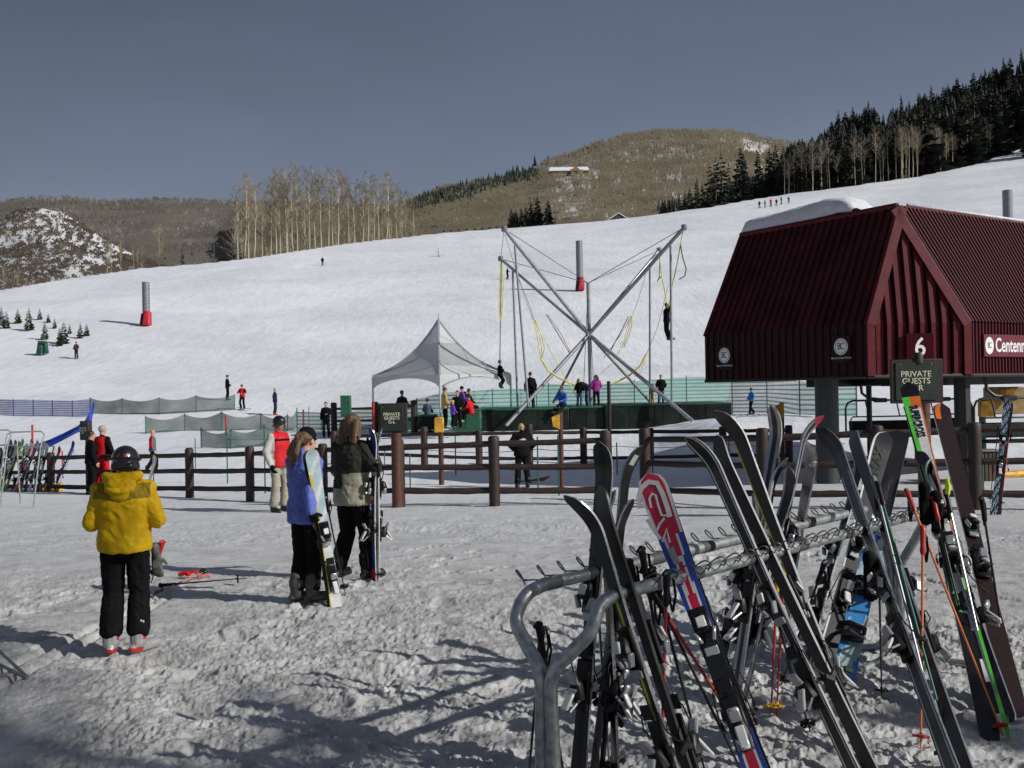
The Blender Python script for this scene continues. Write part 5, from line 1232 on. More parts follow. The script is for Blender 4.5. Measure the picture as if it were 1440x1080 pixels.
BT = pm('boot_grey', (.05, .052, .050), .5, var=.3, vs=18); BTK = pm('boot_black', (.015, .015, .016), .45); BTW = pm('boot_silver', (.33, .33, .33), .35, .2, var=.2, vs=14); BTR = pm('boot_red', (.45, .02, .02), .4)

def put(px, by, ty, label, face=0., y=None, H=None, **k):
    P = ground(px, by) if y is None else at(px, by, y)
    h = (by-ty)*P.y/F if H is None else H
    if H is None and h > 2.05: h = 2.05
    P.z += -.01 + (max(0, float(near_disp(np.array([P.x]), np.array([P.y]))[0]))*.6+.01 if P.y < 14 else 0)
    return person(P, h, label, face, **k)
# 1. foreground skier in yellow, seen from behind, arms bent in front
def ycol(x, y, z):
    yo = 1.285+.22*abs(x)*0+.03*math.sin(abs(x)*9)
    if z > yo and z < 1.44 and y < .04 and abs(x) < .23: return 1
    return 0
p1 = put(178, 921, 627, 'person in a yellow jacket and black helmet standing with back to camera', 6, big=2, jacket=[C_YEL, C_YELD], pants=C_BLK, boots=[BTW, BTR], head='helmet', headm=[HLM, HLMR], bulk=1.16, jlen=.86, colf=ycol, hoodm=1, pantsbulk=1.06, looseleg=.004,
    pose=dict(sL=(-.19, 0, 1.385), sR=(.19, 0, 1.385), eL=(-.262, -.02, 1.11), wL=(-.17, .22, 1.08), eR=(.268, -.01, 1.12), wR=(.17, .22, 1.10), head=(0, .055, 1.585), aL=(-.115, -.03, .11), tL=(-.14, .12, .05), aR=(.105, -.02, .11), tR=(.20, .11, .05), kL=(-.112, .05, .52), kR=(.10, .05, .52), hL=(-.10, 0, .92), hR=(.10, 0, .92)),
    hat=lambda x, y, z: 1 if (y < -.06 and abs(abs(x)-.028-(1.68-z)*.3) < .011 and 1.655 < z < 1.70) else 0, bcolf=lambda x, y, z: 1 if ((z > .13 and abs(y+.03) < .04 and z < .17) or (abs(z-.05) < .02 and y < -.04)) else 0, headtilt=-.25, cutz=.105,
    hands=((V((.5, .6, 0)), V((0, 0, 1)), .9), (V((-.5, .6, 0)), V((0, 0, 1)), .9)))
# hood drape and hem details on the yellow jacket
def garment_bits(root, hem_z, w, d, mat):
    mb = MB(); pts = []
    for k in range(33):
        a = k/32*2*math.pi; pts.append((w*math.cos(a), d*math.sin(a), hem_z+.006*math.sin(5*a)))
    mb.tube(pts, .011, 6, flat=1.); part(mb, 'hem_cord', mat, root)
# 2. woman in periwinkle jacket carrying white skis
p2 = put(431, 850, 601, 'person in a periwinkle blue jacket with brown ponytail holding pale skis', -38, big=2, jacket=C_PUR, pants=C_BLK, boots=[BT, BTK], glove=C_BLK, head='cap', headm=C_BLK, bulk=1.06, jlen=.80, pantsbulk=.90,
    pose=dict(eR=(.25, -.15, 1.15), wR=(.30, -.17, .94), eL=(-.23, .08, 1.12), wL=(-.12, .26, .98), kL=(-.075, .0, .50), kR=(.07, .05, .50), aL=(-.06, -.06, .12), aR=(.065, .03, .12), tL=(.0, .10, .05), tR=(.15, .17, .05), head=(0, .05, 1.615)),
    hands=((V((.3, .8, -.3)), V((.6, 0, -.2)), .9), (V((-.1, .4, -.7)), V((-.5, .7, 0)), 1.1)), bcolf=lambda x, y, z: 1 if z < .035 else 0)
mb = MB()
for k in range(6):
    a = (k-2.5)*.018; capsule(mb, (a, -.05, 1.66-.01*abs(k-2.5)), (a*.8, -.10, 1.60), .028, .028, 8); capsule(mb, (a*.8, -.10, 1.60), (a*1.3, -.14-.01*(k % 2), 1.50), .028, .032, 8); capsule(mb, (a*1.3, -.14, 1.50), (a*.8-.01, -.13, 1.36+.012*k), .030, .012, 8)
capsule(mb, (-.06, .02, 1.64), (.0, -.07, 1.66), .035, .04); capsule(mb, (.06, .02, 1.64), (0, -.07, 1.66), .035, .04); ellipsoid(mb, (0, -.005, 1.645), (.089, .09, .08))
organic(mb, 'hair', [H_BR], p2, .009, 1, wr=.006, wscale=30, seed=2)
# boot cuffs and laces on the grey boots
for q in (-1, 1):
    mb = MB(); x = q*.0625; y0_ = 0
    for k in range(4): mb.tube([(x-.055, .015+.04*(q+1)/2+.01*k, .10+k*.032), (x, .045+.04*(q+1)/2-.008*k, .112+k*.032), (x+.055, .015+.04*(q+1)/2+.01*k, .10+k*.032)], .005, 5)
    part(mb, 'boot_laces', GRY_L if 0 else pm('lace_grey', (.35, .35, .34), .6), p2)
    mb = MB(); mb.lathe((x, -.06 if q < 0 else .03, .17), [(.078, 0), (.082, .02), (.082, .06), (.074, .085)], 16); part(mb, 'boot_cuff', BT, p2)
# 3. man with long brown hair, dark olive and khaki jacket
p3 = put(497, 816, 582, 'person with long brown hair in a dark olive and khaki jacket holding skis upright', -32, big=2, jacket=[C_OLV, C_KHA], pants=C_BLK, boots=BTK, glove=C_BLK, head='long', headm=H_BR, hair_len=.26, bulk=1.14, jlen=.79, pantsbulk=1.08,
    colf=lambda x, y, z: 1 if z < 1.13+.04*x and not (x < -.0 and y < .0 and z > .97) else 0,
    pose=dict(eR=(.33, .02, 1.17), wR=(.20, .08, 1.40), eL=(-.27, .06, 1.14), wL=(-.19, .27, 1.0), kL=(-.11, .05, .5), kR=(.13, .07, .5), aL=(-.15, -.05, .11), aR=(.16, .04, .11), tL=(-.18, .12, .05), tR=(.2, .2, .05), head=(0, .045, 1.625)),
    hands=((V((.3, .8, -.2)), V((.6, 0, -.2)), .9), (V((.1, .45, .6)), V((-.5, .6, .1)), 1.1)))
# 4. red vest, white sleeves
p4 = put(394, 720, 585, 'person in a red vest, pale sleeves and black helmet behind the blue jacket', 232, big=1, jacket=[C_REDO, C_GRY, C_BLK], pants=C_TAN, boots=BTK, glove=C_BLK, head='helmet', headm=HLM, goggles=BLACK, bulk=1.1,
    colf=lambda x, y, z: 1 if abs(x) > .175 and z < 1.5 else (2 if abs(z-1.335) < .018 else 0), pose=dict(wR=(.27, .10, .88), wL=(-.27, .12, .9), eR=(.29, -.02, 1.13), eL=(-.29, -.02, 1.13)))
p5 = put(145, 694, 597, 'person in a red jacket and red trousers with grey hair at the left fence', -25, big=1, jacket=[C_RED, C_BLK], pants=C_RED, boots=BTK, glove=C_BLK, head='hair', headm=H_GR, bulk=1.1, colf=lambda x, y, z: 1 if (x > .17 or z > 1.46) else 0, pose=dict(wR=(.20, .22, .95), eR=(.30, 0, 1.13), wL=(-.2, .2, .95), tR=(.2, .12, .05), aR=(.15, -.02, .1)))
p6 = put(129, 696, 610, 'person in dark clothes partly hidden behind the tall left signpost', -50, y=p5.location.y-.4, H=1.62, big=1, jacket=C_BLK, pants=C_BLK, boots=BTK, head='hair', headm=H_DK, bulk=1.05)
p7 = put(215, 664, 603, 'small blond person in grey with a red jacket over the shoulder by the fence', -70, big=1, jacket=[C_SLT, C_RED], pants=C_BLK, boots=BTK, head='hair', headm=H_BL, colf=lambda x, y, z: 1 if (y < 0 and z > 1.0) or x < -.12 else 0, pose=dict(kL=(-.1, .15, .5), aL=(-.1, .12, .1), kR=(.1, -.02, .5), aR=(.12, -.22, .1)))
p8 = put(735, 686, 592, 'person in black holding white papers standing behind the middle fence', 8, big=1, jacket=C_BLK, pants=C_BLK, boots=BTK, head='hair', headm=H_BL, bulk=1.13, hoodm=None, pose=dict(eL=(-.33, -.02, 1.15), wL=(-.2, .12, 1.0), eR=(.33, -.02, 1.15), wR=(.2, .1, .98), head=(0, .09, 1.57), aL=(-.13, 0, .1), aR=(.15, 0, .1)), headtilt=-.4)
mb = MB(); q = p8.location+V((-.03, -.22, 1.22*p8.scale[0])); mb.add([q+V((-.13, 0, -.02)), q+V((0, -.05, .02)), q+V((.14, -.02, .06)), q+V((.08, .05, .1)), q+V((-.05, .04, .05))], [(0, 1, 3, 4), (1, 2, 3)]); single(mb, 'papers', WHITE, q, 'crumpled white papers carried by the person in black behind the fence', 'paper')
stand = dict(wR=(.20, .20, 1.0), eR=(.29, 0, 1.15), wL=(-.20, .18, .98), eL=(-.29, 0, 1.15))
ski_pose = dict(eL=(-.30, .04, 1.18), wL=(-.27, .26, 1.08), eR=(.30, .04, 1.18), wR=(.27, .26, 1.08), kL=(-.13, .10, .5), kR=(.13, .10, .5), head=(0, .07, 1.6), neck=(0, .04, 1.45), chest=(0, .04, 1.29))
def small(px, by, ty, label, face=0, jm=C_BLK, pm_=C_BLK, **k):
    k.setdefault('head', 'cap'); k.setdefault('headm', C_BLK); k.setdefault('pose', stand)
    return put(px, by, ty, label, face, jacket=jm, pants=pm_, boots=k.pop('bt', BTK), **k)
small(320, 563, 527, 'person in black standing behind the right end of the upper green net', -60, big=0)
small(341, 576, 540, 'skier in a red and black jacket gliding toward the green nets', 170, [C_RED, C_BLK], C_BLK, colf=lambda x, y, z: 1 if abs(x) > .14 and z > 1.2 else 0, pose=ski_pose)
small(387, 584, 545, 'person in navy with hand on hip and red boots above the green nets', -90, C_NAVY, C_NAVY, head='hair', headm=H_BL, bt=BTR, pose=dict(eR=(.34, -.05, 1.16), wR=(.2, 0, 1.0)))
small(459, 616, 564, 'person in a black sweater standing beyond the person in the blue jacket', 175, C_BLK, C_BLK, head='hair', headm=H_BR, pose=dict(eL=(-.3, .05, 1.16), wL=(-.12, .24, 1.15)))
small(566, 606, 548, 'person in dark clothing standing behind the dark G-L sign', -30, C_NAVY, C_BLK, head='hair', headm=H_DK)
small(602, 607, 560, 'child in a slate blue jacket standing beside the tent', -20, C_SLT, C_BLK, head='hair', headm=H_DK, kid=True)
small(626, 603, 544, 'person in a sand coloured jacket and cap standing under the tent corner', -70, C_TANJ, C_BLK, headm=C_BROWN, y=42.8)
small(650, 590, 544, 'child in violet jacket standing on the platform steps under the tent', -60, C_VIO, C_BLK, kid=True, y=43.6, H=1.45)
small(637, 601, 560, 'small child in violet and yellow hat beside the sand coloured jacket', -60, C_VIO, C_BLK, headm=YEL, kid=True, y=42.2, H=1.15)
small(644, 604, 548, 'person in black at the centre of the tent group', 170, C_BLK, C_BLK, head='hair', headm=H_DK, y=42.6, H=1.7)
sit = dict(pelvis=(0, 0, .52), waist=(0, .02, .68), chest=(0, .06, .88), neck=(0, .10, 1.04), head=(0, .13, 1.20), sL=(-.18, .08, .98), sR=(.18, .08, .98), eL=(-.24, .15, .74), eR=(.24, .15, .74), wL=(-.14, .36, .66), wR=(.14, .36, .66), hL=(-.09, .02, .50), hR=(.09, .02, .50), kL=(-.13, .44, .52), kR=(.13, .44, .50), aL=(-.12, .46, .12), aR=(.14, .50, .12), tL=(-.13, .62, .06), tR=(.15, .66, .06))
small(663, 594.5, 548, 'child in a bright red jacket sitting on the green padded bench', 70, C_RED, C_BLK, head='hair', headm=H_DK, kid=True, y=42.9, H=1.62, pose=sit, bt=BTW)
small(657, 588, 549, 'dark haired person in black seated in the tent group', -60, C_BLK, C_BLK, head='hair', headm=H_DK, y=43.7, H=1.75, pose=sit)
small(652, 586, 552, 'child in slate grey between the black jacket and the red jacket', -120, C_SLT, C_BLK, head='hair', headm=H_BR, y=44.0, H=1.45, pose=sit, kid=True)
# platform staff and helpers
small(746.5, 576, 522, 'staff person in a black T-shirt standing on the platform left of the frame', 5, C_BLK, C_BLK, head='hair', headm=H_DK, y=44.9, pose=dict(eL=(-.26, 0, 1.13), eR=(.26, 0, 1.13)))
small(792, 583, 538, 'person in a blue jacket sitting on the platform edge', 150, C_BLU, C_BLK, head='hair', headm=H_BR, y=44.9, H=1.72, pose=dict(sit, kL=(-.16, .38, .34), kR=(.16, .38, .34), aL=(-.1, .62, .2), aR=(.1, .6, .2)))
small(815, 573, 531, 'person in black and jeans standing left of the plum jacket', -30, C_BLK, C_JEAN, head='hair', headm=H_BL, y=45.2)
small(826, 574, 532, 'person bending forward in a blue jacket and jeans beside the plum jacket', 100, C_NAVY, C_JEAN, head='hair', headm=H_DK, y=45.6, H=1.6, pose=dict(chest=(0, .22, 1.2), neck=(0, .36, 1.3), head=(0, .45, 1.38), sL=(-.18, .3, 1.26), sR=(.18, .3, 1.26), eL=(-.2, .45, 1.05), eR=(.2, .45, 1.05), wL=(-.15, .6, .95), wR=(.15, .6, .95)))
small(839, 573, 526, 'person in a plum jacket with back to camera on the platform', 10, C_MAG, C_BLK, head='long', headm=H_DK, y=45.0, hair_len=.2)
small(930, 570, 526, 'person in a black jacket and jeans standing at the right of the platform', 175, C_BLK, C_JEAN, head='hair', headm=H_DK, y=45.4)
small(918, 570, 541, 'person in a sand jacket bending low beside the black jacket at right', 120, C_TANJ, C_TANJ, head='hair', headm=H_BR, y=45.9, H=1.0, kid=True)
jump = dict(wL=(-.10, .22, 1.22), wR=(.10, .22, 1.22), eL=(-.24, .06, 1.12), eR=(.24, .06, 1.12), kL=(-.08, .24, .62), kR=(.09, .22, .60), aL=(-.07, .02, .28), aR=(.08, .0, .22), tL=(-.07, .14, .16), tR=(.08, .1, .10))
small(703.5, 549, 508, 'child in black hanging from the left bungee cords in mid jump', -60, C_BLK, C_BLK, head='hair', headm=H_DK, y=46.8, H=1.42, pose=jump, kid=True)
small(938, 479, 423, 'person in black jumping high on the right bungee cords', -70, C_BLK, C_BLK, head='hair', headm=H_DK, y=45.2, H=1.75, pose=dict(jump, kL=(-.08, -.02, .50), kR=(.09, -.02, .52), aL=(-.08, .10, .12), aR=(.09, .16, .14), tL=(-.08, .2, .03), tR=(.09, .26, .05), wL=(-.1, .1, 1.62), wR=(.1, .1, 1.62), eL=(-.24, .08, 1.42), eR=(.24, .08, 1.42)))
small(1057, 583, 545, 'person in a bright blue jacket walking at the right of the platform', 110, C_LBL, C_BLK, pose=dict(stand, kL=(-.1, .15, .5), aL=(-.1, .2, .1), tL=(-.1, .34, .06), aR=(.1, -.22, .12), tR=(.1, -.06, .06)))
# skiers up on the slope
small(107.5, 505, 480, 'skier in purplish black standing with poles by the young spruces', 60, cloth('dark_plum_cloth', (.04, .015, .04)), C_BLK)
small(453.5, 374, 361, 'tiny skier in black high on the slope under the aspen stand', 0)
small(617, 361, 349, 'tiny skier in pale blue carving down the upper middle slope', 60, C_ICE, C_ICE, headm=H_BL, pose=ski_pose)
small(713.5, 393, 376, 'tiny skier in black crossing the slope behind the left arm of the frame', -60, pose=ski_pose)
for i, (px, by, ty, jm) in enumerate([(1068, 292, 282, C_BLK), (1076, 291, 281, C_BLK), (1084, 290, 279, C_RED), (1092, 289, 279, C_NAVY), (1099, 287, 275, C_BLK), (1109, 285, 276, C_BLK)]):
    small(px, by+1, ty, ['tiny skier in black, leftmost of the row high on the right slope', 'tiny skier in black, second from left in the row high on the slope', 'tiny skier in red in the row high on the right slope', 'tiny skier in navy right of the red skier in the high row', 'tallest tiny skier in black, second from right in the high row', 'tiny skier in black, rightmost of the row high on the right slope'][i], 90*(i % 3), jm, C_BLK, pose=ski_pose, group='row of skiers high on the right slope')
small(1182, 277, 270, 'tiny figure in black just above the snow slab on the red roof', 0, y=255)
small(1248, 277, 271, 'tiny dark figure crouching on the slope above the red roof apex', 0, y=255, H=1.5)
# ------------------------------------------------------------------ ski rack
S_M = {}
def col(name, c, rough=.3, metal=0., **k): return pm('ski_'+name, c, rough, metal, var=k.pop('var', .12), vs=k.pop('vs', 12), coat=k.pop('coat', .12), **k)
K_BLK = col('black', (.006, .006, .007)); K_GRY = col('graphite', (.020, .021, .023)); K_LGR = col('silver', (.36, .37, .38), .25, .4); K_WHT = col('white', (.66, .66, .64)); K_RED = col('red', (.50, .012, .05)); K_BLU = col('blue', (.02, .06, .32)); K_YEL = col('yellow', (.62, .52, .02))
K_GRN = col('lime', (.10, .55, .05)); K_ORG = col('orange', (.60, .14, .02)); K_BRN = col('brown', (.022, .010, .007)); K_SKY = col('sky', (.06, .28, .62)); K_ICE = col('ice', (.42, .55, .58)); K_PUR = col('violet', (.06, .04, .20)); K_DGN = col('deep_green', (.01, .08, .04))
K_EDGE = pm('ski_edge_steel', (.50, .51, .51), .25, .9, var=.2, vs=60); K_BASE = col('base_black', (.010, .010, .011), .4)
def board_mesh(L, wid, top, edge, base, colf, seed=0, tipc=.075, twin=False, wmul=1., square=False):
    """ski or board: tail at z=0, tip at z=L, top side towards +Y"""
    nz, nx = 64, 10; mb = MB(); T = []
    for i in range(nz+1):
        s = i/nz; z = L*s; w = (wid[1]+(wid[2]-wid[1])*((s-.42)/.58)**1.7 if s > .42 else wid[1]+(wid[0]-wid[1])*((.42-s)/.42)**1.7)*wmul
        tr = .095 if not square else .05
        if z > L-tr: w *= math.sqrt(max(0, 1-((z-(L-tr))/tr)**2))*.97+.03
        if z < .03: w *= .82+.18*math.sqrt(max(0, 1-((.03-z)/.03)**2))
        y = 0
        if z > L-.22: y = ((z-(L-.22))/.22)**2*tipc
        if twin and z < .16: y = ((.16-z)/.16)**2*tipc*.7
        elif z < .06: y = ((.06-z)/.06)**2*.008
        th = .018-.008*abs(2*s-1)
        T.append((w/2, y, z, th))
    def V_(i, j, side): w, y, z, th = T[i]; x = (j/nx-.5)*2*w; return (x, y+(th/2 if side else -th/2)+.01*(math.sin(math.pi*i/nz)), z)
    o = 0
    for side in (1, 0):
        for i in range(nz+1):
            for j in range(nx+1): mb.v.append(V_(i, j, side))
    n1 = (nz+1)*(nx+1)
    for side in (1, 0):
        b = 0 if side else n1
        for i in range(nz):
            for j in range(nx):
                f = (b+i*(nx+1)+j, b+i*(nx+1)+j+1, b+(i+1)*(nx+1)+j+1, b+(i+1)*(nx+1)+j); mb.f.append(f)
                mb.m.append(colf((i+.5)/nz, (j+.5)/nx-.5) if side else -1)
    nm = 1+max([m for m in mb.m if m >= 0])
    mb.m = [m if m >= 0 else nm+1 for m in mb.m]
    for i in range(nz):
        for j in (0, nx):
            a = i*(nx+1)+j; mb.f.append((a, a+nx+1, n1+a+nx+1, n1+a)); mb.m.append(nm)
    for i in (0, nz):
        for j in range(nx): a = i*(nx+1)+j; mb.f.append((a, a+1, n1+a+1, n1+a)); mb.m.append(nm)
    return mb, list(top[:nm])+[edge, base]
# bindings (shared meshes), ski frame: z along ski, y up off the top sheet
def _mk(fn):
    mb = MB(); fn(mb); o = mb.build('t', [BLACK, K_LGR, K_WHT, K_RED], None, 'auto'); me = o.data; bpy.data.objects.remove(o); return me
def toe(mb):
    mb.box((0, .016, 0), (.066, .018, .15), bev=.005); mb.box((0, .045, .015), (.060, .048, .072), Matrix.Rotation(.25, 3, 'X'), bev=.014, taper=.8)
    for s in (-1, 1): mb.box((s*.030, .050, -.03), (.014, .026, .05), Matrix.Rotation(s*.35, 3, 'Y'), bev=.004, mi=1)
    mb.box((0, .070, .02), (.034, .010, .040), Matrix.Rotation(.25, 3, 'X'), bev=.003, mi=2); mb.box((0, .020, -.07), (.05, .010, .06), bev=.003, mi=1)
def heel(mb):
    mb.box((0, .016, 0), (.064, .018, .19), bev=.005); mb.box((0, .048, -.02), (.058, .055, .085), Matrix.Rotation(-.2, 3, 'X'), bev=.014, taper=.85)
    mb.box((0, .078, .03), (.042, .018, .055), Matrix.Rotation(-.5, 3, 'X'), bev=.006, mi=1); mb.box((0, .092, -.045), (.034, .014, .09), Matrix.Rotation(.55, 3, 'X'), bev=.005, mi=2)
    mb.tube([(-.024, .06, -.05), (-.024, .105, -.085), (.024, .105, -.085), (.024, .06, -.05)], .005, 6, mi=1)
def brake(mb):
    for s in (-1, 1):
        mb.tube([(s*.02, .02, .07), (s*.048, .022, .05), (s*.056, .024, 0), (s*.058, .0, -.04), (s*.058, -.030, -.065)], .003, 6, mi=0); mb.box((s*.059, -.040, -.075), (.013, .055, .026), Matrix.Rotation(.5, 3, 'X'), bev=.005)
    mb.box((0, .032, .06), (.055, .010, .05), bev=.003)
ME_TOE, ME_HEEL, ME_BRAKE = _mk(toe), _mk(heel), _mk(brake)
def smaller(): pass
BARH = 1.04
UB0, UB1 = at(770, 828, 4.9), at(1273, 709, 7.55)
def setup_bars():
    """two parallel rails at equal height"""
    f0 = V((.49, 4.47, BARH)); f1 = V((2.86, 6.99, BARH)); d = (f1-f0).normalized(); n = V((-d.y, d.x, 0)); return f0, d, n
B0, BD, BN = setup_bars(); BSEP = .40       # BN points to the back rail
def to_world_frame(tail, tip, N, L=None):
    z = (tip-tail).normalized(); y = (N-z*N.dot(z)).normalized(); x = y.cross(z)
    return Matrix(((x.x, y.x, z.x, tail.x), (x.y, y.y, z.y, tail.y), (x.z, y.z, z.z, tail.z), (0, 0, 0, 1)))
def gpt(px, py):
    r = ray(px, py); y = (-CH)/r.z; return V((r.x*y, y, 0))
LOG = []
def solve(tailpx, tippx, side, ty=None):
    """tail on the snow, board resting on the front (side=0) or back rail; returns tail and tip points"""
    T = gpt(*tailpx) if ty is None else ty
    T.z = .0; bp = B0+BN*(BSEP if side else 0)+V((0, 0, .035)); r = ray(*tippx)
    nrm_ = BD.cross(bp-T)      # plane through the tail point and the rail
    s = (T-CAM).dot(nrm_)/r.dot(nrm_); return T, CAM+r*s
def ski(label, T, P, N, top, colf, wid=(.096, .064, .118), base=K_BASE, edge=K_EDGE, bind=True, group=None, wmul=1.0, square=False, tipc=.075, twin=False, bz=.47, cat='ski', name='ski', L=None, text=None, bind_mats=None):
    Lm = (P-T).length
    # sink the tail a little into the snow
    M = to_world_frame(T-(P-T).normalized()*.03, P, N); L = Lm+.03
    r = thing(name, M.translation, label, cat, group); r.rotation_mode = 'QUATERNION'; r.rotation_quaternion = M.to_quaternion()
    mb, mats = board_mesh(L, wid, top, edge, base, colf, wmul=wmul, square=square, tipc=tipc, twin=twin); bd = mb.build('board', mats, r, 'auto')
    if bind:
        def sub(nm, me, z, sc_=1.):
            o = bpy.data.objects.new(nm, me); COL.objects.link(o); o.parent = r; o.location = (0, .012, z); o.scale = (sc_,)*3; return o
        q_ = 1.3; sub('toe_binding', ME_TOE, L*bz+.19*q_, q_); hb = sub('heel_binding', ME_HEEL, L*bz-.15*q_, q_); bk_ = sub('brake', ME_BRAKE, .07, 1.); bk_.parent = hb; bk_.location = (0, 0, .07); bk_.scale = (1, 1, 1)
    if text:
        for (s_, size, z, mt, sx, up_) in text:
            X = (0, 0, 1) if up_ else (0, 0, -1); Y = (1, 0, 0) if up_ else (-1, 0, 0)
            t = text_mesh(s_, size, mt, r, frame((0, 0, z), X, Y), ext=.0004, sx=sx, bold=size*.03)
            for v in t.data.vertices:
                zz = v.co.z; v.co.y += .0105+.01*math.sin(math.pi*zz/L)+(max(0, zz-(L-.22))/.22)**2*tipc
            t.parent = bd
    LOG.append((label[:40], round(L, 2))); return r
SL = V((-1, -.62, .1)); SR = V((1, .62, -.1)); FC = V((-.12, -1, .25))
def solid(s, x): return 0
def stripe(w0=.18):
    return lambda s, x: 1 if abs(x) < w0 else 0
def sidel(s, x): return 1 if x > .3 else (2 if x < -.38 else 0)
def pole(label, G, H, mat, grip=BLACK, basket=BLACK, strap=True, group=None, rad=.0075, bcol=None, gripred=False):
    """G tip in the snow, H top of the grip"""
    d = (H-G).normalized(); L = (H-G).length; r = thing('ski_pole', G, label, 'ski pole', group, world=True)
    mb = MB(); mb.tube([G-d*.03, G+d*(L*.5), G+d*(L-.12)], [rad*.6, rad*1.0, rad*1.1], 8); part(mb, 'shaft', mat, r)
    mb = MB(); mb.tube([G+d*(L-.16), G+d*(L-.14), G+d*(L-.10), G+d*(L-.055), G+d*(L-.02), G+d*L], [.011, .017, .0145, .0165, .019, .016], 10); x = d.orthogonal().normalized(); mb.tube([G+d*(L-.005)-x*.028, G+d*(L+.002), G+d*(L-.005)+x*.02], [.01, .016, .012], 8); part(mb, 'grip', grip, r)
    mb = MB(); c = G+d*.06; x = d.orthogonal().normalized(); y = d.cross(x)
    for k in range(8):
        a = k*math.pi/4; e = c+(x*math.cos(a)+y*math.sin(a))*.045; mb.tube([c, e], [.006, .008], 5)
    ring = [c+(x*math.cos(a)+y*math.sin(a))*.038 for a in np.linspace(0, 2*math.pi, 17)]; mb.tube(ring, .004, 5); mb.tube([c-d*.01, c+d*.02], [.012, .009], 8); part(mb, 'basket', bcol or basket, r)
    if strap:
        mb = MB(); t0 = G+d*(L-.02); w_ = x; pts = [t0, t0+w_*.05+V((0, 0, -.02)), t0+w_*.065+V((0, 0, -.10)), t0+w_*.04+V((0, 0, -.17)), t0+w_*.02+V((0, 0, -.12)), t0+w_*.01+V((0, 0, -.04))]; mb.tube(pts, .008, 6, flat=.3); part(mb, 'strap', BLACK, r)
    return r

def rack():
    r = thing('ski_rack', B0+V((-.2, 0, -BARH)), 'galvanised tube ski rack with wire hooks standing in the foreground', 'ski rack', world=True)
    R = .031
    A = B0-BD*.20                     # left end of the front rail
    Bk = B0+BN*BSEP-BD*.24
    Ef = B0+BD*3.45; Eb = Ef+BN*BSEP-BD*.0
    mid = B0+BN*(BSEP*.45)-BD*.34     # line of the left uprights
    def arc(pts, k=6):
        # Catmull-Rom
        out = []; P_ = [pts[0]]+list(pts)+[pts[-1]]
        for i in range(1, len(P_)-2):
            for t in np.linspace(0, 1, k, endpoint=False):
                a, b, c, d = P_[i-1], P_[i], P_[i+1], P_[i+2]; out.append(.5*((2*b)+(c-a)*t+(2*a-5*b+4*c-d)*t*t+(3*b-a-3*c+d)*t**3))
        out.append(P_[-2]); return out
    up = V((0, 0, 1))
    def post(base, off, rail_pt, d):
        b = base+off
        return arc([V((b.x, b.y, -.05)), V((b.x, b.y, .40)), V((b.x, b.y, .70)), V((b.x, b.y, .70)).lerp(rail_pt-up*.12-d*.06, .55)+up*.0, rail_pt-up*.13-d*.05, rail_pt-up*.03+d*.02, rail_pt+d*.16, rail_pt+d*.3])
    x = BN*.033
    fr = post(mid, -x, A, BD); bk = post(mid, x, Bk, BD)
    mb = MB(); mb.tube(fr+[Ef-BD*.3, Ef], R, 12); RAIL = [part(mb, 'front_rail', STEEL, r)]
    mb = MB(); mb.tube(bk+[Eb-BD*.3, Eb], R, 12); RAIL.append(part(mb, 'back_rail', STEEL, r))
    # weld between the two uprights
    mb = MB()
    for z in (.1, .35, .6): mb.box(mid+V((0, 0, z-mid.z)), (.02, .02, .14))
    part(mb, 'weld_plate', STEEL, r)
    # right end uprights with curved feet
    me_ = Ef+BN*(BSEP*.5)
    for sgn, rp in ((-1, Ef), (1, Eb)):
        pts = arc([rp-BD*.12, rp-BD*.02-up*.0, rp+BD*.05-up*.05, rp.lerp(me_, .4)+BD*.07-up*.2, V((me_.x, me_.y, .62))+BN*sgn*.033, V((me_.x, me_.y, .34))+BN*sgn*.033, V((me_.x, me_.y, .16))+BN*sgn*.06, V((me_.x, me_.y, .04))+BN*sgn*.17, V((me_.x, me_.y, .03))+BN*sgn*.50, V((me_.x, me_.y, .03))+BN*sgn*.75])
        mb = MB(); mb.tube(pts, R, 12); part(mb, 'leg', STEEL, r)
    mb = MB(); mb.tube([V((me_.x, me_.y, .03))-BD*.05, V((me_.x, me_.y, .03))-BD*.62], R*.9, 12); part(mb, 'foot_bar', STEEL, r)
    # dark rubber bands on the rails
    for rail, ts in ((B0+BN*BSEP, (-.1, .22, .75, 1.25, 1.9, 2.5)), (B0, (.5, 1.05, 1.6, 2.2))):
        for t in ts:
            mb = MB(); p = rail+BD*t; mb.tube([p, p+BD*.11], R*1.06, 12, cap=True); part(mb, 'rubber_band', pm('band_rubber', (.06, .065, .065), .6), r)
    # wavy wire hooks
    for rail in (0, 1):
        n = 24
        for i in range(n):
            p = B0+BN*(BSEP if rail else 0)+BD*(-.22+i*.148 if rail else .10+i*.14)
            if (p-B0).dot(BD) > 3.35: continue
            o = BN*(1 if rail else -1)
            if not rail: o = -BN
            pts = arc([p+up*R*.6+o*R*.2, p+o*.035+up*.05+BD*.01, p+o*.075+up*.075+BD*.02, p+o*.095+up*.06+BD*.04, p+o*.07+up*.025+BD*.06, p+o*.04+up*.022+BD*.10, p+up*R*.6+BD*.13], 4)
            mb = MB(); mb.tube(pts, .0042, 6); part(mb, 'hook', pm('hook_wire', (.16, .16, .16), .4, .7), r).parent = RAIL[rail]
    return r
rack()
for me_m, c_ in (('black_plastic', 1),): pass
NF = -BN      # direction towards the camera side of the rack

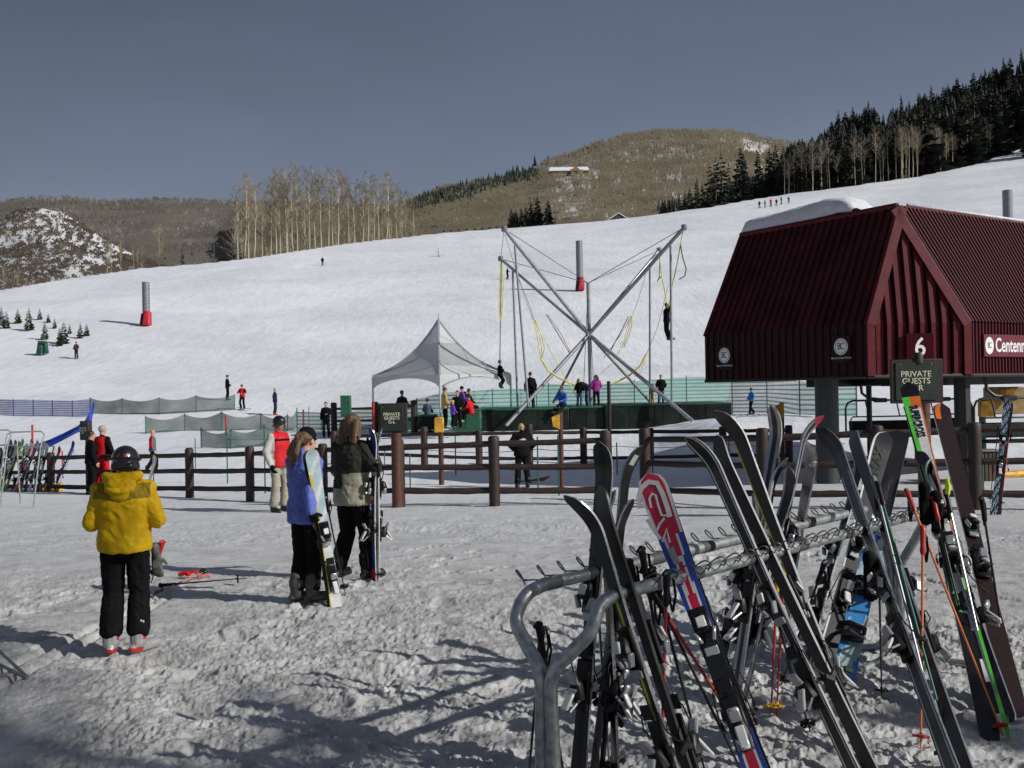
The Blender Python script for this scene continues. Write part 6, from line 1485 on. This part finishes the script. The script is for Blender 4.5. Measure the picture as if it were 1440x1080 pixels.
# K2-style red, white and blue ski
def k2col(s, x):
    a = abs(x)
    if s > .816: return 0 if a < .41 else 1
    if s > .756: return 0 if a < .24 else (1 if a < .33 else 2)
    if s > .53:
        w = (.756-s)*1.2+.02
        return 0 if a < w else (1 if a < w+.13 else 2)
    if s > .26: return 3
    return 0 if a < .2 else (1 if a < .3 else 2)
def decal(r, bd, L, strokes, mat, tipc, name='shovel_graphic'):
    """flat strokes painted on the top sheet; points are (u, z) in metres, u to the ski's left as seen from its tail"""
    mb = MB()
    def S(u, z): return V((-u, .0112+.01*math.sin(math.pi*z/L)+(max(0, z-(L-.22))/.22)**2*tipc, z))
    for pts, w in strokes:
        n = len(pts); P_ = [Vector((p[0], p[1])) for p in pts]; o = len(mb.v)
        for i, p in enumerate(P_):
            d = (P_[min(i+1, n-1)]-P_[max(i-1, 0)]).normalized(); q = Vector((-d.y, d.x))*w/2
            mb.v.append(tuple(S(*(p+q)))); mb.v.append(tuple(S(*(p-q))))
        for i in range(n-1): mb.f.append((o+2*i, o+2*i+1, o+2*i+3, o+2*i+2)); mb.m.append(0)
    o = mb.build(name, mat, None, False); o.parent = bd; return o
T, P = solve((1092, 1165), (912, 668), 0)
k2 = ski('red, white and blue ski with big white K2 lettering leaning on the front rail', T, P, V((-.25, -1, .3)), [K_RED, K_WHT, K_BLU, K_BLK], k2col, wid=(.108, .07, .120), bz=.40, tipc=.05, wmul=1.32)
L2 = (P-T).length+.03; bd2 = [c for c in k2.children if c.name.startswith('board')][0]
def kp(l): return [((x-(914+.27*(y-668)))*.0034, L2-.004-(y-668)*.0038) for x, y in l]
decal(k2, bd2, L2, [(kp([(896, 706), (896, 692), (902, 682), (914, 678), (926, 683), (932, 697), (937, 717), (939, 729)]), .024), (kp([(913, 710), (912, 698), (917, 693), (922, 697), (924, 710), (927, 723), (937, 727)]), .011),
    (kp([(905, 722), (913, 738), (922, 752)]), .017), (kp([(916, 742), (923, 733), (931, 728)]), .012), (kp([(924, 756), (932, 742), (935, 760)]), .012)], K_WHT, .05)
decal(k2, bd2, L2, [(kp([(960, 884), (962, 875), (969, 871), (976, 876), (979, 890), (981, 900)]), .011)], K_WHT, .05, 'waist_graphic')
decal(k2, bd2, L2, [(kp([(935.5, 766), (941.5, 788)]), .030)], K_LGR, .05, 'label_patch')
k2['label'] = 'red, white and blue ski with large white lettering on its shovel'
T2, P2 = solve((1106, 1158), (932, 676), 0)
ski('white-edged ski clipped behind the red, white and blue ski', T2-NF*.03, P2-NF*.05, V((.25, 1, -.3)), [K_WHT, K_BLU], stripe(.3), wid=(.108, .07, .118), bz=.43, base=K_BLK, tipc=.01)
# yellow striped graphite pair in front
def ystripe(s, x): return 1 if (.30 < s < .68 and .0 < x < .32) else 0
T, P = solve((985, 1190), (822, 688), 0)
ski('graphite ski with a yellow stripe, leftmost on the front rail', T, P, SL, [K_GRY, K_YEL], ystripe, bz=.40, edge=K_EDGE, tipc=.12, wmul=.84)
ski('plain black ski paired with the yellow striped graphite ski', T+V((.045, .02, 0)), P+V((.05, .03, .01)), SR, [K_BLK, K_LGR], sidel, bz=.40, tipc=.03, wmul=.84)
# leaf-shaped dark skis standing behind, tips up at the centre
T, P = solve((812, 1110), (855, 622), 1)
ski('dark grey ski with broad leaf shaped tip leaning from behind the rack', T, P, V((-.75, -.8, .2)), [K_GRY, K_BLK], stripe(.2), wid=(.105, .075, .118), bz=.42, edge=K_EDGE)
T, P = solve((838, 1105), (889, 625), 1)
ski('black ski with white mark on its curved tip behind the graphite ski', T+BN*.02, P+BN*.03, V((.85, -.5, .1)), [K_BLK, K_WHT], lambda s, x: 1 if (.935 < s < .965 and abs(x+.05) < .25) else 0, bz=.42, tipc=.09)
T, P = solve((866, 1100), (846, 690), 1)
ski('narrow silver edged ski with blue stripe standing behind the rack', T, P, V((1, .3, 0)), [K_LGR, K_BLU], stripe(.25), wid=(.09, .062, .10), bz=.42)
# large black pair in the middle of the front side
T, P = solve((1212, 1110), (985, 612), 0)
ski('long black ski with bright steel edges, first of the tall middle pair', T, P, SL, [K_BLK, K_WHT], lambda s, x: 1 if .29 < abs(x) < .43 else 0, wid=(.108, .078, .118), bz=.38, edge=K_LGR, tipc=.12, wmul=.86)  # white stripes along the sides stand in for edge glints
T, P = solve((1228, 1090), (1000, 613), 0)
ski('black ski lying back to back with the long steel edged ski', T, P, SR, [K_BLK, K_WHT], lambda s, x: 1 if .29 < abs(x) < .43 else 0, wid=(.108, .078, .118), bz=.38, edge=K_LGR, tipc=.05, wmul=.86)  # same painted glint stripes as its pair
T, P = solve((1216, 1062), (1024, 573), 0)
ski('tall dark ski with curled tip and yellowish side right of the middle pair', T, P, SL, [K_GRY, K_YEL, K_BLK], lambda s, x: 1 if (x > .36 and .5 < s < .9) else 0, wid=(.10, .068, .112), bz=.33, edge=K_EDGE, tipc=.12)
# back-side pair leaning to the upper right
T, P = solve((1042, 1004), (1137, 582), 1)
ski('grey ski with red tip leaning from behind, tips to the upper right', T, P, V((1, -.4, .2)), [K_LGR, K_RED, K_GRY], lambda s, x: 1 if s > .965 else (2 if abs(x) < .2 else 0), wid=(.098, .066, .110), bz=.46, tipc=.10)
T, P = solve((1030, 1000), (1098, 574), 1)
ski('silver and black ski crossing behind the tall middle pair', T, P, SL, [K_LGR, K_BLK], stripe(.2), wid=(.098, .066, .110), bz=.46, tipc=.09)
T, P = solve((1010, 960), (1075, 690), 1)
ski('short dark junior ski behind the middle pair', T, P, SL, [K_BLK, K_LGR], stripe(.2), wid=(.085, .062, .10), bz=.42)
T, P = solve((1100, 905), (1148, 612), 1)
ski('greyish violet ski leaning from behind left of the letter ski', T, P, V((-.9, -.5, .1)), [col('mauve', (.13, .115, .13)), K_BLK], lambda s, x: 1 if int(s*23) % 5 == 0 and abs(x) < .3 else 0, bz=.40)
# long pair, right of centre
T, P = solve((1352, 1120), (1170, 610), 0)
ski('long black and silver ski curling left at the tip, right of centre', T, P, V((-1, -.55, .1)), [K_BLK, K_LGR, K_GRY], lambda s, x: 1 if (.26 < abs(x) < .40 and s < .85) else (2 if abs(x) < .12 else 0), wid=(.112, .078, .122), bz=.40, edge=K_EDGE, tipc=.13,
    text=[('ATOMIC', .05, .92, K_WHT, 1.0, -1.57)] if 0 else None)
T, P = solve((1368, 1110), (1196, 606), 0)
ski('dark ski clipped behind the long black and silver ski', T, P, SR, [K_GRY, K_BLK], stripe(.2), bz=.40, tipc=.02)
T, P = solve((1150, 968), (1243, 612), 1)
ski('grey ski showing dark letters near the tip behind the long pair', T, P, V((-.05, -1, .2)), [K_GRY, K_BLK, K_WHT], lambda s, x: 2 if x > .42 else 0, wid=(.11, .08, .125), bz=.42, tipc=.05, wmul=1.25,
    text=[('MAX', .10, (P-T).length-.24, K_BLK, 1.2, True)])
T, P = solve((1180, 962), (1264, 609), 1)
ski('snowboard', T, P, V((-.5, -1, .1)), [K_GRY, K_ICE, K_SKY, K_BLU], lambda s, x: 0 if s > .62 else (1 if (math.sin(s*19+x*4) > .25) else (2 if s < .5 or x > 0 else 3)), wid=(.19, .16, .17), bind=False, square=True, tipc=.03, wmul=1., name='snowboard', cat='snowboard', twin=True, edge=K_GRY)
bpy.data.objects['snowboard']['label'] = 'blue and pale small snowboard with black strap binding leaning behind the rack'
sb = bpy.data.objects['snowboard']
for z in (.42, .80):
    mb = MB(); mb.box((0, .03, z), (.15, .03, .14), bev=.01); mb.tube([(-.085, .03, z), (-.09, .10, z), (0, .15, z-.01), (.09, .10, z), (.085, .03, z)], [.012, .02, .028, .02, .012], 8, flat=.6); mb.tube([(-.085, .03, z-.06), (-.09, .14, z-.10), (-.02, .22, z-.12), (.07, .14, z-.10), (.085, .03, z-.06)], [.01, .016, .03, .016, .01], 8, flat=.7)
    part(mb, 'strap_binding', BLACK, sb)
# lime ski and brown board at the right end
def limec(s, x):
    x = -x
    if s > .955: return 1
    if s > .90: return 4 if x > -.1 else 0
    if s > .40:
        if x < -.20: return 0
        return 2 if x < .43 else 4
    return 0 if (abs(x) > .25) else (2 if math.sin(s*60) > .2 else 1)
T, P = solve((1404, 1034), (1277, 544), 0)
lm = ski('lime green ski with black letters along a white band', T, P, V((-.35, -1, .3)), [K_GRN, K_BLK, K_WHT, K_RED, K_ORG], limec, wid=(.108, .072, .125), bz=.46, tipc=.05, text=[('SUPERCROSS', .085, (P-T).length-.52, K_BLK, .95, False)], wmul=1.2)
T, P = solve((1388, 1038), (1284, 560), 0)
ski('dark ski with lime rails paired behind the lime green ski', T-NF*.03+V((.05, 0, 0)), P-NF*.06+V((.03, 0, 0)), V((.35, 1, -.3)), [K_BLK, K_GRN], lambda s, x: 1 if abs(x) > .3 and s < .45 else 0, bz=.46, wmul=1.1)
T, P = solve((1430, 1008), (1322, 572), 0)
ski('broad dark brown ski with rounded tip at the right end of the rack', T, P, V((-.15, -1, .3)), [K_BRN, K_ORG, K_BLK], lambda s, x: 1 if (s > .93 and abs(x-.25) < .14) or (x < -.46 and .45 < s) else 0, wid=(.14, .11, .15), bz=.44, tipc=.04, wmul=1.)
T, P = solve((1421, 1012), (1300, 640), 0)
ski('short black ski in front of the brown ski at the right end', T, P, SL, [K_BLK, K_RED], lambda s, x: 1 if x > .38 else 0, bz=.50)

for i, (tl, tp, sd, m_, lb) in enumerate([((1036, 985), (1092, 640), 1, K_BLK, 'slim black ski in the tangle behind the middle pair'), ((1020, 985), (1120, 660), 1, K_GRY, 'slim graphite ski crossing the tangle behind the middle pair'), ((842, 1100), (872, 700), 1, K_BLK, 'slim black ski hidden behind the yellow striped ski'), ((1120, 985), (1215, 640), 1, K_BLK, 'slim black ski left of the small snowboard'), ((1415, 1030), (1296, 650), 0, K_BLK, 'slim black ski between the lime green ski and the brown ski')]):
    T, P = solve(tl, tp, sd); ski(lb, T, P, SL if i % 2 else V((.9, -.6, .1)), [m_, K_LGR], (lambda s, x: 1 if x > .34 else 0), bz=.45, wmul=.85)
# ski poles around the rack
def polepx(label, g, h, mat, yh=None, yg=None, **k):
    G = gpt(*g) if yg is None else at(*g, yg)
    r = ray(*h)
    if yh is None: yh = G.y
    return pole(label, G, CAM+r*yh, mat, **k)
PBLK = pm('pole_black', (.02, .02, .022), .35, .3); PSIL = pm('pole_silver', (.4, .41, .42), .3, .8); PRED = pm('pole_red', (.38, .03, .02), .35); PYEL = pm('pole_yellow', (.65, .38, .02), .4); PBLU = pm('pole_blue', (.02, .07, .38), .35); PGRN = pm('pole_green', (.01, .12, .07), .35); PORG = pm('pole_orange', (.60, .16, .04), .4); PWHT = pm('pole_white', (.55, .55, .53), .4)
polepx('black ski pole hanging in the fork at the left end of the rack', (800, 1130), (757, 878), PBLK, yh=4.65)
polepx('second black ski pole crossing below the fork of the rack', (742, 1110), (762, 884), PBLK, yh=4.75)
polepx('blue ski pole standing behind the graphite ski', (868, 1085), (851, 762), PBLU, yh=5.0)
polepx('silver ski pole beside the blue pole behind the rack', (858, 1092), (835, 772), PSIL, yh=5.05)
polepx('red shafted ski pole left of the red, white and blue ski', (928, 1130), (938, 805), PRED, yh=4.6)
polepx('black ski pole slanting under the red, white and blue ski', (1060, 1120), (905, 800), PBLK, yh=4.75)
polepx('dark red ski pole running along the red, white and blue ski', (1105, 1130), (915, 830), PRED, yh=4.7)
polepx('silver ski pole beside the yellow striped ski', (985, 1120), (885, 790), PSIL, yh=4.75)
polepx('yellow topped red ski pole with yellow basket behind the middle pair', (1084, 1008), (1094, 795), PRED, yh=6.05, bcol=PYEL, grip=PYEL)
polepx('yellow gripped red ski pole right next to its twin behind the middle pair', (1092, 1006), (1103, 792), PRED, yh=6.05, bcol=PYEL, grip=PYEL)
polepx('black ski pole behind the short dark junior ski', (1022, 965), (1068, 790), PBLK, yh=5.9)
polepx('thin black ski pole left of the small snowboard', (1098, 965), (1160, 790), PBLK, yh=6.2)
polepx('green shafted ski pole leaning beside the long black and silver ski', (1345, 1085), (1234, 680), PGRN, yh=6.1)
polepx('grey ski pole with thick silver grip leaning at the front rail', (1330, 1075), (1228, 672), PSIL, yh=6.2, grip=STEELD)
polepx('orange ski pole with red basket standing alone below the right end', (1295, 1052), (1298, 742), PORG, yh=5.75, bcol=PRED, grip=PRED)
polepx('orange and black ski pole leaning across the lime green ski', (1412, 1036), (1275, 690), PORG, yh=6.5, bcol=PRED, grip=PRED)
polepx('black ski pole with ribbed grip at the right edge of the rack', (1420, 960), (1380, 700), PBLK, yh=6.5)
polepx('silver ski pole between the lime green ski and the brown ski', (1400, 1000), (1330, 690), PSIL, yh=6.6)
polepx('black ski pole standing close to the graphite ski at the front rail', (960, 1110), (902, 772), PBLK, yh=4.7)
polepx('dark ski pole with its grip resting against the front rail', (1000, 1118), (917, 800), PBLK, yh=4.75)
polepx('black ski pole between the tall middle pair and the tangle', (1140, 1030), (1062, 770), PBLK, yh=5.4)
polepx('black ski pole standing right of the small snowboard', (1240, 985), (1236, 790), PBLK, yh=6.4)
polepx('black ski pole with red grip near the lime green ski', (1380, 985), (1312, 700), PBLK, yh=6.6, grip=PRED)
# gloves hung on pole grips
def hung_glove(px, py, y, label, mat, s=1.):
    c = at(px, py, y); r = thing('glove', c, label, 'glove'); mb = MB(); hand_prims(mb, V((0, 0, 0)), V((.1, 0, -1)), V((0, 1, 0)), 1, r=.013, curl=.25, sc_=1.0*s); capsule(mb, (0, 0, .07), (0, 0, .0), .040, .030); organic(mb, 'shell', [mat], r, .008, 1); return r
hung_glove(1222, 800, 6.0, 'black glove hanging from the rack beside the small snowboard', C_BLK, 1.2)
hung_glove(219, 782, ground(178, 921).y+.15, 'grey and black glove dangling at the right hip of the yellow jacket', pm('glove_grey', (.16, .16, .14), .8, c2=(.02, .02, .02), vs=16))
for (px, py, lab) in ((1300, 700, 'black glove pushed over the pole grips at the right end of the rack'), (1316, 712, 'black glove with yellow tag over the grips at the right end')): hung_glove(px, py, 6.6, lab, C_BLK, 1.1)
mb = MB(); c = at(1332, 684, 6.4); mb.tube([c+V((0, 0, -.05)), c+V((.005, 0, .0)), c+V((0, 0, .05))], [.016, .02, .012], 8); single(mb, 'neon_tag', col('neon', (.55, .75, .03)), c, 'neon yellow tag hanging at the right end of the rack', 'tag')

# ------------------------------------------------------------------ skis and poles of people
def freeski(label, tail, tip, yt, yp, N, top, colf, **k):
    T = at(*tail, yt); P = at(*tip, yp); return ski(label, T, P, V(N), top, colf, **k)
y2 = p2.location.y; y3 = p3.location.y
freeski('white and yellow ski held diagonally by the person in the periwinkle jacket', (473, 849), (437, 630), y2-.08, y2-.33, (.35, -1, .1), [K_ICE, K_WHT, K_YEL], lambda s, x: 1 if s < .42 and abs(x) < .42 else (2 if x > .28 and s < .85 else (1 if math.sin(s*37+x*5) > .55 else 0)), bz=.32, wid=(.105, .075, .115), tipc=.04, wmul=1.15)
freeski('second pale ski clipped behind the white and yellow ski', (468, 851), (433, 634), y2-.03, y2-.28, (-.35, 1, -.1), [K_YEL, K_BLK], solid, bz=.38, wid=(.11, .072, .12), tipc=.03)
pole('black ski pole held low by the person in the periwinkle jacket', at(485, 832, y2+.35), at(458, 700, y2-.05), PBLK)
freeski('violet blue ski held upright by the person with long hair', (526, 818), (527, 600), y3-.12, y3-.15, (-.8, -.6, 0), [K_PUR, K_BLU, K_RED], lambda s, x: 2 if (s < .10 or .52 < s < .56) else (1 if abs(x) < .2 else 0), bz=.47, wid=(.10, .068, .11), tipc=.06)
freeski('dark violet ski with white base held upright next to its pair', (530, 818), (529.5, 602), y3-.10, y3-.13, (.9, .35, 0), [K_WHT, K_PUR, K_BLK], lambda s, x: 1 if s > .6 or s < .12 else 0, bz=.47, wid=(.10, .068, .11), tipc=.06)
pole('white ski pole held with the violet blue skis', at(534, 816, y3-.2), at(532, 650, y3-.22), PWHT, grip=BLACK)
freeski('pale pink ski held by the small blond person at the fence', (207, 690), (220, 640), 22.4, 22.4, (-.4, -1, 0), [col('pink', (.6, .38, .34)), K_WHT], stripe(.2), bind=False)
freeski('silver ski leaning with the person in red by the left fence', (152, 690), (142, 645), 19.6, 19.6, (-.4, -1, 0), [K_LGR, K_RED], stripe(.2), bind=False) if 0 else None
# skis on the far slope skiers
def slopeski(px, by, ang, label, dx=.0, Lk=1.6, mat=K_BLK, grp=None):
    c = ground(px, by)+V((0, -.05, .10)); d = V((math.cos(ang), math.sin(ang)*1., 0)); a = c-d*Lk*.5; b = c+d*Lk*.5; a.z = gz(a.x, a.y)+.12; b.z = gz(b.x, b.y)+.14
    return ski(label, a, b, V((0, 0, 1)), [mat, K_RED], solid, bind=False, group=grp)
slopeski(339, 577, -1.0, 'left ski of the skier in red and black above the nets'); slopeski(345, 577, -.9, 'right ski of the skier in red and black above the nets')
slopeski(107, 505, 2.9, 'black ski under the skier by the young spruces'); slopeski(619, 361, .3, 'tiny ski under the pale blue skier', Lk=1.8); slopeski(715, 392, -.8, 'tiny ski under the black skier behind the frame', Lk=1.8)
# right edge: pale blue skis leaning on the fence
T = ground(1397, 724); yb = T.y
freeski('pale blue speckled ski leaning on the fence at the right edge', (1397, 722), (1417, 560), yb, yb+.25, (-.3, -1, .1), [K_ICE, K_BLU, K_GRY], lambda s, x: [0, 1, 2, 0, 2][int(abs(math.sin(s*31+x*3)*4.9))], bz=.5, wid=(.11, .075, .12))
freeski('second speckled blue ski behind the ski leaning at the right edge', (1403, 722), (1421, 562), yb+.04, yb+.3, (.3, 1, .1), [K_ICE, K_BLU, K_GRY], lambda s, x: [0, 1, 2, 1, 2][int(abs(math.sin(s*27+x*3)*4.9))], bz=.5, wid=(.11, .075, .12))
pole('dark ski pole beside the speckled blue skis at the right edge', at(1392, 706, yb-.1), at(1404, 600, yb+.1), PBLK)
pole('red ski pole beside the speckled blue skis at the right edge', at(1408, 712, yb-.1), at(1420, 602, yb+.1), PRED)
# left background ski racks with leaning skis
def bgrack(x0, x1, yt, yb_, yy, label):
    a = at(x0, yt, yy); b = at(x1, yt-1.5, yy); r = thing('ski_rack', (a.x, a.y, gz(a.x, a.y)), label, 'ski rack', world=True); mb = MB(); S = .016
    mb.tube([V((a.x, a.y-.5, gz(a.x, a.y))), V((a.x, a.y-.15, a.z-.35)), V((a.x-.02, a.y, a.z-.06)), a+V((.06, 0, 0)), b-V((.06, 0, 0)), V((b.x+.02, b.y, b.z-.06)), V((b.x, b.y-.15, b.z-.35)), V((b.x, b.y-.5, gz(b.x, b.y)))], S, 8); part(mb, 'front_rail', STEEL, r)
    mb = MB(); mb.tube([V((a.x, a.y+.5, gz(a.x, a.y))), V((a.x+.1, a.y+.2, a.z-.4)), V((a.x+.12, a.y+.2, a.z-.33)), V((a.x+.9, a.y+.2, a.z-.33))], S, 8); part(mb, 'back_leg', STEEL, r)
bgrack(11, 61, 608, 690, 21.5, 'pale tube ski rack behind the leaning skis at far left')
bgrack(-45, 15, 606, 690, 21.5, 'pale tube ski rack cut by the left photo edge')
bl = [((35, 618), (2, 687), K_GRN, K_WHT, 'lime and white'), ((30, 621), (9, 688), K_BLK, K_YEL, 'black and yellow'), ((40, 634), (17, 690), K_WHT, K_GRY, 'white and grey'), ((38, 628), (-2, 684), K_YEL, K_GRN, 'yellow'), ((46, 622), (36, 690), K_WHT, K_BLK, 'white tipped'), ((53, 625), (26, 691), K_GRY, K_RED, 'graphite and red'), ((58, 628), (41, 691), K_DGN, K_WHT, 'deep green'), ((63, 622), (48, 690), K_BLK, K_LGR, 'black and silver'), ((68, 624), (53, 691), K_LGR, K_BLK, 'silver'), ((106, 621), (75, 690), K_BLU, K_BLU, 'navy blue'), ((4, 630), (-6, 690), K_BLK, K_RED, 'black and red'), ((13, 628), (-12, 688), K_GRY, K_WHT, 'grey and white')]
rq = random.Random(77); nm_ = ['pale blue', 'red and white', 'silver and green', 'black and lime', 'white and red', 'brown', 'violet', 'orange and grey', 'bright red', 'grey striped', 'ice white', 'dark green']; cc = [K_ICE, K_RED, K_LGR, K_BLK, K_WHT, K_BRN, K_PUR, K_ORG, K_RED, K_GRY, K_ICE, K_DGN]
for k in range(12):
    x_ = rq.uniform(-8, 62); bl.append(((x_+rq.uniform(8, 32), 617+rq.uniform(0, 16)), (x_, 686+rq.uniform(0, 5)), cc[k], [K_WHT, K_BLK, K_GRN, K_GRY][k % 4], nm_[k]))
for i, (tp, tl, a, b, nm) in enumerate(bl):
    g = ground(max(tl[0], -20), tl[1]+1); yy = g.y
    if nm == 'navy blue': lab = 'navy blue ski leaning on the log fence post at left'
    else: lab = nm+' ski leaning in the crowded racks at the far left'
    freeski(lab, tl, tp, yy, yy+.45, (-.5, -1, .2), [a, b], stripe(.2) if i % 2 else (lambda s, x: 1 if s < .4 else 0), bz=.45, wid=(.115, .085, .125))
for i, (a, b) in enumerate([((80, 690), (103, 632)), ((60, 690), (76, 628)), ((20, 690), (34, 632))]):
    g = ground(*a); pole(['silver ski pole beside the navy ski at the left fence', 'silver ski pole at the right end of the left racks', 'silver ski pole among the skis of the left racks'][i], g, at(*b, g.y+.3), PSIL)
for px, lab in ((59, 'yellow and brown ski boots under the left racks'), (80, 'yellow and brown ski boots beside the left fence post')):
    g = ground(px, 691)
    for k in range(2):
        mb = MB(); mb.box(g+V((-.08+k*.15, 0, .05)), (.11, .30, .09), bev=.03); mb.box(g+V((-.08+k*.15, .07, .15)), (.11, .14, .16), bev=.03, taper=.85)
        single(mb, 'boot', pm('boots_yellow', (.55, .34, .05), .6, var=.7, vs=9), g+V((k*.15-.08, 0, 0)), lab.replace('boots', 'boot')+(', left of its pair' if k == 0 else ', right of its pair'), 'boot')
# poles and red gloves dropped on the snow
g = ground(270, 826)
def lying(label, a, b, mat, **k):
    A, B = ground(*a), ground(*b); A.z += .07; B.z += .06; return pole(label, A, B, mat, strap=True, **k)
lying('black ski pole lying on the snow pointing right', (343, 823), (225, 832), PBLK); lying('black and orange ski pole lying across the other pole on the snow', (289, 813), (219, 843), PORG)
for i, (px, py) in enumerate([(258, 816), (267, 815), (284, 820)]):
    c = ground(px, py); r = thing('glove', c+V((0, 0, .04)), ['red glove lying on the snow, left of three', 'red glove lying on the snow, middle of three', 'red and white glove lying on the snow, right of three'][i], 'glove'); mb = MB(); hand_prims(mb, V((0, 0, .03)), V((1, .3*(i-1), .25)), V((0, 0, -1)), 1, r=.010, curl=.8, sc_=.62); capsule(mb, (-.03, 0, .02), (0, 0, .03), .028, .024); organic(mb, 'shell', [pm('glove_red', (.5, .015, .02), .6, c2=(.55, .4, .38), vs=5) if i == 2 else C_RED], r, .009, 1)
for lab, a_, b_ in (('thin grey metal rod lying at the left photo edge, upper of two', (38, 960), (-14, 926)), ('thin grey metal rod lying at the left photo edge, lower of two', (38, 962), (-16, 952))):
    A, B = ground(*a_), ground(*b_); A.z += .03; B.z += .12; mb = MB(); mb.tube([A, B], .012, 8); single(mb, 'metal_rod', STEELD, A, lab, 'rod')
g = ground(750, 679); mb = MB()
for k in range(4): mb.tube([g+V((-.35+.1*k, .1*k-.1, .05)), g+V((.3+.05*k, .12*k-.2, .08+.02*k))], .02, 6)
single(mb, 'ski_bundle', pm('worn_wood', (.18, .11, .07), .7), g, 'jumble of thin skis lying behind the legs of the person in black', 'ski bundle')
# wrist loop and pole of the skier in yellow
yy = p1.location.y
pole('dark ski pole dangling with red grip beside the yellow jacket', at(214, 815, yy+.2), at(229, 762, yy+.15), PBLK, grip=BTR, strap=False)
# unseen aspens and pines added off to the right to shade snow and rack
for i, (x, y, h, k) in enumerate([(9.4, -.9, 10.5, ASP[1]), (12.6, -1.2, 12.5, ASP[3]), (8.2, -2.2, 9.5, ASP[0]), (11.2, -3.0, 12, ASP[1])]):
    plant_tree(k, (x, y, -.05), h, 'unseen bare aspen added near the ski rack for its shade', 'aspens added to shade the snow by the ski rack', wide=1.5)
for i, (x, y, h) in enumerate([(12.0, 1.3, 7.2), (12.7, -.6, 7.8), (11.4, -2.3, 8.0), (11.8, -4.8, 8.5), (15.5, -5.6, 10.)]):
    plant_tree(CON[i % 4], (x, y, -.05), h, 'unseen pine added near the ski rack for its shade', 'pines added to shade the ski rack', wide=1.25)
# ------------------------------------------------------------------ light, sky, camera
az = V((.90, -.42, 0)).normalized(); EL = math.radians(31)
sd_ = V((az.x*math.cos(EL), az.y*math.cos(EL), math.sin(EL)))
sun = bpy.data.lights.new('sun', 'SUN'); sun.energy = 4.2; sun.angle = math.radians(.6); sun.color = (1., .97, .915)
so = bpy.data.objects.new('sun', sun); COL.objects.link(so); so.rotation_mode = 'QUATERNION'; so.rotation_quaternion = sd_.to_track_quat('Z', 'Y'); so.location = (20, -20, 30)
w = bpy.data.worlds.new('World'); sc.world = w; w.use_nodes = True; N = w.node_tree.nodes; L = w.node_tree.links; bg = N['Background']
sky = N.new('ShaderNodeTexSky'); sky.sky_type = 'NISHITA'; sky.sun_disc = False; sky.sun_elevation = EL; sky.sun_rotation = math.atan2(az.x, az.y); sky.dust_density = 2.5; sky.ozone_density = 2
# slate storm cloud deck over the clear sky
tc = N.new('ShaderNodeTexCoord'); sp = N.new('ShaderNodeSeparateXYZ'); L.new(tc.outputs['Generated'], sp.inputs[0])
rp = N.new('ShaderNodeValToRGB'); els = rp.color_ramp.elements; els[0].position = .0; els[0].color = (2.35, 2.7, 3.55, 1); els[1].position = 1; els[1].color = (.9, 1.05, 1.5, 1)
for p, c in ((.12, (2.15, 2.5, 3.35)), (.24, (1.6, 1.88, 2.6)), (.36, (1.15, 1.36, 1.95))):
    e = els.new(p); e.color = (*c, 1)
L.new(sp.outputs['Z'], rp.inputs[0])
nz = N.new('ShaderNodeTexNoise'); nz.inputs['Scale'].default_value = 1.6; nz.inputs['Detail'].default_value = 5; mpw = N.new('ShaderNodeMapping'); mpw.inputs['Scale'].default_value = (1.2, 1.2, 3.5); mpw.inputs['Rotation'].default_value = (0, .25, 0); L.new(tc.outputs['Generated'], mpw.inputs[0]); L.new(mpw.outputs[0], nz.inputs['Vector'])
mr = N.new('ShaderNodeMapRange'); mr.inputs[1].default_value = .3; mr.inputs[2].default_value = .7; mr.inputs[3].default_value = .87; mr.inputs[4].default_value = 1.15; L.new(nz.outputs['Fac'], mr.inputs[0])
ml = N.new('ShaderNodeVectorMath'); ml.operation = 'SCALE'; L.new(rp.outputs[0], ml.inputs[0]); L.new(mr.outputs[0], ml.inputs['Scale'])
mh = N.new('ShaderNodeMapRange'); mh.inputs[1].default_value = -.5; mh.inputs[2].default_value = .5; mh.inputs[3].default_value = .86; mh.inputs[4].default_value = 1.2; L.new(sp.outputs['X'], mh.inputs[0])
ml2 = N.new('ShaderNodeVectorMath'); ml2.operation = 'SCALE'; L.new(ml.outputs[0], ml2.inputs[0]); L.new(mh.outputs[0], ml2.inputs['Scale'])
mx = N.new('ShaderNodeMix'); mx.data_type = 'RGBA'; mx.inputs['Factor'].default_value = .9; L.new(sky.outputs[0], mx.inputs[6]); L.new(ml2.outputs[0], mx.inputs[7]); L.new(mx.outputs[2], bg.inputs['Color']); bg.inputs['Strength'].default_value = .09
cam = bpy.data.cameras.new('camera'); cam.sensor_width = 36; cam.lens = 36*F/1440; cam.clip_start = .1; cam.clip_end = 12000
co = bpy.data.objects.new('camera', cam); COL.objects.link(co)
co.matrix_world = Matrix(((R_.x, U_.x, -D_.x, 0), (R_.y, U_.y, -D_.y, 0), (R_.z, U_.z, -D_.z, CH), (0, 0, 0, 1)))
sc.camera = co
sc.view_settings.view_transform = 'Standard'; sc.view_settings.look = 'None'; sc.view_settings.exposure = 0; sc.view_settings.gamma = 1
sc.cycles.max_bounces = 6; sc.cycles.transparent_max_bounces = 12
for l in LOG: print(l)
print('objects', len(bpy.data.objects))
